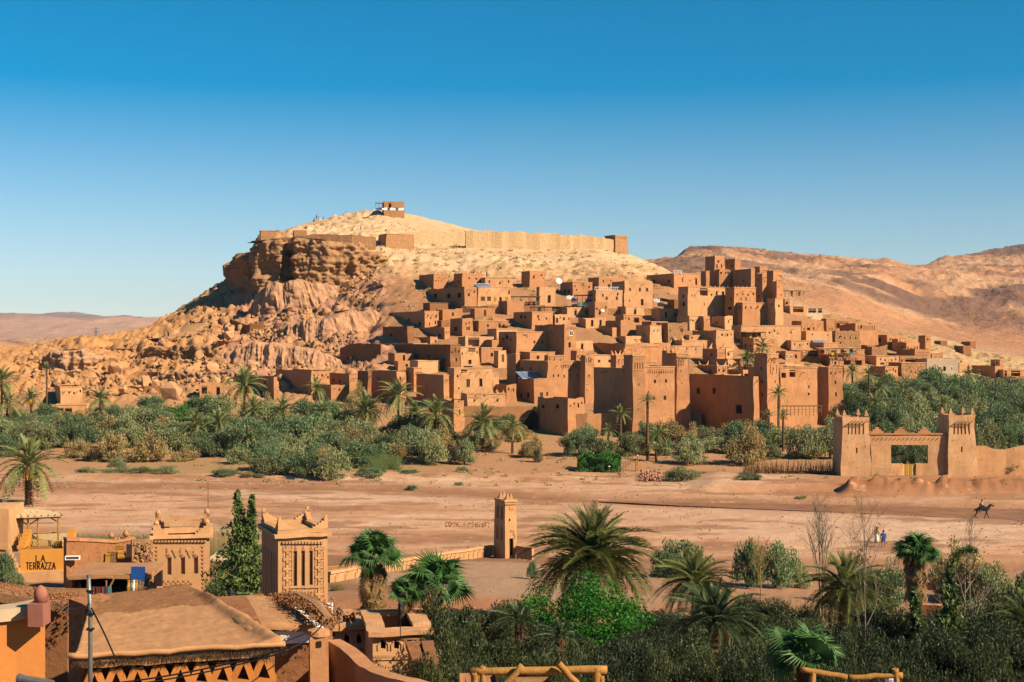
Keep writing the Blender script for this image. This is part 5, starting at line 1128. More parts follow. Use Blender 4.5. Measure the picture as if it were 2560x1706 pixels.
# ---------------------------------------------------------------- filler rooms of the village
def foot(bd, grow=.0):
    c, s = math.cos(bd.rot), math.sin(bd.rot); o = bd.e.location; out = []
    for i in range(5):
        for j in range(5):
            u = bd.W*i/4; v = bd.D*j/4; out.append((o.x+u*c-v*s, o.y+u*s+v*c))
    return out
occ = [q for bd in ALLB for q in foot(bd)]
nf = 0; r2 = random.Random(99)
for tries in range(6000):
    if nf >= 74: break
    px = r2.uniform(985, 2300); Y = r2.uniform(296, 398)
    py = CY+(ZC-float(zt(px, Y)))*F/Y
    if py < 700 or py < 700+(px-1700)*.25 or (px < 1130 and py > 960) or py > 1000 or (px > 1990 and py > 940): continue
    w_ = r2.uniform(4.5, 9); d_ = r2.uniform(4, 7); rt = R(r2.uniform(14, 32)); c, s = math.cos(rt), math.sin(rt); x0 = (px-CX)/F*Y
    fp = [(x0+w_*i/3*c-d_*j/3*s, Y+w_*i/3*s+d_*j/3*c) for i in range(4) for j in range(4)]
    if any((a-x)**2+(b_-y)**2 < 1.5**2 for a, b_ in fp for x, y in occ): continue
    hh = r2.uniform(2.3, 3.8); xr = (x0+w_*c)/(Y+w_*s)*F+CX; xl = (x0-d_*s)/(Y+d_*c)*F+CX; zc_ = float(zt(px, Y)); ytp = CY+(ZC-zc_-hh)*F/Y
    wn = [(px+(xr-px)*t, ytp+hh*.45*F/Y, 6, r2.choice((7, 9, 16)), r2.choice(('dark', 'w', 'dark'))) for t in ([.5] if w_ < 6 else [.3, .7])] if r2.random() < .75 else []
    ru = r2.choice((0, 0, 0, .15, .4))
    zn = ('upper', 'middle', 'lower')[0 if py < 800 else 1 if py < 880 else 2]+' '+('left', 'centre', 'right')[0 if px < 1350 else 1 if px < 1750 else 2]; building('low mud room wedged between larger houses in the '+zn+' part of the village', xl, px, xr, ytp, py, wn, rot=math.degrees(rt), Y=Y, depth=d_, m=r2.choice(('mud', 'mud', 'mud_tan', 'mud_dark')), group='low mud rooms, '+zn+' part of the village', ruin=ru, name='mud_room', cat='house')
    occ += fp; nf += 1
# ---------------------------------------------------------------- thicket fill
r3 = random.Random(5); tr_ = []
def fillb(poly, n, wr, hr, kinds, minpx=26, lab=None):
    xs = [p[0] for p in poly]; ys = [p[1] for p in poly]; k = 0
    for t in range(n*30):
        if k >= n: break
        x = r3.uniform(min(xs), max(xs)); y = r3.uniform(min(ys), max(ys))
        if not bool(inpoly(np.array(x), np.array(y), poly)) or any(abs(x-a) < minpx and abs(y-b_) < minpx*.38 for a, b_ in tr_): continue
        tr_.append((x, y)); kd = r3.choice(kinds); w_ = r3.uniform(*wr); h_ = r3.uniform(*hr)
        l_, g_ = lab or zone_label(kd, x, y); bush(x, y-h_, w_, y, kd, l_, g_, *((('olive tree', 'olive_tree')) if lab else ()))
        k += 1
fillb([(0,1085),(300,1062),(900,1062),(1150,1100),(1100,1150),(900,1168),(650,1175),(470,1140),(330,1130),(200,1125),(0,1120)], 74, (60, 100), (44, 74), ['tam', 'tam2', 'tam', 'tam3'])
fillb([(1440,1105),(1600,1100),(1900,1100),(2080,1105),(2090,1150),(1850,1150),(1700,1140),(1440,1135)], 16, (50, 84), (40, 66), ['tam', 'tam3', 'tam2'])
fillb([(1150,1078),(1290,1070),(1300,1100),(1240,1128),(1160,1125)], 9, (46, 70), (34, 52), ['tam2', 'tam3'], 18)
fillb([(0,1050),(560,1040),(560,1070),(0,1072)], 16, (50, 80), (30, 48), ['tam', 'tam2'])
# ---------------------------------------------------------------- the big gate
Rr = conv(1860, 880, 3.361)
sl = lambda xs, y, w_, h: [(x, y, w_, h, 'n') for x in xs]
gY = 221
for lab, l_, r_, yt_, xs, hole, ww in (('left tower of the big free-standing gate, pale and slightly battered', 814, 1048, 548, (868, 902, 938, 972, 1008), (946, 830), 812),
                       ('right tower of the big free-standing gate, with a shaded left flank', 1712, 1940, 532, (1763, 1800, 1835, 1870, 1906), (1835, 820), 1692)):
    bd = Rr(lab, ww, l_, r_+22, yt_, 1062, [(hole[0], hole[1], 13, 46)], niches=sl(xs, 648, 13, 92)+[(hole[0]-80, 745 if ww > 1000 else 805, 9, 7, 'n'), (hole[0]+80, 740 if ww > 1000 else 800, 9, 7, 'n')], Y=gY, rot=4, depth=5, m='gate_plaster', name='gate_tower', cat='tower', taper=.045, copings=False, mer='step', mers=.62, below=1.5)
    for x in xs:
        u, z = bd.uvf(Rr.fx(x), Rr.fy(602)); q = bd.dsp(u, 0, z); mb = MB()
        mb.tube([(0, .1, 0), (0, -.45, 0)], .08, 5); mb.tube([(-.75, -.2, -.42), (.55, -.2, .36)], .07, 5); mb.build('beam', M['wood'], bd.e, q)
c0 = P(Rr.fx(1050), Rr.fy(1045), gY+.6)
gt = empty('gateway', c0, R(1.5), 'low gate wall with a broad lintel and yellow plank doors between the two gate towers', 'gateway')
def gx(zx): return (Rr.fx(zx)-CX)/F*(gY+.6)-c0.x
def gzz(zy): return zp(Rr.fy(zy), gY+.6)-c0.z
def wobble(o, a=.07, sc=.9, cuts=0):
    me = o.data
    if cuts:
        bm = bmesh.new(); bm.from_mesh(me); bmesh.ops.subdivide_edges(bm, edges=[e for e in bm.edges if e.calc_length() > .7], cuts=cuts, use_grid_fill=True); bm.to_mesh(me); bm.free()
    n = len(me.vertices); v = np.empty(n*3, np.float32); me.vertices.foreach_get('co', v); v = v.reshape(-1, 3)
    d = np.stack([vn(v[:, 1]*sc+3, v[:, 2]*sc, 5), vn(v[:, 0]*sc, v[:, 2]*sc+7, 6), vn(v[:, 0]*sc, v[:, 1]*sc, 7)], 1)-.5
    me.vertices.foreach_set('co', (v+d*2*a).astype(np.float32).ravel()); me.update(); return o
for nm, a, b_, y0, y1, mm in (('pier', 1050, 1238, 770, 1062, 'gate_plaster'), ('pier', 1550, 1705, 770, 1062, 'gate_plaster'), ('lintel', 1050, 1705, 697, 768, 'mud_tan'), ('low_wall', 1238, 1340, 940, 1062, 'mud_tan'), ('low_wall', 1448, 1550, 940, 1062, 'mud_tan')):
    mb = MB(); mb.box((gx(a), 0, gzz(y1)-.3), (gx(b_), .7, gzz(y0))); wobble(mb.build(nm, M[mm], gt), .06, .8, 5)
mb = MB(); mb.box((gx(1045), -.15, gzz(697)), (gx(1700), .85, gzz(684))); mb.build('coping', M['mud'], gt)
for k in range(16):
    x = gx(1085+k*36); mb = MB(); mb.tube([(x-.14, -.1, gzz(742)), (x+.2, -.1, gzz(724))], .05, 4)
    if not (1240 < 1085+k*36 < 1245): mb.build('beam_end', M['wood'], gt)
for k in range(3):
    mb = MB(); x = gx(1090+k*200+30)
    for i, w_ in enumerate((1.0, .65, .3)): mb.box((x-w_, .1, gzz(684)+i*.3), (x+w_, .6, gzz(684)+i*.3+.3))
    mb.build('merlon', M['mud'], gt)
for k in range(11):
    mb = MB(); x = gx(1342+k*9.6); mb.box((x, .2+.03*(k % 2), gzz(1040)), (x+(9.2/3.361)/F*gY, .28+.03*(k % 2), gzz(944)-.08*(k % 3))); mb.build('plank', M['yellow'] if k % 4 else M['reed'], gt)
poly_wall('crenellated orange mud wall running right from the big gate', [(Rr.fx(x), Rr.fy(y), Rr.fy(1062)) for x, y in ((1955, 815), (2200, 822), (2360, 808), (2700, 800), (3300, 800))], Ys=[222]*5, th=.8, m='mud_tan', rough=.2, crenel=.35, below=1)
poly_wall('short broken wall with horned points glimpsed over the olive grove', [(2303, 988, 1012), (2320, 985, 1010), (2336, 998, 1020)], m='mud', rough=.3, below=2)
for (x_, y_, w_, Y_, l_) in ((2245, 1098, 60, 238, 'dark tree seen through the gate opening, left one'), (2290, 1092, 64, 243, 'dark tree seen through the gate opening, middle one'), (2325, 1100, 50, 236, 'dark tree seen through the gate opening, right one')): bush(x_, y_, w_, 0, 'tam2', l_, None, Y=Y_)
# brushwood fence
mb = MB()
for k in range(520):
    x = rnd.uniform(1858, 2100); Y = 224+rnd.random(); g = G(x, Y); h = rnd.uniform(.8, 2.3); mb.tube([g-Vector((0, 0, .1)), g+Vector((rnd.gauss(0, .25), rnd.gauss(0, .15), h))], [.035, .015], 3, False)
tag(link('brush_fence', mb.mesh('brush_fence', M['wood'])), 'dry brushwood fence of thin sticks left of the big gate', 'fence', kind='stuff')
# garden gate path fence
e = empty('wire_fence', G(1552, depth_at(1552, 1180)), 0, 'low post-and-wire fence beside the clipped hedge', 'fence')
a = G(1546, 229); b_ = G(1582, 246)
prev = None
for k in range(7):
    p = a.lerp(b_, k/6)-e.location; m1 = MB(); m1.tube([p-Vector((0, 0, .2)), p+Vector((0, 0, 1.5))], .05, 5); m1.build('post', M['wood'], e)
m1 = MB()
for z in (.5, .9, 1.35): m1.tube([a-e.location+Vector((0, 0, z)), b_-e.location+Vector((0, 0, z))], .02, 3)
m1.build('wire', M['metal'], e)
for (x, y, lab) in ((1523, 1183, 'small white-capped path lamp post in front of the clipped hedge'), (1594, 1155, 'white-capped path lamp post behind the garden gate')):
    Y = depth_at(x, y); g = G(x, Y); e = empty('path_lamp', g, 0, lab, 'lamp post'); m1 = MB(); m1.tube([(0, 0, -.2), (0, 0, 1.0)], .05, 6); m1.build('post', M['wood'], e); m1 = MB(); m1.tube([(0, 0, 1.0), (0, 0, 1.06), (0, 0, 1.2)], [.1, .2, .04], 8); m1.build('lamp_head', M['white'], e)
e = empty('garden_gate', G(1592, depth_at(1592, 1178)), R(70), 'rustic wooden gate posts at the garden path right of the hedge', 'gate')
for x in (-.5, .5):
    m1 = MB(); m1.tube([(x, 0, -.2), (x, 0, 1.9)], .1, 6); m1.build('post', M['log'], e)
for k in range(4): m1 = MB(); m1.tube([(-.5, 0, .3+k*.4), (.5, 0, .35+k*.4)], .05, 5); m1.build('rail', M['log'], e)
# satellite dishes, solar panels, umbrellas, pergolas, railings
def dish(px, py, Y, r, label):
    e = empty('satellite_dish', P(px, py, Y), R(20), label, 'satellite dish'); mb = MB(); mb.tube([(0, 0, 0), (0, -.08*r, 0), (0, -.3*r, 0)], [r*.3, r*.75, r], 12); o = mb.build('dish', M['white'], e, None, (R(-25), 0, 0)); mb = MB(); mb.tube([(0, .05, -r*1.8), (0, .05, 0)], .05, 5); mb.build('mast', M['metal'], e)
dish(1397, 704, depth_at(1400, 738)-.5, .9, 'white satellite dish on the corner of the small upper mud house')
dish(1507, 777, depth_at(1497, 800)-.6, .45, 'small white satellite dish on the slim mud block')
def panels(px, py, Y, n, w_, l_, rz, label):
    e = empty('solar_panels', P(px, py, Y), R(rz), label, 'solar panels')
    for k in range(n):
        mb = MB(); mb.box((k*w_, 0, 0), ((k+.9)*w_, .06, l_)); mb.build('panel', M['solar'], e, None, (R(-68), 0, 0)); 
        mb = MB(); mb.box((k*w_, -.03, -.05), ((k+.9)*w_, .03, 0)); mb.box((k*w_, -.03, l_), ((k+.9)*w_, .05, l_+.06)); mb.build('frame', M['white'], e, None, (R(-68), 0, 0))
def onroof(bd, u, v, dz=.25):
    p = bd.e.matrix_basis @ Vector((u, v, bd.H+dz)); return p
panels(1193, 718, depth_at(1195, 765)+2, 4, 1.1, 3.0, 22, 'row of blue solar panels on the guest house roof')
panels(1306, 947, depth_at(1340, 1010)+2, 4, 1.35, 3.6, 25, 'tilted solar panels on the house before the hook-decorated fort')
panels(2037, 858, depth_at(2059, 878)+2.5, 5, .8, 2.2, 15, 'row of dark solar collectors on a roof right of the village centre')
def pergola(label, px, py, Y, w_, d_, h, rz=15, n=4, roof='reed', rail=True, items=0):
    e = empty('pergola', P(px, py, Y), R(rz), label, 'pergola')
    for i in range(n):
        for y in (0, d_): m1 = MB(); x = w_*i/(n-1); m1.tube([(x, y, -.3), (x, y, h)], .07, 5); m1.build('post', M['wood'], e)
    for y in (0, d_): m1 = MB(); m1.tube([(-.3, y, h), (w_+.3, y, h)], .07, 5); m1.build('beam', M['wood'], e)
    if roof:
        m1 = MB(); m1.box((-.3, -.3, h+.08), (w_+.3, d_+.3, h+.2)); wobble(m1.build('roof_mat', M[roof], e), .08, .8, 4)
    if rail:
        m1 = MB(); m1.tube([(0, -.1, .9), (w_, -.1, .9)], .05, 4); m1.tube([(0, -.1, .45), (w_, -.1, .45)], .04, 4); m1.build('rail', M['log'], e)
    for k in range(items):
        x = w_*(k+.5)/items; m1 = MB(); hh = rnd.uniform(.9, 1.6); m1.box((x-.35, .6, 0), (x+.35, .8, hh)); m1.build('hanging_cloth', M[rnd.choice(['red_cloth', 'brown_cloth', 'teal_cloth', 'yellow_cloth', 'dark_cloth'])], e)
    return e
pergola('long wooden pergola with a brown mat roof on the upper village terrace', 1284, 763, depth_at(1300, 768)-1, 7.4, 3, 2.3, 10, 4, 'wood', True, 5)
pergola('small timber sunshade left of the arched doors on the upper terrace', 1160, 762, depth_at(1160, 768)-1, 3.6, 2.5, 1.3, 12, 3, 'wood', False, 3)
pergola('bright yellow covered stall at the left end of the upper terrace', 1119, 763, depth_at(1120, 768)-1, 3.4, 2, .9, 12, 2, 'yellow_cloth', False, 0)
pergola('dark cloth-hung stall left of the long two-part guest house', 1444, 766, depth_at(1462, 772)-2, 4.5, 2.5, 3.0, 15, 3, 'dark_cloth', False, 6)
pergola('flat pole shelter above the arched-window house', 1332, 783, depth_at(1340, 800)+3, 8, 3, 1.6, 10, 5, 'wood', True, 2)
pergola('thin pole roof spanning the balcony house terrace', 2048, 888, depth_at(2075, 915)-3, 10, 4, 1.6, 8, 6, 'reed', False, 4)
pergola('pole-railed balcony in front of the square sunlit house', 1957, 1036, 270, 7.5, 2.5, 1.5, 5, 6, None, True, 0)
pergola('open white-roofed shade beside the hilltop cafe', 1972, 740, depth_at(1985, 770)-2, 5, 3, 1.6, 12, 3, 'reed', True, 2)
pergola('pole roof over the arched mud house right of the long one', 1868, 846, depth_at(1884, 868)-1.5, 5, 3, 1.4, 14, 5, 'wood', False, 2)
def umbrella(px, py, Y, r, label):
    e = empty('parasol', P(px, py, Y), 0, label, 'parasol'); m1 = MB(); m1.tube([(0, 0, 0), (0, 0, -.35), (0, 0, -.42)], [.05, r, r*1.02], 8); m1.build('canopy', M['white'], e); m1 = MB(); m1.tube([(0, 0, -2.4), (0, 0, 0)], .04, 5); m1.build('pole', M['wood'], e)
yu = depth_at(1980, 775)-1.5
umbrella(1966, 758, yu, 1.3, 'upper white parasol at the hilltop cafe'); umbrella(1977, 767, yu-1, 1.2, 'middle white parasol at the hilltop cafe'); umbrella(1963, 776, yu-2, 1.4, 'lower white parasol at the hilltop cafe')
for i, (x, y, c, lab) in enumerate(((1425, 745, 'white_cloth', 'white cloth heap hung out below the satellite dish house'), (1437, 752, 'purple_cloth', 'purple cloth hung beside the white cloth heap'), (1472, 752, 'blue', 'bright blue cloth hung at the dark stall'), (1468, 764, 'white_cloth', 'white cloths on the ground at the dark stall'), (1643, 752, 'white_cloth', 'pale cloth bundle right of the long guest house'), (1652, 762, 'dark_cloth', 'dark goods piled beside the pale cloth bundle'))):
    Y = depth_at(x, 772)-1; m1 = MB()
    for q in range(5): m1.box((q*.35-.9, 0, -.5), (q*.35-.6, .12+.1*(q % 2), .5+.15*(q % 3)))
    o = m1.build('cloth', M[c], None, P(x, y, Y), (R(-20), 0, R(10))); wobble(o, .1, 2); tag(o, lab, 'cloth')
# summit flags/cloth row, tower ruins
e = empty('banner_row', P(941, 524, 541), R(10), 'low row of white and blue cloth panels along the summit below the granary', 'banners')
for k in range(10):
    m1 = MB(); m1.box((k*1.05, 0, -.2), (k*1.05+1.0, .1, .55+.2*(k % 2))); m1.build('cloth_panel', M['blue' if k in (0, 1, 4, 7) else 'white'], e)
m1 = MB(); [m1.tube([(x, 0, -.5), (x, .3, 2.5)], .1, 4) for x in (-.2, 1.0, 2.2)]; m1.box((-.4, 0, 2.4), (2.6, 1.8, 2.6)); m1.build('pole_frame', M['wood'], e)
# railings
def railing(label, px0, px1, py, Y, m='white', n=12, h=.9, rz=15):
    a = P(px0, py, Y); L = (px1-px0)/F*Y/math.cos(R(rz)); e = empty('railing', a, R(rz), label, 'railing'); m1 = MB(); m1.tube([(0, 0, h), (L, 0, h)], .06, 4); m1.tube([(0, 0, .12), (L, 0, .12)], .05, 4); m1.build('rail', M[m], e)
    for k in range(n+1): m2 = MB(); m2.box((L*k/n-.05, -.05, 0), (L*k/n+.05, .05, h)); m2.build('baluster', M[m], e)
railing('white balustrade on the lower terrace wing of the guest house', 1487, 1560, 726, depth_at(1490, 776)-.4, n=14, rz=20)
railing('white railing of the upper guest house roof terrace', 1683, 1705, 684, depth_at(1685, 727)-.3, n=6)
railing('wooden rail left of the wide middle house', 1632, 1660, 723, depth_at(1640, 740)-.5, m='wood', n=6)
railing('pale balustrade of the balcony house', 2073, 2160, 896, depth_at(2075, 917)-.6, m='mud_tan', n=20, rz=10, h=1.2)
# power pylon far left
e = empty('power_pylon', P(240, 852, 3200), 0, 'tiny lattice power pylon on the plain beyond the left slope', 'pylon'); m1 = MB()
for s1 in (-1, 1):
    for s2 in (-1, 1): m1.tube([(s1*4, s2*4, -4), (s1*1, s2*1, 20), (0, 0, 33)], .5, 4)
for z, w_ in ((20, 7), (26, 8)): m1.tube([(-w_, 0, z), (w_, 0, z)], .5, 4)
for z in (3, 10, 16): w_ = 4-z*.15; m1.tube([(-w_, -w_, z), (w_, -w_, z+5)], .35, 4); m1.tube([(w_, -w_, z), (-w_, -w_, z+5)], .35, 4)
m1.build('lattice', M['metal'], e)
# ---------------------------------------------------------------- people, rider
def skin(name, edges, pts, rad, m, parent, sub=2):
    me = bpy.data.meshes.new(name); me.from_pydata([tuple(p) for p in pts], edges, []); me.materials.append(m)
    o = link(name, me, parent); sk = o.modifiers.new('skin', 'SKIN'); 
    lay = me.skin_vertices[0].data if me.skin_vertices else None
    if lay is None:
        bm = bmesh.new(); bm.from_mesh(me); l_ = bm.verts.layers.skin.verify()
        for i, v in enumerate(bm.verts): v[l_].radius = (rad[i], rad[i]); v[l_].use_root = (i == 0)
        bm.to_mesh(me); bm.free()
    else:
        for i, d in enumerate(lay): d.radius = (rad[i], rad[i]); d.use_root = (i == 0)
    sk.use_smooth_shade = True; ss = o.modifiers.new('sub', 'SUBSURF'); ss.levels = ss.render_levels = sub; return o
def person(label, loc, rz, h=1.72, shirt='blue', legs='blue', hair='hair', long_skirt=False, stride=.22, bag=None, hat=None, group=None, short=True):
    e = empty('person', loc, rz, label, 'person', group); k = h/1.75; e.scale = (k, k, k); st = stride
    pts = [(0,0,.95),(0,.01,1.15),(0,.02,1.38),(0,.02,1.5),(0,0,1.6),(0,0,1.7),  (.2,.02,1.42),(.26,-.02,1.16),(.25,-.12,.92),(.25,-.15,.84), (-.2,.02,1.42),(-.27,.03,1.16),(-.27,.04,.92),(-.27,.02,.84), (.1,0,.9),(.11,-st*.6,.5),(.11,-st,.09),(.11,-st-.17,.04), (-.1,0,.9),(-.11,st*.3,.5),(-.11,st,.12),(-.11,st-.14,.04)]
    ed = [(0,1),(1,2),(2,3),(3,4),(4,5),(2,6),(6,7),(7,8),(8,9),(2,10),(10,11),(11,12),(12,13),(0,14),(14,15),(15,16),(16,17),(0,18),(18,19),(19,20),(20,21)]
    rad = [.13,.12,.14,.06,.095,.09,.06,.045,.035,.04,.06,.045,.035,.04,.09,.06,.04,.035,.09,.06,.04,.035]
    skin('body', ed, pts, rad, M['skin'], e)
    sp = [(0,0,.93),(0,.01,1.15),(0,.02,1.38),(.2,.02,1.42),(.26,-.02,1.16),(-.2,.02,1.42),(-.27,.03,1.16)]; skin('shirt', [(0,1),(1,2),(2,3),(3,4),(2,5),(5,6)], sp, [.16,.15,.165,.085,.07,.085,.07], M[shirt], e)
    if long_skirt:
        m1 = MB(); m1.tube([(0,0,1.0),(0,0,.8),(0,.02,.4),(0,.05,.08)], [.14,.2,.22,.26], 12); m1.build('skirt', M[legs], e, smooth=True)
    else:
        z1 = .5 if short else .14
        skin('trousers', [(0,1),(1,2),(0,3),(3,4)], [(0,0,.93),(.1,0,.86),(.11,-st*.55,z1),(-.1,0,.86),(-.11,st*.3,z1)], [.16,.115,.085,.115,.085], M[legs], e)
    m1 = MB(); m1.tube([(0,.03,1.42 if hair == 'hair' and long_skirt else 1.6),(0,.04,1.62),(0,.03,1.74),(0,.01,1.8)], [.07,.12,.11,.03], 10); m1.build('hair', M[hat or hair], e, smooth=True)
    if bag: m1 = MB(); m1.box((-.17,.14,1.0),(.17,.32,1.45)); o = m1.build('backpack', M[bag], e); o.modifiers.new('b', 'BEVEL').width = .06
    return e
def pr(px, py): Y = riv(py); return G(px, Y)
person('walker in blue shirt and shorts with a blue backpack on the dry riverbed', pr(2208, 1369), R(180), 1.82, 'blue', 'blue', bag='blue', hat='dark_cloth')
person('woman with long hair in a yellow top and pale long skirt on the dry riverbed', pr(2192, 1358), R(150), 1.7, 'yellow_cloth', 'white_cloth', long_skirt=True)
GP_ = 'tourists seen as tiny figures on the hilltop'
for x, y, c1, c2, lab in ((786,541,'blue','blue','person in blue at the left of the cluster on the summit slope'),(791,541,'blue','dark_cloth','person in blue shirt in the middle of the cluster on the summit slope'),(796,540,'white_cloth','blue','person in white at the right of the cluster on the summit slope'),(808,540,'dark_cloth','dark_cloth','lone dark figure right of the cluster on the summit slope'),(865,532,'brown_cloth','dark_cloth','dark figure standing midway up the summit slope'),(897,576,'white_cloth','white_cloth','white-clad figure on the path below the summit, left one'),(902,575,'white_cloth','blue','white-clad figure on the path below the summit, right one'),(1217,692,'dark_cloth','dark_cloth','dark figure on the path above the upper mud houses')):
    Y = depth_at(x, y+1); person(lab, G(x, Y), R(rnd.uniform(0, 360)), 1.75, c1, c2, short=False, stride=.1, group=GP_)
# rider
ho = pr(2455, 1296); e = empty('horse', ho, R(-8), 'dark horse walking right along the stream edge', 'horse'); e.scale = (1.05, 1.2, 1.05)
hp = [(0,0,1.2),(.45,0,1.18),(.7,0,1.3),(.88,0,1.48),(.98,0,1.66),(1.12,0,1.64),(1.32,0,1.46), (-.35,0,1.2),(-.62,0,1.25),(-.85,0,1.1),(-.95,0,.75),
      (.5,.14,1.0),(.58,.14,.62),(.72,.14,.3),(.78,.14,.05), (.5,-.14,1.0),(.42,-.14,.62),(.3,-.14,.34),(.2,-.14,.06), (-.6,.15,1.0),(-.5,.15,.68),(-.72,.15,.46),(-.62,.15,.05), (-.6,-.15,1.0),(-.62,-.15,.66),(-.9,-.15,.45),(-.92,-.15,.06)]
he = [(0,1),(1,2),(2,3),(3,4),(4,5),(5,6),(0,7),(7,8),(8,9),(9,10),(1,11),(11,12),(12,13),(13,14),(1,15),(15,16),(16,17),(17,18),(8,19),(19,20),(20,21),(21,22),(8,23),(23,24),(24,25),(25,26)]
hr = [.29,.29,.22,.15,.12,.11,.07,.27,.26,.05,.04]+[.11,.065,.045,.055]*2+[.14,.08,.05,.055]*2
skin('body', he, hp, hr, M['horse'], e, 1)
m1 = MB(); m1.tube([(.66,0,1.45),(.82,0,1.64),(.96,0,1.78)], [.06,.06,.03], 5); m1.tube([(.99,.06,1.7),(.99,.07,1.86)], [.04,.01], 4); m1.tube([(.99,-.06,1.7),(.99,-.07,1.86)], [.04,.01], 4); m1.build('mane', M['horse'], e)
m1 = MB(); m1.tube([(-.28,0,1.42),(0,0,1.47),(.25,0,1.44)], [.2,.24,.18], 8); m1.box((-.28,-.31,1.0),(.25,.31,1.4)); m1.build('saddle_cloth', M['dark_cloth'], e)
ri = empty('person', e.location+Vector((0, 0, .05)), R(-98), 'rider in a pale shirt sitting on the dark horse', 'person')
rp = [(0,0,1.5),(0,.02,1.75),(0,.02,1.98),(0,0,2.1),(0,-.03,2.22),(.2,0,2.0),(.26,-.16,1.8),(.15,-.4,1.72),(-.2,0,2.0),(-.26,-.16,1.8),(-.15,-.4,1.72),(.2,-.15,1.42),(.34,-.28,1.1),(.35,-.2,.78),(.35,-.34,.72),(-.2,-.15,1.42),(-.34,-.28,1.1),(-.35,-.2,.78),(-.35,-.34,.72)]
skin('body', [(0,1),(1,2),(2,3),(3,4),(2,5),(5,6),(6,7),(2,8),(8,9),(9,10),(0,11),(11,12),(12,13),(13,14),(0,15),(15,16),(16,17),(17,18)], rp, [.14,.12,.14,.06,.1,.06,.045,.035,.06,.045,.035,.1,.07,.05,.04,.1,.07,.05,.04], M['skin'], ri)
skin('shirt', [(0,1),(1,2),(2,3),(3,4),(2,5),(5,6)], [rp[0],rp[1],rp[2],rp[5],rp[6],rp[8],rp[9]], [.17,.155,.17,.085,.065,.085,.065], M['white_cloth'], ri)
skin('trousers', [(0,1),(1,2),(0,3),(3,4)], [rp[0],rp[11],rp[12],rp[15],rp[16]], [.17,.13,.09,.13,.09], M['dark_cloth'], ri)
m1 = MB(); m1.tube([(0,-.03,2.2),(0,-.02,2.3),(0,-.02,2.36)], [.115,.12,.05], 9); m1.build('cap', M['dark_cloth'], ri)
# ================================================================ near bank, garden and rooftops
F1 = conv(0, 1240, 3.364); F2 = conv(560, 1220, 3.2266); F3 = conv(1150, 1200, 3.0987); F4 = conv(1810, 1200, 3.0987)
def seg(mb, p0, p1, r, n=5): mb.tube([p0, p1], r, n)
def pt(cv, zx, zy, Y): return P(cv.fx(zx), cv.fy(zy), Y)
# ---- small tower of the river wall
bd = F3('slender decorated mud tower with a keyhole doorway on the river wall', 262, 350, 446, 172, 590, [(400,520,32,132,'dark'),(388,312,14,20)], [(290,500,0,0)], niches=[(408,290,34,90,'n')], Y=134, rot=24, m='plaster', name='garden_tower', cat='tower', taper=.075, below=1.5, mer='step', mers=.42, rough=.03)
for (x, y, w_, h) in ((408, 222, 40, 26), (420, 410, 10, 40), (428, 440, 10, 30), (400, 395, 10, 18)):
    u, z = bd.uvf(F3.fx(x), F3.fy(y)); q = bd.dsp(u, 0, z); mb = MB(); s_ = 1/3.0987/F*134; mb.box((-w_*s_/2, -.05, -h*s_/2), (w_*s_/2, .04, h*s_/2)); mb.build('relief', M['mud'], bd.e, q)
for k in range(9):
    q = bd.dsp(bd.W*(k+.5)/9, 0, bd.H-.25); mb = MB(); mb.box((-.05, -.09, -.06), (.05, .02, .06)); mb.build('dentil', M['plaster'], bd.e, q)
for v, yy in ((.3, 270), (.7, 270), (.3, 430), (.7, 430)):
    q = bd.dsp(0, bd.D*v, zp(F3.fy(yy), 134)-bd.zb); mb = MB(); mb.box((-.04, -.2, -.55), (.03, .2, .45)); mb.box((-.04, -.1, .45), (.03, .1, .7)); mb.build('relief', M['mud_dark'], bd.e, q)
# ---- river wall with stepped niches
def niche_wall(label, pts, Ys, hgt, step, m='plaster'):
    """pts: (px, ytop); stepped keyhole reliefs every step metres"""
    o = poly_wall(label, [(x, y, y) for x, y in pts], Ys=Ys, th=.35, m=m, rough=.04, below=hgt, step=1.0, cap=m); pp = [P(x, y, Y) for (x, y), Y in zip(pts, Ys)]
    for i in range(len(pp)-1):
        a, b_ = pp[i], pp[i+1]; L = (b_-a).length; n = int(L/step); ang = math.atan2(b_.y-a.y, b_.x-a.x)
        for k in range(n):
            p = a.lerp(b_, (k+.5)/n)-o.location; mb = MB()
            for (x0, x1, z0, z1) in ((-.05, .05, -hgt*.92, -hgt*.3), (.05, .22, -.42*hgt, -.3*hgt), (.22, .32, -.42*hgt, -.12*hgt)): mb.box((x0, -.07, z0), (x1, .02, z1))
            mb.build('relief', M['plaster'], o, p, (0, 0, ang))
    return o
def depth_near(px, py, lo=98, hi=140):
    ys = np.arange(lo, hi, .25); z0 = zt(np.full(len(ys), px), ys); pp = CY+(ZC-z0-relief(np.full(len(ys), float(px)), ys, z0))*F/ys; k = np.where(pp <= py)[0]; return float(ys[k[0]]) if len(k) else hi
wp_ = [(825, 1434, 1458), (900, 1420, 1444), (1000, 1404, 1427), (1130, 1383, 1404), (1264, 1363, 1385)]
niche_wall('low peach river wall with stepped reliefs left of the slender tower', [(a_, b_) for a_, b_, c_ in wp_], [depth_near(a_, c_) for a_, b_, c_ in wp_], .85, .95)
niche_wall('short stretch of the peach river wall right of the slender tower', [(1290, 1368), (1330, 1374)], [134, 133], 1.1, .95)
poly_wall('long low river wall with a flat capping behind the foreground palms', [(1822, 1427, 1442), (2022, 1439, 1456), (2230, 1452, 1490), (2400, 1468, 1500), (2700, 1482, 1515), (3200, 1500, 1530)], Ys=[128, 126, 122, 119, 116, 112], m='mud', rough=.05, cap='mud_tan', th=.4)
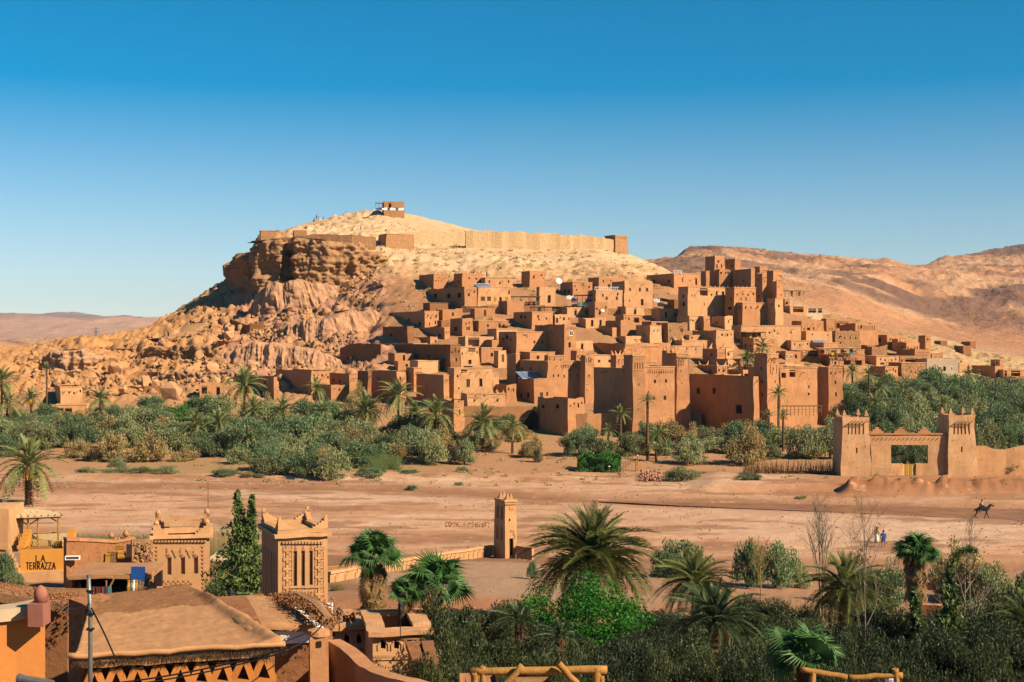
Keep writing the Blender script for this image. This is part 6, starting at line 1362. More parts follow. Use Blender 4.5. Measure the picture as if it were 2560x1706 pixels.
poly_wall('broken lower terrace wall among the trees at the right', [(2290, 1510, 1530), (2400, 1518, 1545), (2560, 1530, 1550), (2800, 1540, 1560)], Ys=[96, 95, 94, 93], m='mud', rough=.12)
e = empty('garden_rail', P(820, 1418, 116), 0, 'thin yellow railing left of the fan palm by the river wall', 'railing'); a = Vector((0, 0, 0)); b_ = P(862, 1414, 117)-e.location; mb = MB()
for k in range(12): p = a.lerp(b_, k/11); mb.tube([p-Vector((0, 0, .7)), p], .025, 4)
mb.tube([a, b_], .035, 5); mb.build('rail', M['yellow'], e)
# ---- decorated square tower (three slots, plus-sign reliefs)
Y2 = 62
bd = F2('tall decorated mud tower with three slot windows and plus-shaped reliefs', 303, 437, 838, 405, 1075, niches=[(577,655,30,290,'n'),(640,650,30,285,'n'),(704,645,28,280,'n')], Y=Y2, rot=21, m='plaster', name='decorated_tower', cat='tower', taper=.004, below=4, rough=.015, copings=False)
u2 = lambda zx, zy: bd.uvf(F2.fx(zx), F2.fy(zy)); pxm = Y2/F/3.2266
def onface(mb_shape, name, zx, zy, m, face=0):
    u, z = u2(zx, zy); q = bd.dsp(u, 0, z); return mb_shape.build(name, M[m], bd.e, q)
for zx in (577, 640, 704):
    mb = MB(); s_ = pxm
    for i, (w_, h) in enumerate(((22, 22), (14, 22), (6, 26))): mb.box((-w_*s_/2, .02, (i*20)*s_), (w_*s_/2, .2, (i*20+h)*s_))
    u, z = u2(zx, 505); 
    mb2 = MB(); [mb2.box((-w_*s_/2, -.01, (i*20)*s_), (w_*s_/2, .015, (i*20+22)*s_)) for i, w_ in enumerate((20, 12, 5))]; onface(mb2, 'niche_head', zx, 508, 'mud_dark')
    mb3 = MB(); mb3.box((-.17, .12, -280*s_/2), (.17, .19, 280*s_/2)); onface(mb3, 'niche_back', zx, 650, 'wood')  # dark brown back, the niche's shade put into its colour
    mb4 = MB(); mb4.box((-.27, -.06, -.06), (.27, .05, .02)); onface(mb4, 'sill', zx, 796, 'plaster')
def plus(s_, w_=36, t=14, proud=.045):
    mb = MB(); a = w_*s_/2; b_ = t*s_/2
    mb.prism([(-b_,-a),(b_,-a),(b_,-b_),(a,-b_),(a,b_),(b_,b_),(b_,a),(-b_,a),(-b_,b_),(-a,b_),(-a,-b_),(-b_,-b_)], -proud, .03)
    return mb
for zx, ys in ((512, (502, 577, 655, 728, 803, 865)), (768, (492, 565, 640, 718, 795, 858))):
    for y in ys:
        onface(plus(pxm, 78, 30, .018), 'plus_relief', zx, y, 'mud_dark'); onface(plus(pxm, 66, 20, .04), 'plus_relief', zx, y, 'plaster')  # darker plus behind paints the shadowed groove around each raised one
for y in range(480, 880, 38):
    for zx in (478, 548, 735, 803):
        mb = MB(); mb.box((-.02, -.012, -.08), (.02, .02, .08)); onface(mb, 'slit_relief', zx, y+(10 if zx > 600 else 0), 'mud_dark')  # thin dark strips paint the shade of incised slits
for zx in range(560, 730, 24):
    for y in (850, 885, 905):
        mb = MB(); mb.box((-.02, -.012, -.08), (.02, .02, .08)); onface(mb, 'slit_relief', zx, y, 'mud_dark')
for y in (930, 965): 
    for zx in (775, 800): mb = MB(); mb.box((-.06, -.012, -.05), (.06, .02, .05)); onface(mb, 'slit_relief', zx, y, 'mud_dark')
for k in range(13):
    mb = MB(); mb.box((-.05, -.1, -.05), (.05, .02, .05)); onface(mb, 'dentil', 478+k*26, 440, 'plaster')
W2, D2, H2 = bd.W, bd.D, bd.H
mb = MB(); mb.box((-.16, -.16, H2), (W2+.16, D2+.16, H2+.16)); wobble(mb.build('cornice', M['mud_tan'], bd.e), .03, 2, 4)
mb = MB(); mb.box((-.02, -.02, H2+.16), (W2+.02, .3, H2+.34)); mb.box((-.02, .3, H2+.16), (.28, D2, H2+.34)); mb.box((W2-.28, .3, H2+.16), (W2+.02, D2, H2+.34)); mb.box((.28, D2-.3, H2+.16), (W2-.28, D2, H2+.34)); wobble(mb.build('parapet', M['plaster'], bd.e), .03, 2, 3)
for (x, y, sx, sy) in ((0, 0, 1, 1), (W2, 0, -1, 1), (W2, D2, -1, -1), (0, D2, 1, -1)):
    mb = MB()
    for i in range(5):
        l_ = .75-.14*i; mb.box((0, 0, i*.13), (l_, .26, (i+1)*.13)); mb.box((0, .26, i*.13), (.26, l_, (i+1)*.13))
    mb.box((.02, .02, .65), (.16, .16, .9))
    o = mb.build('merlon', M['plaster'], bd.e, (x, y, H2+.34)); o.scale = (sx*.9, sy*.9, .62)
for k in range(6):
    mb = MB(); mb.box((-.015, -.09, -2.0), (.02, .09, 1.9)); mb.build('relief', M['mud'], bd.e, bd.dsp(0, D2*(k+.6)/6.5, H2-2.7))
# ---- stepped kiosk tower with cut reliefs
Y3 = 84; bd = F1('square decorated gate tower with stepped corners and tree shadow on its face', 1281, 1288, 1765, 362, 812, niches=[(1425,590,34,150,'n'),(1540,585,34,150,'n'),(1650,580,34,150,'n')], Y=Y3, rot=12, m='plaster', name='decorated_tower', cat='tower', taper=.012, below=3, rough=.02, copings=False, depth=3.4)
W3, D3, H3 = bd.W, bd.D, bd.H; s3 = Y3/F/3.364
def onf3(mb, name, zx, zy, m): u, z = bd.uvf(F1.fx(zx), F1.fy(zy)); return mb.build(name, M[m], bd.e, bd.dsp(u, 0, z))
for zx in (1425, 1540, 1650):
    for dx, dy, w_, h in ((-22, -120, 10, 40), (-14, -82, 26, 16), (-6, -66, 30, 14)):
        mb = MB(); mb.box((-w_*s3/2, -.03, -h*s3/2), (w_*s3/2, .02, h*s3/2)); onf3(mb, 'relief', zx+dx, 580+dy, 'mud_dark')
for zx in (1480, 1600):
    for i, (w_, dy) in enumerate(((60, 0), (40, 18), (24, 36), (10, 54))): mb = MB(); mb.box((-w_*s3/2, -.06, -9*s3), (w_*s3/2, .02, 9*s3)); onf3(mb, 'relief', zx, 455+dy, 'plaster')
for zx in (1322, 1712):
    for y in range(425, 790, 34):
        mb = MB(); a = 15*s3; mb.prism([(-a, 0), (0, -a), (a, 0), (0, a)], -.05, .02); onf3(mb, 'diamond_relief', zx, y, 'mud')
for zx in range(1380, 1620, 42):
    for y in (715, 735): mb = MB(); mb.box((-8*s3, -.05, -7*s3), (8*s3, .02, 7*s3)); onf3(mb, 'relief', zx+(21 if y > 720 else 0), y, 'mud')
for k in range(16): mb = MB(); mb.box((-.07, -.13, -.06), (.07, .02, .06)); onf3(mb, 'dentil', 1310+k*28, 380, 'plaster')
mb = MB(); mb.box((-.2, -.2, H3), (W3+.2, D3+.2, H3+.18)); mb.build('cornice', M['mud_tan'], bd.e)
for i in range(3):
    mb = MB(); y0 = .2+i*1.05; mb.box((.6, y0, H3+.3+.25*i), (W3-.6, y0+.35, H3+.55+.25*i)); mb.build('roof_bar', M['plaster'], bd.e)
for (x, sx) in ((0, 1), (W3, -1)):
    for (y, sy, hh) in ((0, 1, 1.0), (D3, -1, 1.35)):
        mb = MB()
        for i in range(5): l_ = .95-.18*i; mb.box((0, 0, i*.24), (l_, .4, (i+1)*.24)); mb.box((0, .4, i*.24), (.4, l_+.1, (i+1)*.24))
        mb.lathe([(.16, 1.2), (.2, 1.4), (.12, 1.6), (.02, 1.7)], 8, (.2, .2, 0)); o = mb.build('merlon', M['plaster'], bd.e, (x, y, H3+.18)); o.scale = (sx*.9, sy*.9, hh*.52)
mb = MB(); mb.tube([(W3-.1, D3-.2, H3+1), (W3-.1, D3-.2, H3+3.0), (W3+.5, D3-.2, H3+3.0)], .03, 5); mb.build('antenna', M['wood'], bd.e)
o = empty('vent_block', P(443, 1472, 80), R(5), 'small block of four square vents on the roof below the stepped tower', 'vent')
for k in range(4):
    mb = MB(); mb.box((-.75+k*.29, 0, -.12), (-.5+k*.29, .2, .12)); mb.build('vent_hole', M['dark'], o)
mb = MB(); mb.box((-.8, .04, -.18), (.45, .4, .17)); mb.build('vent_body', M['mud'], o)
# ---- LA TERRAZZA
Yt = 104
bd = F1('orange terrace front painted with black capital letters', 165, 172, 556, 445, 632, Y=Yt, rot=6, depth=3.6, m='terrace_ochre', name='terrace_building', cat='building', taper=0, rough=.01, below=.2, copings=False, parapet=.3)
Wt, Ht = bd.W, bd.H; st = Yt/F/3.364
mb = MB(); mb.box((-.5, -.5, -1.1), (Wt+.5, 3.5, 0.0)); wobble(mb.build('plinth', M['plaster'], bd.e), .08, 1, 4)
GL_ = {'L': [((0,0),(0,1)),((0,0),(.55,0))], 'A': [((0,0),(.32,1)),((.32,1),(.64,0)),((.14,.36),(.5,.36))], 'T': [((.3,0),(.3,1)),((0,1),(.6,1))], 'E': [((0,0),(0,1)),((0,1),(.5,1)),((0,.5),(.42,.5)),((0,0),(.5,0))],
       'R': [((0,0),(0,1)),((0,1),(.45,.95)),((.45,.95),(.5,.72)),((.5,.72),(.42,.5)),((.42,.5),(0,.47)),((.2,.47),(.52,0))], 'Z': [((0,1),(.55,1)),((.55,1),(0,0)),((0,0),(.58,0))]}
def word(txt, zx, zy, wz, hz_):
    n = len(txt); adv = wz/n
    for i, ch in enumerate(txt):
        mb = MB(); 
        for (a, b_) in GL_[ch]:
            x0, z0 = a[0]*adv*1.15*st, a[1]*hz_*st; x1, z1 = b_[0]*adv*1.15*st, b_[1]*hz_*st; d = Vector((x1-x0, 0, z1-z0)); t = Vector((-d.z, 0, d.x)).normalized()*3.4*st; ex = d.normalized()*2.4*st
            p = [Vector((x0, 0, z0))-ex, Vector((x1, 0, z1))+ex]; mb.prism([((p[0]-t).x, (p[0]-t).z), ((p[1]-t).x, (p[1]-t).z), ((p[1]+t).x, (p[1]+t).z), ((p[0]+t).x, (p[0]+t).z)], -.012, .01)
        u, z = bd.uvf(F1.fx(zx+i*adv), F1.fy(zy)); mb.build('letter', M['black'], bd.e, (u, -.01-.001*i, z))
word('LA', 305, 552, 84, 52); word('TERRAZZA', 222, 615, 252, 54)
for side, x in ((0, 0.0), (1, Wt)):
    mb = MB()
    for i in range(5): mb.box((-.25, i*.5, Ht), (.25, i*.5+.5, Ht+.22*(i+1)))
    mb.build('stepped_parapet', M['terrace_ochre'], bd.e, (x, 0, 0))
pe = empty('terrace_pergola', pt(F1, 75, 345, Yt+3), R(5), 'reed-roofed wooden pergola above the orange terrace front', 'pergola')
def q1(zx, zy, dy=0): return pt(F1, zx, zy, Yt+3+dy)-pe.location
mb = MB()
for zx, zb in ((145, 330), (236, 322), (318, 385), (490, 330)): m1 = MB(); m1.tube([Matrix.Rotation(-R(5), 3, 'Z') @ q1(zx, zb+40), Matrix.Rotation(-R(5), 3, 'Z') @ q1(zx, 190)], .07, 6); m1.build('post', M['log'], pe)
for a, b_ in (((236, 250), (150, 195)), ((236, 250), (318, 195)), ((490, 230), (420, 190)), ((80, 200), (505, 185)), ((75, 330), (500, 312))): m1 = MB(); m1.tube([q1(*a), q1(*b_)], .05, 5); m1.build('beam', M['log'], pe)
A_, B_, C_, D_ = q1(70, 188, -.5), q1(512, 172, -.5), q1(470, 140, 4.5), q1(60, 112, 4.5); mb.add([A_, B_, C_, D_]+[v+Vector((0, 0, .14)) for v in (A_, B_, C_, D_)], [(0,3,2,1),(4,5,6,7),(0,1,5,4),(1,2,6,5),(2,3,7,6),(3,0,4,7)]); wobble(mb.build('roof_mat', M['reed'], pe), .05, 1, 5)
for k in range(9):
    t = k/8; m1 = MB(); m1.tube([A_.lerp(B_, t)+Vector((0, -.12, .10)), D_.lerp(C_, t)+Vector((0, 0, .10))], .05, 6); m1.build('reed_pole', M['log'], pe)
mb = MB()
for k in range(22): mb.tube([q1(75+k*19.5, 320, -.3), q1(75+k*19.5+20, 430, -1.8)], .012, 3, False); mb.tube([q1(95+k*19.5, 320, -.3), q1(75+k*19.5, 430, -1.8)], .012, 3, False)
tag(mb.build('netting', M['yellow'], pe), kind='stuff')
mb = MB(); mb.box((-2.5, .2, -1.6), (Wt-.2, 4.5, -.8)); mb.build('deck', M['reed'], pe, (.8, 0, 0.45))
m1 = MB(); m1.box((-6, 0, -3), (0, 4, 0)); o = m1.build('terrace_block', M['plaster'], None, pt(F1, 74, 108, Yt+.5), (0, 0, R(4))); wobble(o, .06, .6, 5); tag(o, 'plain tall peach wall block at the left edge beside the pergola', 'building')
for i in range(4):
    pass
m1 = MB()
for i in range(6): m1.box((i*.15-.1, -.3, -2.6), (i*.15+.05, .3, -.35*i))
o = m1.build('stepped_wall', M['plaster'], None, pt(F1, 70, 405, Yt-.6), (0, 0, R(4))); tag(o, 'stepped peach parapet descending beside the lettered terrace front', 'wall', kind='thing')
# ---- ruined yard between terrace and stepped tower
poly_wall('rough mud back wall of the ruined yard with leaning planks', [(166, 1350, 1420), (230, 1352, 1420), (290, 1355, 1420), (337, 1350, 1420)], Ys=[96, 97, 98, 99], m='mud_dark', rough=.12, below=2, cap='mud', th=.6)
o = poly_wall('stone-built stretch of the yard wall beside the stepped tower', [(330, 1352, 1420), (384, 1350, 1422)], Ys=[97, 97.6], m='stone', rough=.06, below=2, th=.5)
yr = random.Random(3)
for k in range(95):
    x = yr.uniform(332, 382); y = yr.uniform(1354, 1420); p = P(x, y, 97.1)-o.location; s_ = yr.uniform(.09, .19)
    link('stone', ROCKS[k % 12], o, p, (yr.random()*6, yr.random()*6, yr.random()*6), (s_*1.6, s_, s_*1.2))
e = empty('window_box', pt(F1, 610, 522, 95.8), R(5), 'long low white-framed window in the ruined yard wall', 'window frame'); s_ = 98/F/3.364
mb = MB(); mb.box((-58*s_, -.1, -16*s_), (58*s_, .2, -10*s_)); mb.box((-58*s_, -.1, 10*s_), (58*s_, .2, 16*s_)); mb.box((-58*s_, -.1, -10*s_), (-52*s_, .2, 10*s_)); mb.box((52*s_, -.1, -10*s_), (58*s_, .2, 10*s_)); mb.build('frame', M['white'], e); mb = MB(); mb.box((-52*s_, -.05, -10*s_), (52*s_, .1, 10*s_)); mb.build('pane', M['glass'], e)
for i, (x0, x1, y0, y1, c, lab) in enumerate(((885, 930, 475, 580, 'yellow', 'pale plank door leaning at the left of the yard wall'), (930, 975, 470, 580, 'wood', 'plank pallet leaning beside the pale plank door'), (990, 1055, 465, 525, 'yellow', 'slatted yellow crate panel hung on the yard wall'), (1060, 1105, 405, 515, 'reed', 'grey board leaning at the right of the yard wall'), (968, 1040, 420, 455, 'log', 'short plank shelf high on the yard wall'))):
    e = empty('plank_panel', pt(F1, x0, y1, 97.3), R(4), lab, 'wood panel'); n = 5; W_ = (x1-x0)*s_; H_ = (y1-y0)*s_
    for k in range(n): m1 = MB(); m1.box((W_*k/n, 0, 0), (W_*(k+.86)/n, .05, H_*yr.uniform(.93, 1))); m1.build('plank', M[c], e, None, (R(-8), 0, 0))
    for z in (.2, .75): m1 = MB(); m1.box((0, -.04, H_*z), (W_, 0, H_*z+.07)); m1.build('batten', M[c], e, None, (R(-8), 0, 0))
for x, y, r, lab in ((905, 385, .22, 'round clay pot leftmost on the yard wall top'), (935, 345, .3, 'tall clay jar on the yard wall top'), (970, 370, .2, 'squat clay pot between the two jars on the yard wall'), (1000, 365, .17, 'small clay pot beside the squat one on the yard wall'), (1060, 335, .34, 'tallest clay jar at the right of the yard wall top')):
    e = empty('clay_pot', pt(F1, x, y+12, 98.5), 0, lab, 'pot'); r *= .62; m1 = MB(); m1.lathe([(r*.4, 0), (r, r*.8), (r*.95, r*1.5), (r*.4, r*2), (r*.5, r*2.3)], 10); m1.build('body', M['mud'], e, smooth=True); m1 = MB(); m1.tube([(r*.5, 0, r*2.1), (r*1.1, 0, r*1.8), (r*.95, 0, r*1.2)], r*.12, 4); m1.build('handle', M['mud'], e)
m1 = MB(); m1.box((-3.2, 0, -.25), (5.3, 5.5, 0)); o = m1.build('shed_roof', M['roof_mud'], None); 
sh = empty('market_shed', pt(F1, 600, 830, 79.5), R(3), 'low dark shed with a mud roof, open in front and hung with textiles', 'shed'); sh_s = 79.5/F/3.364
bpy.data.objects.remove(o)
def shp(zx, zy): return Vector(((zx-600)*sh_s, 0, (830-zy)*sh_s))
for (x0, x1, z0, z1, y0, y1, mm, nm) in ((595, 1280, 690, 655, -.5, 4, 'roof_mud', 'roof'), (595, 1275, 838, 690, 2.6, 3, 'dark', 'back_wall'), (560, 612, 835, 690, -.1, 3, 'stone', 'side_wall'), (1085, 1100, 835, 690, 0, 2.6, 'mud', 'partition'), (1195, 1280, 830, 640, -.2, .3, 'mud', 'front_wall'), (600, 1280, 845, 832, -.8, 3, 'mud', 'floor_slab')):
    m1 = MB(); a = shp(x0, z0); b_ = shp(x1, z1); m1.box((a.x, y0, a.z), (b_.x, y1, b_.z)); wobble(m1.build(nm, M[mm], sh), .05, 1, 4)
m1 = MB(); a = shp(620, 690); b_ = shp(975, 684); m1.box((a.x, -.9, a.z), (b_.x, -.4, b_.z+.06)); wobble(m1.build('awning', M['roof_mud'], sh, None, (R(-6), 0, 0)), .08, 1, 4)
for zx in (770, 925): m1 = MB(); m1.tube([shp(zx, 830)+Vector((0, -1.0, 0)), shp(zx, 690)+Vector((0, -1.0, 0))], .05, 5); m1.build('post', M['wood'], sh)
m1 = MB(); m1.tube([shp(945, 760)+Vector((0, -1, 0)), shp(985, 680)+Vector((0, -1, 0))], .05, 5); m1.build('brace', M['log'], sh)
for k, (c, lab) in enumerate((('teal_cloth', 'pale blue rug hung leftmost under the shed awning'), ('brown_cloth', 'brown striped rug second under the shed awning'), ('red_cloth', 'red striped rug in the middle under the shed awning'), ('pink_cloth', 'pink rug fourth under the shed awning'), ('red_cloth', 'second red rug right of the pink rug'), ('teal_cloth', 'grey-blue rug rightmost under the shed awning'))):
    m1 = MB(); p = shp(772+k*26, 740)
    for i in range(5): x = i*.1; m1.box((x, -.95-.03*(i % 2), -1.9+.1*((k*7+i) % 3)), (x+.095, -.9-.03*(i % 2), 0))
    o = m1.build('rug', M[c], None, sh.matrix_basis @ p if False else sh.location+p); tag(o, lab, 'rug')
m1 = MB(); 
for i in range(6): m1.box((i*.13, 0, -.95+.12*((i*5) % 3)), (i*.13+.125, .06+.04*(i % 2), .75))
o = m1.build('cloth', M['blue'], None, sh.location+shp(1118, 700)+Vector((0, -.4, 0))); tag(o, 'bright blue cloth hung at the dark opening of the shed', 'cloth')
for k, c in enumerate(('yellow', 'metal', 'white', 'yellow', 'metal')):
    m1 = MB(); m1.lathe([(.1, 0), (.14, .25), (.08, .5), (.1, .62)], 8); o = m1.build('jug', M[c], None, sh.location+shp(1105+k*22, 790)+Vector((0, -.5, 0))); tag(o, ['ochre jug leftmost under the blue cloth', 'grey metal jug second under the blue cloth', 'white jug in the middle under the blue cloth', 'ochre jug fourth under the blue cloth', 'grey metal jug rightmost under the blue cloth'][k], 'jug')
m1 = MB(); [m1.box((i*.28, 0, 0), (i*.28+.25, .7, .5+.12*(i % 3))) for i in range(5)]; o = m1.build('bench', M['wood'], None, sh.location+shp(1110, 825)+Vector((0, -.6, 0))); tag(o, 'low wooden bench of crates under the jugs', 'bench')
# ---- big mud-roofed house, bottom left
def roofpatch(label, corners, Ys, m, name, zoff=lambda s, t: 0, nu=60, nv=50, rim=None, parent=None, thick=.35):
    """corners: back-left, back-right, front-right, front-left pixel points"""
    c = [P(x, y, Y) for (x, y), Y in zip(corners, Ys)]; V = []
    for j in range(nv):
        t = j/(nv-1)
        for i in range(nu):
            s = i/(nu-1); p = (c[0]*(1-s)+c[1]*s)*(1-t)+(c[3]*(1-s)+c[2]*s)*t; z = p.z+zoff(s, t)+(fbm(p.x*1.6, p.y*1.6, 5, 8)-.5)*.10+(vn(p.x*7, p.y*7, 3)-.5)*.025; V.append((p.x, p.y, z))
    n0 = len(V)
    ring = [j*nu for j in range(nv)]+[(nv-1)*nu+i for i in range(1, nu)]+[j*nu+nu-1 for j in range(nv-2, -1, -1)]+[i for i in range(nu-2, 0, -1)]
    for r_ in ring: x, y, z = V[r_]; V.append((x, y, z-thick))
    Fc = [(j*nu+i, (j+1)*nu+i, (j+1)*nu+i+1, j*nu+i+1) for j in range(nv-1) for i in range(nu-1)]; k = len(ring)
    Fc += [(ring[i], n0+i, n0+(i+1) % k, ring[(i+1) % k]) for i in range(k)]; Fc2 = np.array(Fc)[:, ::-1]; Fc2 = np.array(Fc)
    o = link(name, np_mesh(name, V, Fc2, m, False), parent); return o, c
hm = empty('mud_roofed_house', P(205, 1660, 35.5), 0, 'large near mud house with a trodden earth roof and a zigzag triangle frieze', 'house')
M['roof_near'] = mat('near_mud_roof', (.58,.31,.145), (.47,.235,.105), 1.0, .5, 9, fine=(2.2, (.48,.25,.115), .5, .6), var=0, spots=((.33,.165,.08), .55, .58, .61), bdist=.03)
M['roof_back'] = mat('reddish_gravel_roof', (.36,.17,.07), (.29,.13,.055), 2, .8, 12, fine=(14, (.46,.24,.1), .56, .68), var=0, bdist=.04)
zr = lambda s, t: .05*math.exp(-((1-t)/.03)**2)+.16*math.exp(-((s-.98)/.05)**2)*sst(.1, .3, t)+.05*math.exp(-(s/.03)**2)-.04*math.sin(s*3.1)*sst(.1, .5, t)
o, cr_ = roofpatch('', [(232, 1490), (470, 1460), (705, 1608), (190, 1640)], [45.2, 46.6, 37, 35.6], M['roof_near'], 'roof', zr, 110, 90, parent=hm); o.location = -hm.location; o.data.materials.append(M['roof_back']); o.data.polygons.foreach_set('material_index', [1 if (k < 89*109 and (k//109)/89 < .36+.07*(float(vn((k % 109)*.08, 3.3))-.5)) else 0 for k in range(len(o.data.polygons))])
def hml(p): return p-hm.location
mb = MB(); n = 26
for (a, b_, r_) in ((cr_[3]+Vector((-.15, -.1, .0)), cr_[2]+Vector((.1, -.1, 0)), .075),):
    pts_ = [a.lerp(b_, i/n)+Vector((0, 0, (vn(i*.5, 3)-.5)*.035)) for i in range(n+1)]; mb.tube([hml(p) for p in pts_], [r_*(.9+.2*vn(i*.7, 5)) for i in range(n+1)], 8)
wobble(mb.build('roof_lip', M['roof_near'], hm, smooth=True), .03, 3)
mb = MB(); pts_ = [P(545, 1512, 44.5), P(575, 1532, 42.5), P(600, 1560, 40.5), P(640, 1592, 38.6), P(655, 1612, 37.6)]; mb.tube([hml(p+Vector((0, 0, -.05))) for p in pts_], [.08, .24, .34, .32, .16], 12); wobble(mb.build('roof_mound', M['roof_near'], hm, smooth=True), .07, 1.5)
a, b_ = cr_[3], cr_[2]; ang = math.atan2(b_.y-a.y, b_.x-a.x); Lf = (b_-a).length
def hf(u, dy, z): d = (b_-a).normalized(); n_ = Vector((d.y, -d.x, 0)); q = a+(b_-a)*(u/Lf); return hml(q-n_*dy+Vector((0, 0, z)))
mb = MB()
def hbox(u0, u1, y0, y1, z0, z1): mb.add([hf(u0,y0,z0),hf(u1,y0,z0),hf(u1,y1,z0),hf(u0,y1,z0),hf(u0,y0,z1),hf(u1,y0,z1),hf(u1,y1,z1),hf(u0,y1,z1)], [(0,3,2,1),(4,5,6,7),(0,1,5,4),(1,2,6,5),(2,3,7,6),(3,0,4,7)])
hbox(.1, Lf-.1, .55, 9, -6, -.3); wobble(mb.build('wall', M['mud_dark'], hm), .03, .8, 3)
mb = MB(); hbox(.1, Lf-.1, .12, .5, -6, -.92); wobble(mb.build('front_wall', M['terrazza'], hm), .04, .8, 8)
nz = 9
for k in range(nz):   # mud chevrons forming triangular openings
    x = .45+k*(Lf-.9)/(nz-1); hw = (Lf-.9)/(nz-1)*.5
    for s_ in (-1, 1):
        m1 = MB(); w_ = .085; P0 = (x+s_*hw*1.0, -.95); P1 = (x+s_*.05, -.42)
        d = Vector((P1[0]-P0[0], 0, P1[1]-P0[1])).normalized(); t = Vector((-d.z, 0, d.x))*w_; cs = [(P0[0]-t.x, P0[1]-t.z), (P1[0]-t.x, P1[1]-t.z), (P1[0]+t.x, P1[1]+t.z), (P0[0]+t.x, P0[1]+t.z)]
        vs = [hf(c_[0], .14, c_[1]) for c_ in cs]+[hf(c_[0], .42, c_[1]) for c_ in cs]; m1.add(vs, [(0,1,2,3),(7,6,5,4),(0,4,5,1),(1,5,6,2),(2,6,7,3),(3,7,4,0)]); wobble(m1.build('chevron', M['terrazza'], hm), .02, 2, 2)
V = []; Fq = []
for k in range(1900):
    u = rnd.uniform(-.1, Lf+.15); l_ = rnd.uniform(.05, .15); dy = rnd.uniform(-.12, .1); p = hf(u, dy, rnd.uniform(-.2, -.1)); q = p+Vector((rnd.gauss(0, .04), -rnd.uniform(0, .06), -l_)); n0 = len(V); V += [p-Vector((.008, 0, 0)), p+Vector((.008, 0, 0)), q+Vector((.003, 0, 0)), q-Vector((.003, 0, 0))]; Fq.append((n0, n0+1, n0+2, n0+3))
tag(link('straw_fringe', np_mesh('straw_fringe', [tuple(v) for v in V], Fq, M['straw_dark']), hm), kind='stuff')
# left rough wall and the roof edge of the neighbour
o = poly_wall('rough crumbling mud wall end left of the trodden roof', [(172, 1502, 1700), (205, 1512, 1700), (238, 1530, 1720)], Ys=[44, 43.6, 43], m='mud_dark', rough=.12, below=4, th=1.2, step=.3)
pts = []
for k in range(3200):
    x = rnd.uniform(-20, 262); q_ = rnd.random(); Y = 45.6+q_*3.6-(x/262)*1.0; z = zp(1480+(x+30)*.15-q_*26, Y); s_ = .015+.08*rnd.random()**2.5; pts.append((Vector(((x-CX)/F*Y, Y, z+rnd.uniform(-.12, .1))), s_))
nb = empty('neighbour_house', P(120, 1480, 48), 0, 'rubble-edged mud roof of the house behind the pink post', 'house')
mb = MB(); c = [P(-30, 1448, 50), P(150, 1482, 49), P(245, 1524, 45), P(-30, 1482, 45.5)]; mb.add([hml(v)+hm.location-nb.location for v in c]+[v-nb.location-Vector((0, 0, .3)) for v in c], [(0,1,2,3),(7,6,5,4),(0,4,5,1),(1,5,6,2),(2,6,7,3),(3,7,4,0)]); wobble(mb.build('roof', M['roof_mud'], nb), .06, 1, 6)
mb = MB(); mb.box((-9, .5, -6), (.5, 3, -.4)); mb.build('wall', M['mud_dark'], nb)
_b = len(bpy.data.objects); rock_stuff('roof_rubble', 'rubble of stones and mud lumps along the edge of the neighbour roof', 'rubble', pts, M['mud_dark'], 9)
# orange wall with pink post, pipes
ow = poly_wall('smooth orange rendered wall in the bottom left corner with a rounded coping', [(-120, 1560, 1800), (40, 1545, 1800), (113, 1530, 1800)], Ys=[21.2, 21.8, 22], m='terrazza', rough=.01, below=4, th=.25, cap='cream', step=.4)
e = empty('post', P(95, 1539, 21.6), 0, 'pink rendered post with a rounded top on the end of the orange wall', 'post'); s_ = 22/F/3.364
mb = MB(); mb.box((-62*s_, -.12, -.15), (62*s_, .25, 105*s_)); wobble(mb.build('base', M['pink'], e), .006, 5, 3); mb = MB(); mb.tube([(12*s_, .06, 105*s_), (12*s_, .06, 190*s_), (12*s_, .06, 222*s_), (12*s_, .06, 245*s_)], [54*s_, 54*s_, 40*s_, 6*s_], 12); mb.build('cap', M['pink'], e, smooth=True)
e = empty('drain_pipe', P(52, 1697, 19.5), R(-12), 'thick pale pipe laid across the bottom left corner', 'pipe'); mb = MB(); mb.tube([(0, 0, 0), (.48, 0, -.05)], .055, 12); mb.build('pipe', M['metal'], e); mb = MB(); mb.tube([(-.04, 0, 0), (.02, 0, 0)], .065, 12); mb.build('collar', M['metal'], e)
for y0 in (.0, .05): pass
# street pole with cables
e = empty('utility_pole', P(226, 1700, 33.5), 0, 'slim grey metal pole rising in front of the trodden roof', 'pole'); ph = zp(1443, 33.5)-e.location.z
mb = MB(); mb.tube([(0, 0, -3), (0, 0, ph*.65), (-.04, 0, ph)], [.055, .05, .045], 10); mb.build('shaft', M['metal'], e, smooth=True); mb = MB(); mb.tube([(-.04, 0, ph), (-.04, 0, ph+.05)], .055, 10); mb.build('cap', M['metal'], e)
for k, z in enumerate((.35, .9, 1.25)): mb = MB(); mb.box((-.08, -.07, ph-z), (.08, .07, ph-z+.05)); mb.build('clamp', M['black'], e)
def cable(label, a, b_, sag, r=.012, n=16, grp=None):
    o = MB(); o.tube([tuple(a.lerp(b_, i/n)-a-Vector((0, 0, sag*4*(i/n)*(1-i/n)))) for i in range(n+1)], r, 4, False); t = o.build('cable', M['black'], None, a); tag(t, label, 'cable', grp); return t
cable('thick black cable running from the pole down to the zigzag frieze', P(228, 1520, 33.4), P(292, 1655, 33.8), -.05, .022)
cable('thin black wire slanting left of the pole to the roof rubble', P(224, 1508, 33.4), P(135, 1503, 44), .2)
cable('second thin wire from the pole towards the shed', P(224, 1512, 33.4), P(200, 1460, 78), .5)
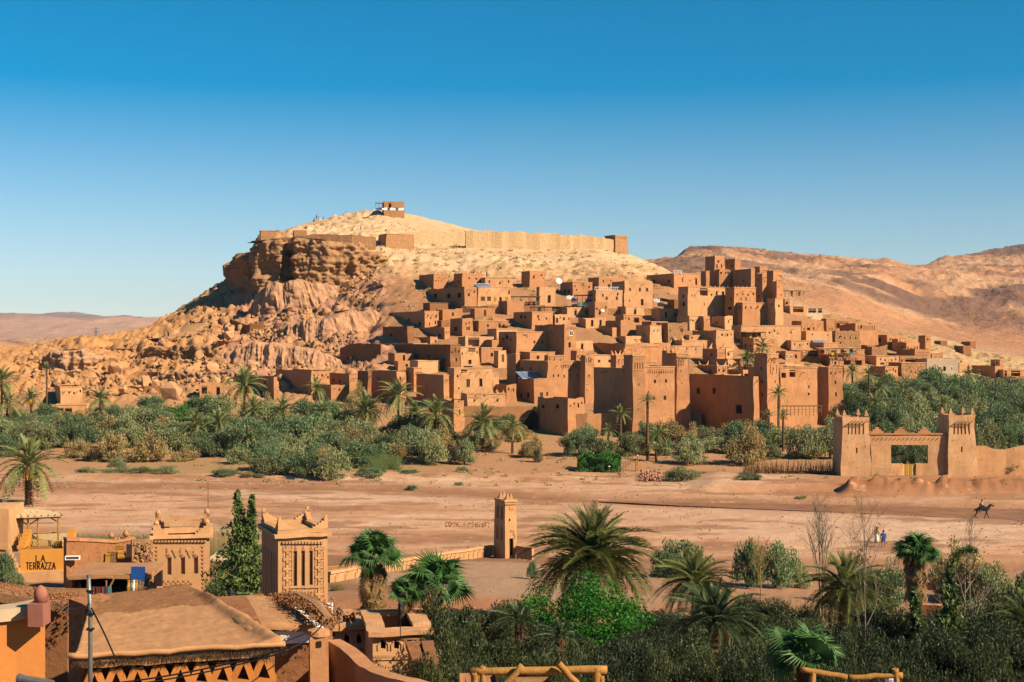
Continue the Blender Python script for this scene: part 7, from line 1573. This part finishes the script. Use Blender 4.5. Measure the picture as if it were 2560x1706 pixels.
cable('drooping cable bundle across the zigzag front, upper strand', P(205, 1716, 33.5), P(726, 1618, 34.6), .14, .02); cable('drooping cable bundle across the zigzag front, lower strand', P(240, 1722, 33.3), P(728, 1626, 34.4), .12, .018)
cable('bundle of cables sagging between the roof corner and the mud pillar', P(722, 1622, 34.6), P(815, 1552, 39), .12, .02); cable('cable strand under the pale wall band', P(650, 1612, 39), P(790, 1568, 39.5), .12, .014)
# second roof with white band
h2 = empty('side_house', P(640, 1600, 43), 0, 'mud-roofed side house with a pale limewashed band under its eave', 'house')
o, c2_ = roofpatch('', [(566, 1492), (700, 1489), (785, 1556), (636, 1562)], [47.5, 47.5, 42.6, 42.6], M['roof_near'], 'roof', lambda s, t: .04*math.sin(s*5), 50, 40, parent=h2, thick=.22); o.location = -h2.location
d = c2_[2]-c2_[3]; mb = MB()
def h2b(mb, u0, u1, y0, y1, z0, z1, o_=None):
    n_ = Vector((d.y, -d.x, 0)).normalized(); vs = []
    for z in (z0, z1):
        for (u, y) in ((u0, y0), (u1, y0), (u1, y1), (u0, y1)): vs.append(c2_[3]+d*u-n_*y+Vector((0, 0, z))-h2.location)
    mb.add(vs, [(0,3,2,1),(4,5,6,7),(0,1,5,4),(1,2,6,5),(2,3,7,6),(3,0,4,7)])
h2b(mb, -.05, 1.0, .1, 4.5, -.62, -.24); wobble(mb.build('limewashed_band', M['white'], h2), .02, 1, 3); mb = MB(); h2b(mb, -.3, 1.0, .16, 4.4, -6, -.62); wobble(mb.build('wall', M['mud_dark'], h2), .05, 1, 3)
pts = []
for k in range(5000):
    t = rnd.random(); arc = [(699, 1490), (725, 1488), (750, 1493), (780, 1508), (803, 1525), (822, 1548)]; i = min(int(t*5), 4); f_ = t*5-i; x = arc[i][0]*(1-f_)+arc[i+1][0]*f_; y = arc[i][1]*(1-f_)+arc[i+1][1]*f_; Y = 47.2-5.6*t
    p = P(x, y, Y); p += Vector((rnd.gauss(0, .22), rnd.gauss(0, .35), rnd.uniform(-.25, .05))); pts.append((p, (.015+.08*rnd.random()**2.5)))
rock_stuff('roof_rim', 'curved rim of rubble and straw on the side house roof', 'rubble', pts, M['mud_dark'], 12)
mb = MB(); arcp = [P(699, 1499, 47.2), P(750, 1501, 45.6), P(790, 1522, 43.6), P(822, 1556, 41.6)]; mb.tube([p-h2.location for p in arcp], [.2, .24, .26, .22], 8); wobble(mb.build('rim', M['roof_mud'], h2), .05, 2)
# mud pillar
e = empty('mud_pillar', P(799, 1700, 38), R(12), 'thick free-standing mud pillar with a worn rounded top', 'pillar'); s_ = 38/F; hp_ = zp(1578, 38)-e.location.z
mb = MB(); mb.box((-23*s_, 0, -4), (23*s_, .5, hp_-.12)); wobble(mb.build('shaft', M['mud'], e), .03, 2.5, 6); mb = MB(); mb.tube([(0, .25, hp_-.14), (0, .25, hp_-.03), (0, .25, hp_+.05)], [.33, .3, .1], 10); wobble(mb.build('top', M['mud'], e), .03, 3)
mb = MB(); mb.box((-.07, -.03, 0), (.05, .1, .15)); mb.build('niche', M['dark'], e, (0, 0, hp_-.42))  # dark block painted for the shade of a hollow, nothing is cut
poly_wall('thick mud wall stepping down to the right from the mud pillar', [(815, 1600, 1760), (850, 1620, 1760), (900, 1668, 1770), (960, 1690, 1780), (1040, 1712, 1800)], Ys=[45, 42, 38, 34.5, 31], m='mud', rough=.04, below=3, th=.45, step=.35)
# relief-fronted low building
for (lab, l_, xm_, r_, yt_, yb_, Yb, xs, yn, de) in (('low ornate mud building with stepped niches, left wing in front of the fan palm', 800, 862, 1182, 1140, 1440, 60, (890, 992, 1092), 1225, 3.5), ('projecting right wing of the ornate mud building with stepped niches and peeling plaster', 1150, 1200, 1655, 1188, 1500, 56, (1285, 1392, 1495, 1597), 1270, 4.5)):
    b3 = F2(lab, l_, xm_, r_, yt_, yb_, niches=[(x, yn, 40, 60, 'o') for x in xs], Y=Yb, rot=10, depth=de, m='plaster', name='ornate_building', cat='building', taper=0, rough=.015, below=3, copings=False, parapet=.8)
    sB = Yb/F/3.2266
    def on3(mb, nm, zx, zy, m): u, z = b3.uvf(F2.fx(zx), F2.fy(zy)); return mb.build(nm, M[m], b3.e, b3.dsp(u, 0, z))
    for x in xs:
        mb = MB(); mb.box((-8*sB, -.03, 0), (8*sB, .02, 32*sB)); on3(mb, 'niche_head', x-6, yn-30, 'dark')  # near-black plate paints shade at the head of the niche
        for sx in (-1, 1):
            mb = MB()
            for (a0, a1, z0, z1) in ((38, 46, -40, 10), (30, 38, 10, 20), (22, 30, 20, 40), (30, 46, 40, 46)): xx0, xx1 = sorted((sx*a0*sB, sx*a1*sB)); mb.box((xx0, -.04, z0*sB), (xx1, .02, z1*sB))
            on3(mb, 'relief', x, yn, 'mud_tan')
    for k in range(int((r_-xm_)/22)):
        for yy in (yt_+22, yn+88): mb = MB(); mb.box((-.05, -.07, -.05), (.05, .02, .05)); on3(mb, 'dentil', xm_+12+k*22, yy, 'plaster')
    mb = MB(); Wb, Db, Hb = b3.W, b3.D, b3.H; t_ = .55
    mb.box((-.2, -.25, Hb-.02), (Wb+.2, t_, Hb+.16)); mb.box((-.2, t_, Hb-.02), (t_, Db, Hb+.16)); mb.box((Wb-t_, t_, Hb-.02), (Wb+.2, Db, Hb+.16)); mb.box((t_, Db-t_, Hb-.02), (Wb-t_, Db, Hb+.16)); wobble(mb.build('parapet', M['mud_tan'], b3.e), .04, 1.5, 4)
    mb = MB(); mb.box((0, -.05, b3.uvf(F2.fx(xm_+20), F2.fy(yn+108))[1]-.06), (Wb, .03, b3.uvf(F2.fx(xm_+20), F2.fy(yn+100))[1])); mb.build('string_course', M['plaster'], b3.e)
    if Yb == 60: mb = MB(); mb.box((.3, -.03, -2), (Wb-.2, .02, b3.uvf(F2.fx(1000), F2.fy(1320))[1])); mb.build('dark_sheet', M['dark'], b3.e)  # near-black sheet paints the lower wall dark, no opening is cut
b4 = building('red-brown mud rooftop annex just behind the log railing, left', 1150, 1155, 1232, 1725, 1790, Y=31, rot=4, depth=1.5, m='mud', copings=False, taper=0, below=4, parapet=.03)
b4 = building('red-brown flat annex roof between the log braces', 1280, 1284, 1345, 1728, 1790, Y=30, rot=4, depth=1.3, m='mud', copings=False, taper=0, below=4, parapet=.03)
building('dark mud rooftop annex left of the log railing', 1030, 1034, 1090, 1666, 1760, Y=45, rot=8, depth=3, m='mud_dark', taper=0, below=4)
# lanterns
def lantern(px, py, Y, label, sc=1, below=2.5):
    e = empty('street_lantern', P(px, py, Y), 0, label, 'lantern'); e.scale = (sc,)*3
    mb = MB(); mb.tube([(0, 0, -below), (0, 0, -.28)], .035, 6); mb.build('post', M['black'], e); mb = MB(); mb.tube([(0, 0, -.28), (0, 0, -.24), (0, 0, .12)], [.06, .12, .2], 6); mb.build('glass', M['glass'], e)
    mb = MB(); mb.tube([(0, 0, .12), (0, 0, .15), (0, 0, .3), (0, 0, .42)], [.24, .24, .1, .01], 6); mb.build('roof', M['black'], e)
lantern(577, 1489, 58, 'black street lantern in front of the dark conifer', .8); lantern(1001, 1517, 52, 'black street lantern half hidden by the olive tree right of the fan palm', .5); lantern(848, 1538, 50, 'black street lantern against the rubble below the decorated tower', .7); lantern(998, 1684, 38, 'black street lantern at the bottom left of the olive trees', .4)
e = empty('gutter_pipe', P(822, 1552, 48), R(6), 'short grey gutter pipe beside the decorated tower foot', 'pipe'); mb = MB(); mb.tube([(0, 0, 0), (.42, 0, -.03)], .05, 10); mb.build('pipe', M['metal'], e); mb = MB(); mb.tube([(.4, 0, -.03), (.46, 0, -.03)], .06, 10); mb.build('collar', M['metal'], e)
m1 = MB()
for k in range(26): x = rnd.uniform(0, 2.0); y = rnd.uniform(-.4, .4); m1.tube([(x, y, 0), (x+rnd.uniform(-.1, .1), y, .15), (x+.1, y+.1, .28*rnd.random()+.1)], [.14, .17, .02], 5)
o = m1.build('laundry_heap', M['pink_cloth'], None, P(872, 1546, 70)); tag(o, 'heap of pale pink and white cloth at the foot of the fan palm', 'cloth')
m1 = MB()
for k in range(20): x = rnd.uniform(0, 2.0); y = rnd.uniform(-.5, .3); m1.tube([(x, y, .1), (x+rnd.uniform(-.1, .1), y, .22), (x+.1, y+.1, .38)], [.12, .13, .02], 5)
o = m1.build('laundry_heap', M['white_cloth'], None, P(876, 1549, 69)); tag(o, 'white cloth bundle on top of the pink cloth heap', 'cloth')
# ---- log railings at the bottom edge
def logs(label, items, Y0):
    e = empty('log_railing', P((items[0][0][0]+items[0][1][0])/2, 1700, Y0), 0, label, 'railing')
    for i, (a, b_, r_, nm) in enumerate(items):
        A_ = P(a[0], a[1], Y0+(.18 if nm == 'brace' else 0)*(-1))-e.location; B_ = P(b_[0], b_[1], Y0-(.18 if nm == 'brace' else 0))-e.location; mb = MB(); n = 10
        mb.tube([A_.lerp(B_, k/n)+Vector((0, (vn(k*.5, i)-.5)*.03, (vn(k*.6, i+9)-.5)*.04)) for k in range(n+1)], [r_*(.88+.24*vn(k*.8, i*3)) for k in range(n+1)], 10); o = mb.build(nm, M['log'], e); o.data.polygons.foreach_set('use_smooth', [len(p.vertices) == 4 for p in o.data.polygons])
logs('log railing with two diagonal braces at the bottom centre of the photo', [((1174, 1680), (1518, 1674), .075, 'rail'), ((1186, 1680), (1190, 1760), .075, 'post'), ((1207, 1664), (1207, 1760), .06, 'post'), ((1306, 1666), (1225, 1750), .06, 'brace'), ((1396, 1661), (1480, 1750), .065, 'brace'), ((1492, 1667), (1490, 1760), .085, 'post'), ((1503, 1690), (1506, 1760), .06, 'post')], 27)
logs('bent log railing at the bottom right of the photo', [((2002, 1674), (2120, 1694), .055, 'rail'), ((2120, 1694), (2256, 1687), .055, 'rail'), ((2034, 1677), (2022, 1760), .06, 'post'), ((2032, 1700), (2036, 1760), .05, 'post'), ((2238, 1674), (2248, 1760), .06, 'post')], 27)
m1 = MB(); m1.lathe([(.12, -1.6), (.12, -.02), (.09, .04), (.02, .07)], 10); o = m1.build('chimney_pipe', M['white'], None, P(2229, 1694, 27.6)); tag(o, 'small white rounded pipe top beside the bent log railing', 'pipe')
# ================================================================ near trees
palm('very large date palm with arching fronds in the centre foreground', 1478, 1402, 160, 1520, 'near', 92, Y=83, tr=.42, lo=-28, group=None, up0=84)
palm('dark green date palm right of the very large one above the broken terrace', 1742, 1462, 102, 1540, 'near', 56, Y=88, tr=.35, lo=-30)
palm('shaded date palm with long hanging fronds right of the bright green tree', 1790, 1560, 122, 1640, 'blue', 50, Y=68, tr=.35, lo=-30)
palm('tall dark date palm beside the bare pale saplings at the right', 2112, 1478, 120, 1600, 'near', 54, Y=80, tr=.35, lo=-35)
palm('young blue-green date palm left of the bright green tree', 1298, 1562, 72, 1580, 'blue', 26, Y=68, tr=.25, lo=5)
palm('young feathery palm low between the green tree and the olives', 1400, 1600, 60, 1640, 'blue', 20, Y=60, tr=.25, lo=0)
palm('dark palm cut by the right edge of the photo', 2570, 1570, 110, 1680, 'near', 36, Y=66, tr=.3)
palm('low dry-fronded palm among the dark trees at the right', 2240, 1570, 60, 1620, 'drynear', 18, Y=74, tr=.25, lo=-10)
def fan_leaf_mesh(seed, nb=30):
    r = random.Random(seed); V = []; Fq = []
    V += [(0, .012, 0), (0, -.012, 0), (.42, -.01, .06), (.42, .01, .06)]; Fq.append((0, 1, 2, 3))
    for i in range(nb):
        a = R(-118+236*(i+.5)/nb); L = .58*(1-.22*abs(a)/2.1)*r.uniform(.9, 1.05); c = Vector((.42, 0, .06)); d = Vector((math.cos(a), math.sin(a), .12)); s_ = Vector((-math.sin(a), math.cos(a), 0))*.022
        m_ = c+d*L*.6+Vector((0, 0, .05)); t_ = c+d*L-Vector((0, 0, .13*r.uniform(.3, 1.9))); n0 = len(V); V += [c, m_-s_, m_+Vector((0, 0, .025)), m_+s_, t_]; Fq += [(n0, n0+1, n0+2, n0+2), (n0, n0+2, n0+3, n0+3), (n0+1, n0+4, n0+2, n0+2), (n0+2, n0+4, n0+3, n0+3)]
    me = bpy.data.meshes.new('fan_leaf'); me.from_pydata([tuple(v) for v in V], [], [tuple(dict.fromkeys(f)) for f in Fq]); me.materials.append(M['fan']); return me
FAN = [fan_leaf_mesh(i) for i in range(4)]; FAND = [m_.copy() for m_ in FAN[:2]]
for m_ in FAND: m_.materials[0] = M['frond_dry']
def fanpalm(label, px, cy, rpx, Y, n=42, skirt=40, base=None, tr=.28):
    g = G(px, Y); c = P(px, cy, Y); H = max(c.z-g.z, .4); Lf = rpx/F*Y*1.0; e = empty('fan_palm', g, rnd.random()*6, label, 'palm tree'); link('trunk', TRK[0], e, (0, 0, -.3), None, (tr*2, tr*2, H+.35))
    for i in range(n+skirt):
        dry = i >= n; t = (i+.5)/n if not dry else 1; el = R(82-105*t**.9) if not dry else R(rnd.uniform(-84, -60)); az = i*2.39996; z = H-(0 if not dry else rnd.uniform(.0, .55)*H*.9)
        M_ = Matrix.Rotation(az, 4, 'Z') @ Matrix.Rotation(-el, 4, 'Y') @ Matrix.Rotation(rnd.uniform(-.9, .9), 4, 'X'); sc = Lf*rnd.uniform(.7, 1.2)*(.85 if dry else 1)
        link('dead_leaf' if dry else 'fan_leaf', rnd.choice(FAND if dry else FAN), e, (0, 0, z), M_.to_euler(), (sc,)*3)
fanpalm('fan palm with a thick skirt of dead leaves right of the decorated tower', 932, 1395, 80, 72, 36, 70, tr=.3)
fanpalm('broad low fan palm with glossy leaves above the olive trees', 1092, 1475, 105, 62, 24, 4)
fanpalm('fan palm with hanging pale leaves at the right before the riverbed', 2290, 1385, 62, 92, 44, 50, tr=.3)
fanpalm('large shaded fan palm at the bottom right', 2010, 1655, 125, 46, 20, 2)
fanpalm('small fan palm left of the low glossy one', 1010, 1490, 50, 60, 16, 2)
# olives
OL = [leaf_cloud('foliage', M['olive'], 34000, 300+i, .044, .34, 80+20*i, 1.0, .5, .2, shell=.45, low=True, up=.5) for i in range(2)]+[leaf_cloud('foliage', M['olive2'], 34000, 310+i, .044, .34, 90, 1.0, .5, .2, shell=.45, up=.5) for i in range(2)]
def tree(name, cat, label, px, ytop, wpx, Y, meshes, group=None, trunk=True, asp=1.0, zb=None):
    g = G(px, Y); h = zp(ytop, Y)-g.z; r = wpx/F*Y/2; e = empty(name, g, rnd.random()*6, label, cat, group); link('crown', rnd.choice(meshes), e, (0, 0, .12*h), None, (r, r*asp, h*.9))
    tm = STEM[rnd.randrange(3)]; link('trunk', tm, e, (0, 0, -.2), None, (r*.9, r*.9, h*.85)); return e
LG = 'olive trees filling the bottom of the photo'
side = ['leftmost', 'second', 'third', 'fourth', 'fifth', 'sixth', 'seventh', 'eighth', 'ninth', 'tenth']
rows = [(72, 1500, [(1215, 1545), (1390, 1600), (1600, 1590), (1880, 1540), (2010, 1560), (2180, 1530), (2330, 1560), (2480, 1520)], 'back row'), (62, 1540, [(1130, 1515), (1260, 1600), (1440, 1618), (1620, 1612), (1760, 1620), (1930, 1595), (2090, 1575), (2250, 1590), (2400, 1600), (2530, 1580)], 'middle row'),
        (53, 1600, [(1150, 1570), (1330, 1620), (1500, 1630), (1680, 1640), (1860, 1650), (2080, 1620), (2260, 1640), (2440, 1640)], 'front row'), (44, 1650, [(1100, 1625), (1260, 1650), (1420, 1650), (1600, 1665), (1760, 1680), (2140, 1670), (2330, 1675), (2520, 1670)], 'nearest row')]
for Y, _, xs, rn in rows:
    for k, (x, yt_) in enumerate(xs):
        yt_ -= 38 if Y > 50 else 22
        tree('olive_tree', 'olive tree', f'grey-green olive tree, {side[k]} from the left in the {rn} along the bottom', x+rnd.uniform(-8, 8), yt_, 265+rnd.uniform(-15, 35), Y+rnd.uniform(-2, 2), OL[:2] if x < 1500 else OL, LG)
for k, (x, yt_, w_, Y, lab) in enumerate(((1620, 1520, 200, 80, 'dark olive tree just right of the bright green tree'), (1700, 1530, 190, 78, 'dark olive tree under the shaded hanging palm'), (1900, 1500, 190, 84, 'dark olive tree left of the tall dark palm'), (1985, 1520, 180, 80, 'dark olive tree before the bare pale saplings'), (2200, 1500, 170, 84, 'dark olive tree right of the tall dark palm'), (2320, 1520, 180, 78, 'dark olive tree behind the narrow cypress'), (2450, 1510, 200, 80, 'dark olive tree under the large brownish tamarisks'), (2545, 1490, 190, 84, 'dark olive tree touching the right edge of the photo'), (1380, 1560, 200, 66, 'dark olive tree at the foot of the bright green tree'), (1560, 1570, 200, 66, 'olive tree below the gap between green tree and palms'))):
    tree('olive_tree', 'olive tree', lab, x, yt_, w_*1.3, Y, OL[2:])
CR = [leaf_cloud('foliage', M['green'], 17000, 400, .036, .55, 130, 1.0, .5, .17, shell=.55)]
tree('green_tree', 'tree', 'round bright green leafy tree in the centre foreground under the large palm', 1452, 1430, 400, 74, CR, asp=.9)
tree('green_tree', 'tree', 'smaller bright green bush behind the shaded hanging palm', 1850, 1490, 90, 82, CR)
e = None
for (x, y, w_, Y, k, lab) in ((1712, 1330, 115, 120, 'tam', 'sparse feathery tamarisk on the riverbank behind the dark date palm'), (1665, 1372, 80, 118, 'tam2', 'low dark bush left of the sparse feathery tamarisk'), (1870, 1345, 75, 112, 'tam2', 'dense grey-green bush left of the spindly sapling'), (1940, 1352, 85, 114, 'tam2', 'wide grey-green bush right of the spindly sapling'), (2000, 1395, 60, 116, 'tam', 'low trailing bush at the right of the wide grey-green one'), (2370, 1352, 90, 112, 'tam3', 'brownish tamarisk behind the right fan palm'), (2430, 1372, 120, 108, 'tam3', 'large brownish tamarisk behind the white-barked sapling'), (2490, 1400, 100, 106, 'tam', 'right half of the large tamarisk group near the right edge'), (2170, 1385, 110, 104, 'tam3', 'thin brown shrub between the bare saplings'), (2210, 1400, 90, 100, 'tam2', 'dark shrub left of the right fan palm'), (10, 1370, 60, 90, 'tam2', 'bush at the left edge beside the lettered terrace'), (38, 1425, 60, 88, 'tam', 'low bush under the terrace at the left edge'), (1565, 1475, 70, 86, 'tam3', 'small dark shrub at the right of the bright green tree'), (2560, 1420, 100, 90, 'tam2', 'dark bush cut by the right edge above the palm'), (2480, 1500, 150, 80, 'tam2', 'dark tree in shade at the right edge'), (545, 1440, 60, 82, 'tam2', 'low shrub at the foot of the dark conifer'), (1330, 1398, 26, 112, 'tam2', 'tiny green tuft on the gravel right of the slender tower'), (845, 1455, 34, 100, 'tam3', 'yellow tuft on the gravel right of the decorated tower')):
    bush(x, y, w_*1.35, 0, k, lab, None, Y=Y)
# conifer with two tips
def cone_cloud(name, m, n, seed, tips):
    rs = np.random.RandomState(seed); out = []
    for (x0, h, r0, wt) in tips:
        k = int(n*wt); t = rs.rand(k)**1.35; rad = r0*(1-t)**.62*(1+.95*(vn(t*14, rs.rand(k)*0+seed)-.5)*2)+.03; a = rs.rand(k)*6.283; q = rs.rand(k)**.5; lob = 1+.35*np.sin(a*3+t*25)
        out.append(np.stack([x0*(.25+.75*t)+np.cos(a)*rad*q*lob, np.sin(a)*rad*q*lob, t*h], 1))
    p = np.concatenate(out); n = len(p); a_ = rs.normal(size=(n, 3)); a_[:, 2] += .8; a_ /= np.linalg.norm(a_, axis=1)[:, None]; b_ = np.cross(a_, rs.normal(size=(n, 3))); b_ /= np.linalg.norm(b_, axis=1)[:, None]; L = (.13*(.6+.8*rs.rand(n)))[:, None]
    V = np.stack([p-a_*L, p+b_*L*.4, p+a_*L, p-b_*L*.4], 1).reshape(-1, 3); return np_mesh(name, V, np.arange(n*4).reshape(n, 4), m)
Yc = 76; g = G(608, Yc); hc = zp(1226, Yc)-g.z
e = empty('conifer', g, 0, 'dark conifer with two pointed tips between the two decorated towers', 'conifer'); link('crown', cone_cloud('crown', M['conifer'], 13000, 5, [(-.3, hc, 1.1, .3), (.5, hc*.965, 1.0, .27), (.1, hc*.78, 1.7, .43)]), e); mb = MB(); mb.tube([(0, 0, -.3), (0, 0, hc*.5), (-.2, 0, hc*.8)], [.16, .1, .04], 6); mb.build('trunk', M['bark2'], e)
for px_c, yt_, Y_, r_, lab in ((2285, 1470, 72, .7, 'dark ivy-covered trunk under the right fan palm'), (2372, 1420, 70, .8, 'dark narrow cypress right of the ivy-covered trunk')):
    g = G(px_c, Y_); h_ = zp(yt_, Y_)-g.z; e = empty('cypress', g, 0, lab, 'cypress'); link('crown', cone_cloud('crown', M['conifer'], 7000, px_c, [(0, h_, r_, .5), (.1, h_*.9, r_, .5)]), e); mb = MB(); mb.tube([(0, 0, -.3), (0, 0, h_*.7)], [.12, .05], 6); mb.build('trunk', M['bark2'], e)
# the bent creeper arch
g = G(2380, 70); e = empty('creeper_arch', g, 0, 'dark creeper bent over to the right on top of the narrow cypress', 'creeper'); rs = np.random.RandomState(3); cp = [P(2370, 1430, 70), P(2385, 1400, 70), P(2402, 1378, 70), P(2425, 1373, 70), P(2440, 1378, 70)]; V = []
for k in range(1500):
    t = rs.rand()*3.999; i = int(t); p = cp[i].lerp(cp[i+1], t-i)-g+Vector(rs.normal(size=3))*.13*(1.4-t*.25); a_ = Vector(rs.normal(size=3)).normalized()*.06; b_ = a_.cross(Vector(rs.normal(size=3))).normalized()*.03; V += [tuple(p-a_), tuple(p+b_), tuple(p+a_), tuple(p-b_)]
link('foliage', np_mesh('foliage', V, np.arange(len(V)).reshape(-1, 4), M['conifer']), e); mb = MB(); mb.tube([p-g for p in cp], [.08, .06, .05, .04, .02], 5); mb.build('stem', M['bark2'], e)
# bare saplings
def bare(label, px, ytop, Y, seed, spread=.5, m='palebark', n=9, ybase=None, r0=.05):
    r = random.Random(seed); g = G(px, Y); H = zp(ytop, Y)-g.z; e = empty('bare_tree', g, r.random()*6, label, 'bare tree'); mt = MB(); mt.tube([(0, 0, -.2), (.04, 0, H*.3), (0, .03, H*.55), (.03, 0, H*.8), (0, 0, H)], [r0, r0*.85, r0*.6, r0*.35, .01], 7); mt.build('trunk', M[m], e)
    mb = MB()
    def br(p, d, L, rad, lv):
        q = p+d*L*.5+Vector((r.gauss(0, .04), r.gauss(0, .04), 0))*L; s_ = q+(d+Vector((0, 0, .35))).normalized()*L*.5; mb.tube([p, q, s_], [rad, rad*.7, rad*.3], 4, False)
        if lv:
            for k in range(4): t = .25+.7*r.random(); c = p.lerp(s_, t); d2 = (d+Vector((r.gauss(0, .6), r.gauss(0, .6), r.uniform(.1, .6)))).normalized(); br(c, d2, L*.5, rad*.5, lv-1)
    for k in range(n):
        z = H*(.38+.55*k/n); a = k*2.4; d = Vector((math.cos(a)*spread, math.sin(a)*spread, 1)).normalized(); br(Vector((0, 0, z)), d, H*.34*(1.1-k/n*.6), r0*.5, 2)
    mb.build('branches', M[m], e)
bare('white-barked leafless sapling at the right before the tamarisks', 2412, 1395, 74, 1, 1.0, r0=.07, n=8); bare('tall pale bare poplar sapling left of the tall dark palm', 2048, 1262, 84, 2, .28, n=13, r0=.05); bare('second pale bare poplar sapling with a twin trunk beside the first', 2056, 1300, 83, 6, .25, n=10, r0=.05)
bare('bare brownish sapling above the tall dark palm', 2162, 1262, 86, 3, .5, n=12, r0=.05); bare('spindly leafless sapling in front of the grey-green bushes', 1902, 1352, 100, 4, .7, 'log', 9, r0=.05); bare('thin dead stem standing in the middle olive trees', 2162, 1400, 70, 5, .2, n=4, r0=.05); bare('faint bare sapling crossing the riverbed near the right fan palm', 2425, 1300, 92, 8, .2, n=8, r0=.04)
# reeds
def reeds(name, label, x0, x1, Y0, Y1, h, n, m='grass', seed=2):
    rs = np.random.RandomState(seed); V = []
    for k in range(n):
        px = rs.uniform(x0, x1); Y = rs.uniform(Y0, Y1)
        if vn(px*.03, Y*.3, 5) < .35: continue
        p = Vector(((px-CX)/F*Y, Y, float(zt(px, Y)))); hh = h*rs.uniform(.4, 1); t = p+Vector((rs.normal()*.25*h, rs.normal()*.2*h, hh)); w_ = .03; V += [tuple(p+Vector((-w_, 0, 0))), tuple(p+Vector((w_, 0, 0))), tuple(t+Vector((.006, 0, 0))), tuple(t-Vector((.006, 0, 0)))]
    tag(link(name, np_mesh(name, V, np.arange(len(V)).reshape(-1, 4), M[m])), label, 'grass', kind='stuff')
reeds('reed_grass', 'grey-green and straw reeds on the bank behind the ruined yard', 150, 400, 128, 140, 2.0, 5000, 'grass2', 3); reeds('reed_grass', 'dry straw-coloured reeds behind the stepped tower', 515, 600, 110, 124, 3.4, 3500, 'grass', 4); reeds('reed_grass', 'bright green reeds inside the riverside thicket', 930, 1000, 232, 240, 2.6, 1500, 'grass2', 5)
reeds('dry_grass', 'dry grass tufts along the lower garden terrace', 1700, 2500, 84, 104, .5, 5000, 'grass', 6)
e = empty('straw_canopy', P(560, 1385, 98), R(5), 'sagging straw canopy on thin poles behind the stepped tower', 'canopy'); mb = MB(); mb.box((-1, 0, -.5), (2.2, 3, -.38)); wobble(mb.build('roof_mat', M['reed'], e), .1, 1, 4)
for x in (-.8, 2): mb = MB(); mb.tube([(x, .1, -4), (x, .1, -.5)], .05, 5); mb.build('post', M['wood'], e)
# low garden wall behind conifer
poly_wall('low orange garden wall running behind the dark conifer', [(520, 1500, 1530), (600, 1494, 1530), (655, 1490, 1530)], Ys=[60, 60, 60], m='terrazza', rough=.02, th=.4, below=3)
# tufts on the upper hill
def tufts(name, label, pts_, m, seed, n1=26):
    rs = np.random.RandomState(seed); V = []
    for p, s_ in pts_:
        c = rs.normal(size=(n1, 3))*[.5, .5, .3]*s_; c[:, 2] = np.abs(c[:, 2]); c += np.array(p); a_ = rs.normal(size=(n1, 3)); a_ /= np.linalg.norm(a_, axis=1)[:, None]; b_ = np.cross(a_, rs.normal(size=(n1, 3))); b_ /= np.linalg.norm(b_, axis=1)[:, None]
        V.append(np.stack([c-a_*s_*.3, c+b_*s_*.12, c+a_*s_*.3, c-b_*s_*.12], 1).reshape(-1, 3))
    V = np.concatenate(V); tag(link(name, np_mesh(name, V, np.arange(len(V)).reshape(-1, 4), m)), label, 'shrubs', kind='stuff')
tp = []
for k in range(330):
    x = rnd.uniform(880, 1650); Y = rnd.uniform(410, 500); tp.append((G(x, Y), rnd.uniform(.4, 1.2)))
for k in range(220): x = rnd.uniform(2000, 2560); Y = rnd.uniform(300, 440); tp.append((G(x, Y), rnd.uniform(.4, 1.0)))
for k in range(260): x = rnd.uniform(300, 2500); Y = rnd.uniform(214, 262); tp.append((G(x, Y), rnd.uniform(.25, .8)))
tufts('hill_shrubs', 'small dry olive-green tufts dotted over the slopes and the riverbank', tp, M['tam3'], 4)
# ================================================================ air
hz = MB(); hz.box((-7600, -60, -30), (7600, 7900, 330)); ho_ = hz.mesh('haze', M['mud']); ho_.materials.clear()
hm_ = bpy.data.materials.new('haze_air'); hm_.use_nodes = True; n_ = hm_.node_tree; n_.nodes.remove(n_.nodes['Principled BSDF']); pv = n_.nodes.new('ShaderNodeVolumePrincipled'); pv.inputs['Density'].default_value = 3e-5; pv.inputs['Color'].default_value = (.66, .76, .95, 1); pv.inputs['Anisotropy'].default_value = .1
n_.links.new(pv.outputs[0], n_.nodes['Material Output'].inputs['Volume']); ho_.materials.append(hm_); tag(link('haze', ho_), kind='stuff')
for o in bpy.data.objects:
    if o.parent is None and 'category' in o and 'kind' not in o: o['kind'] = 'thing'
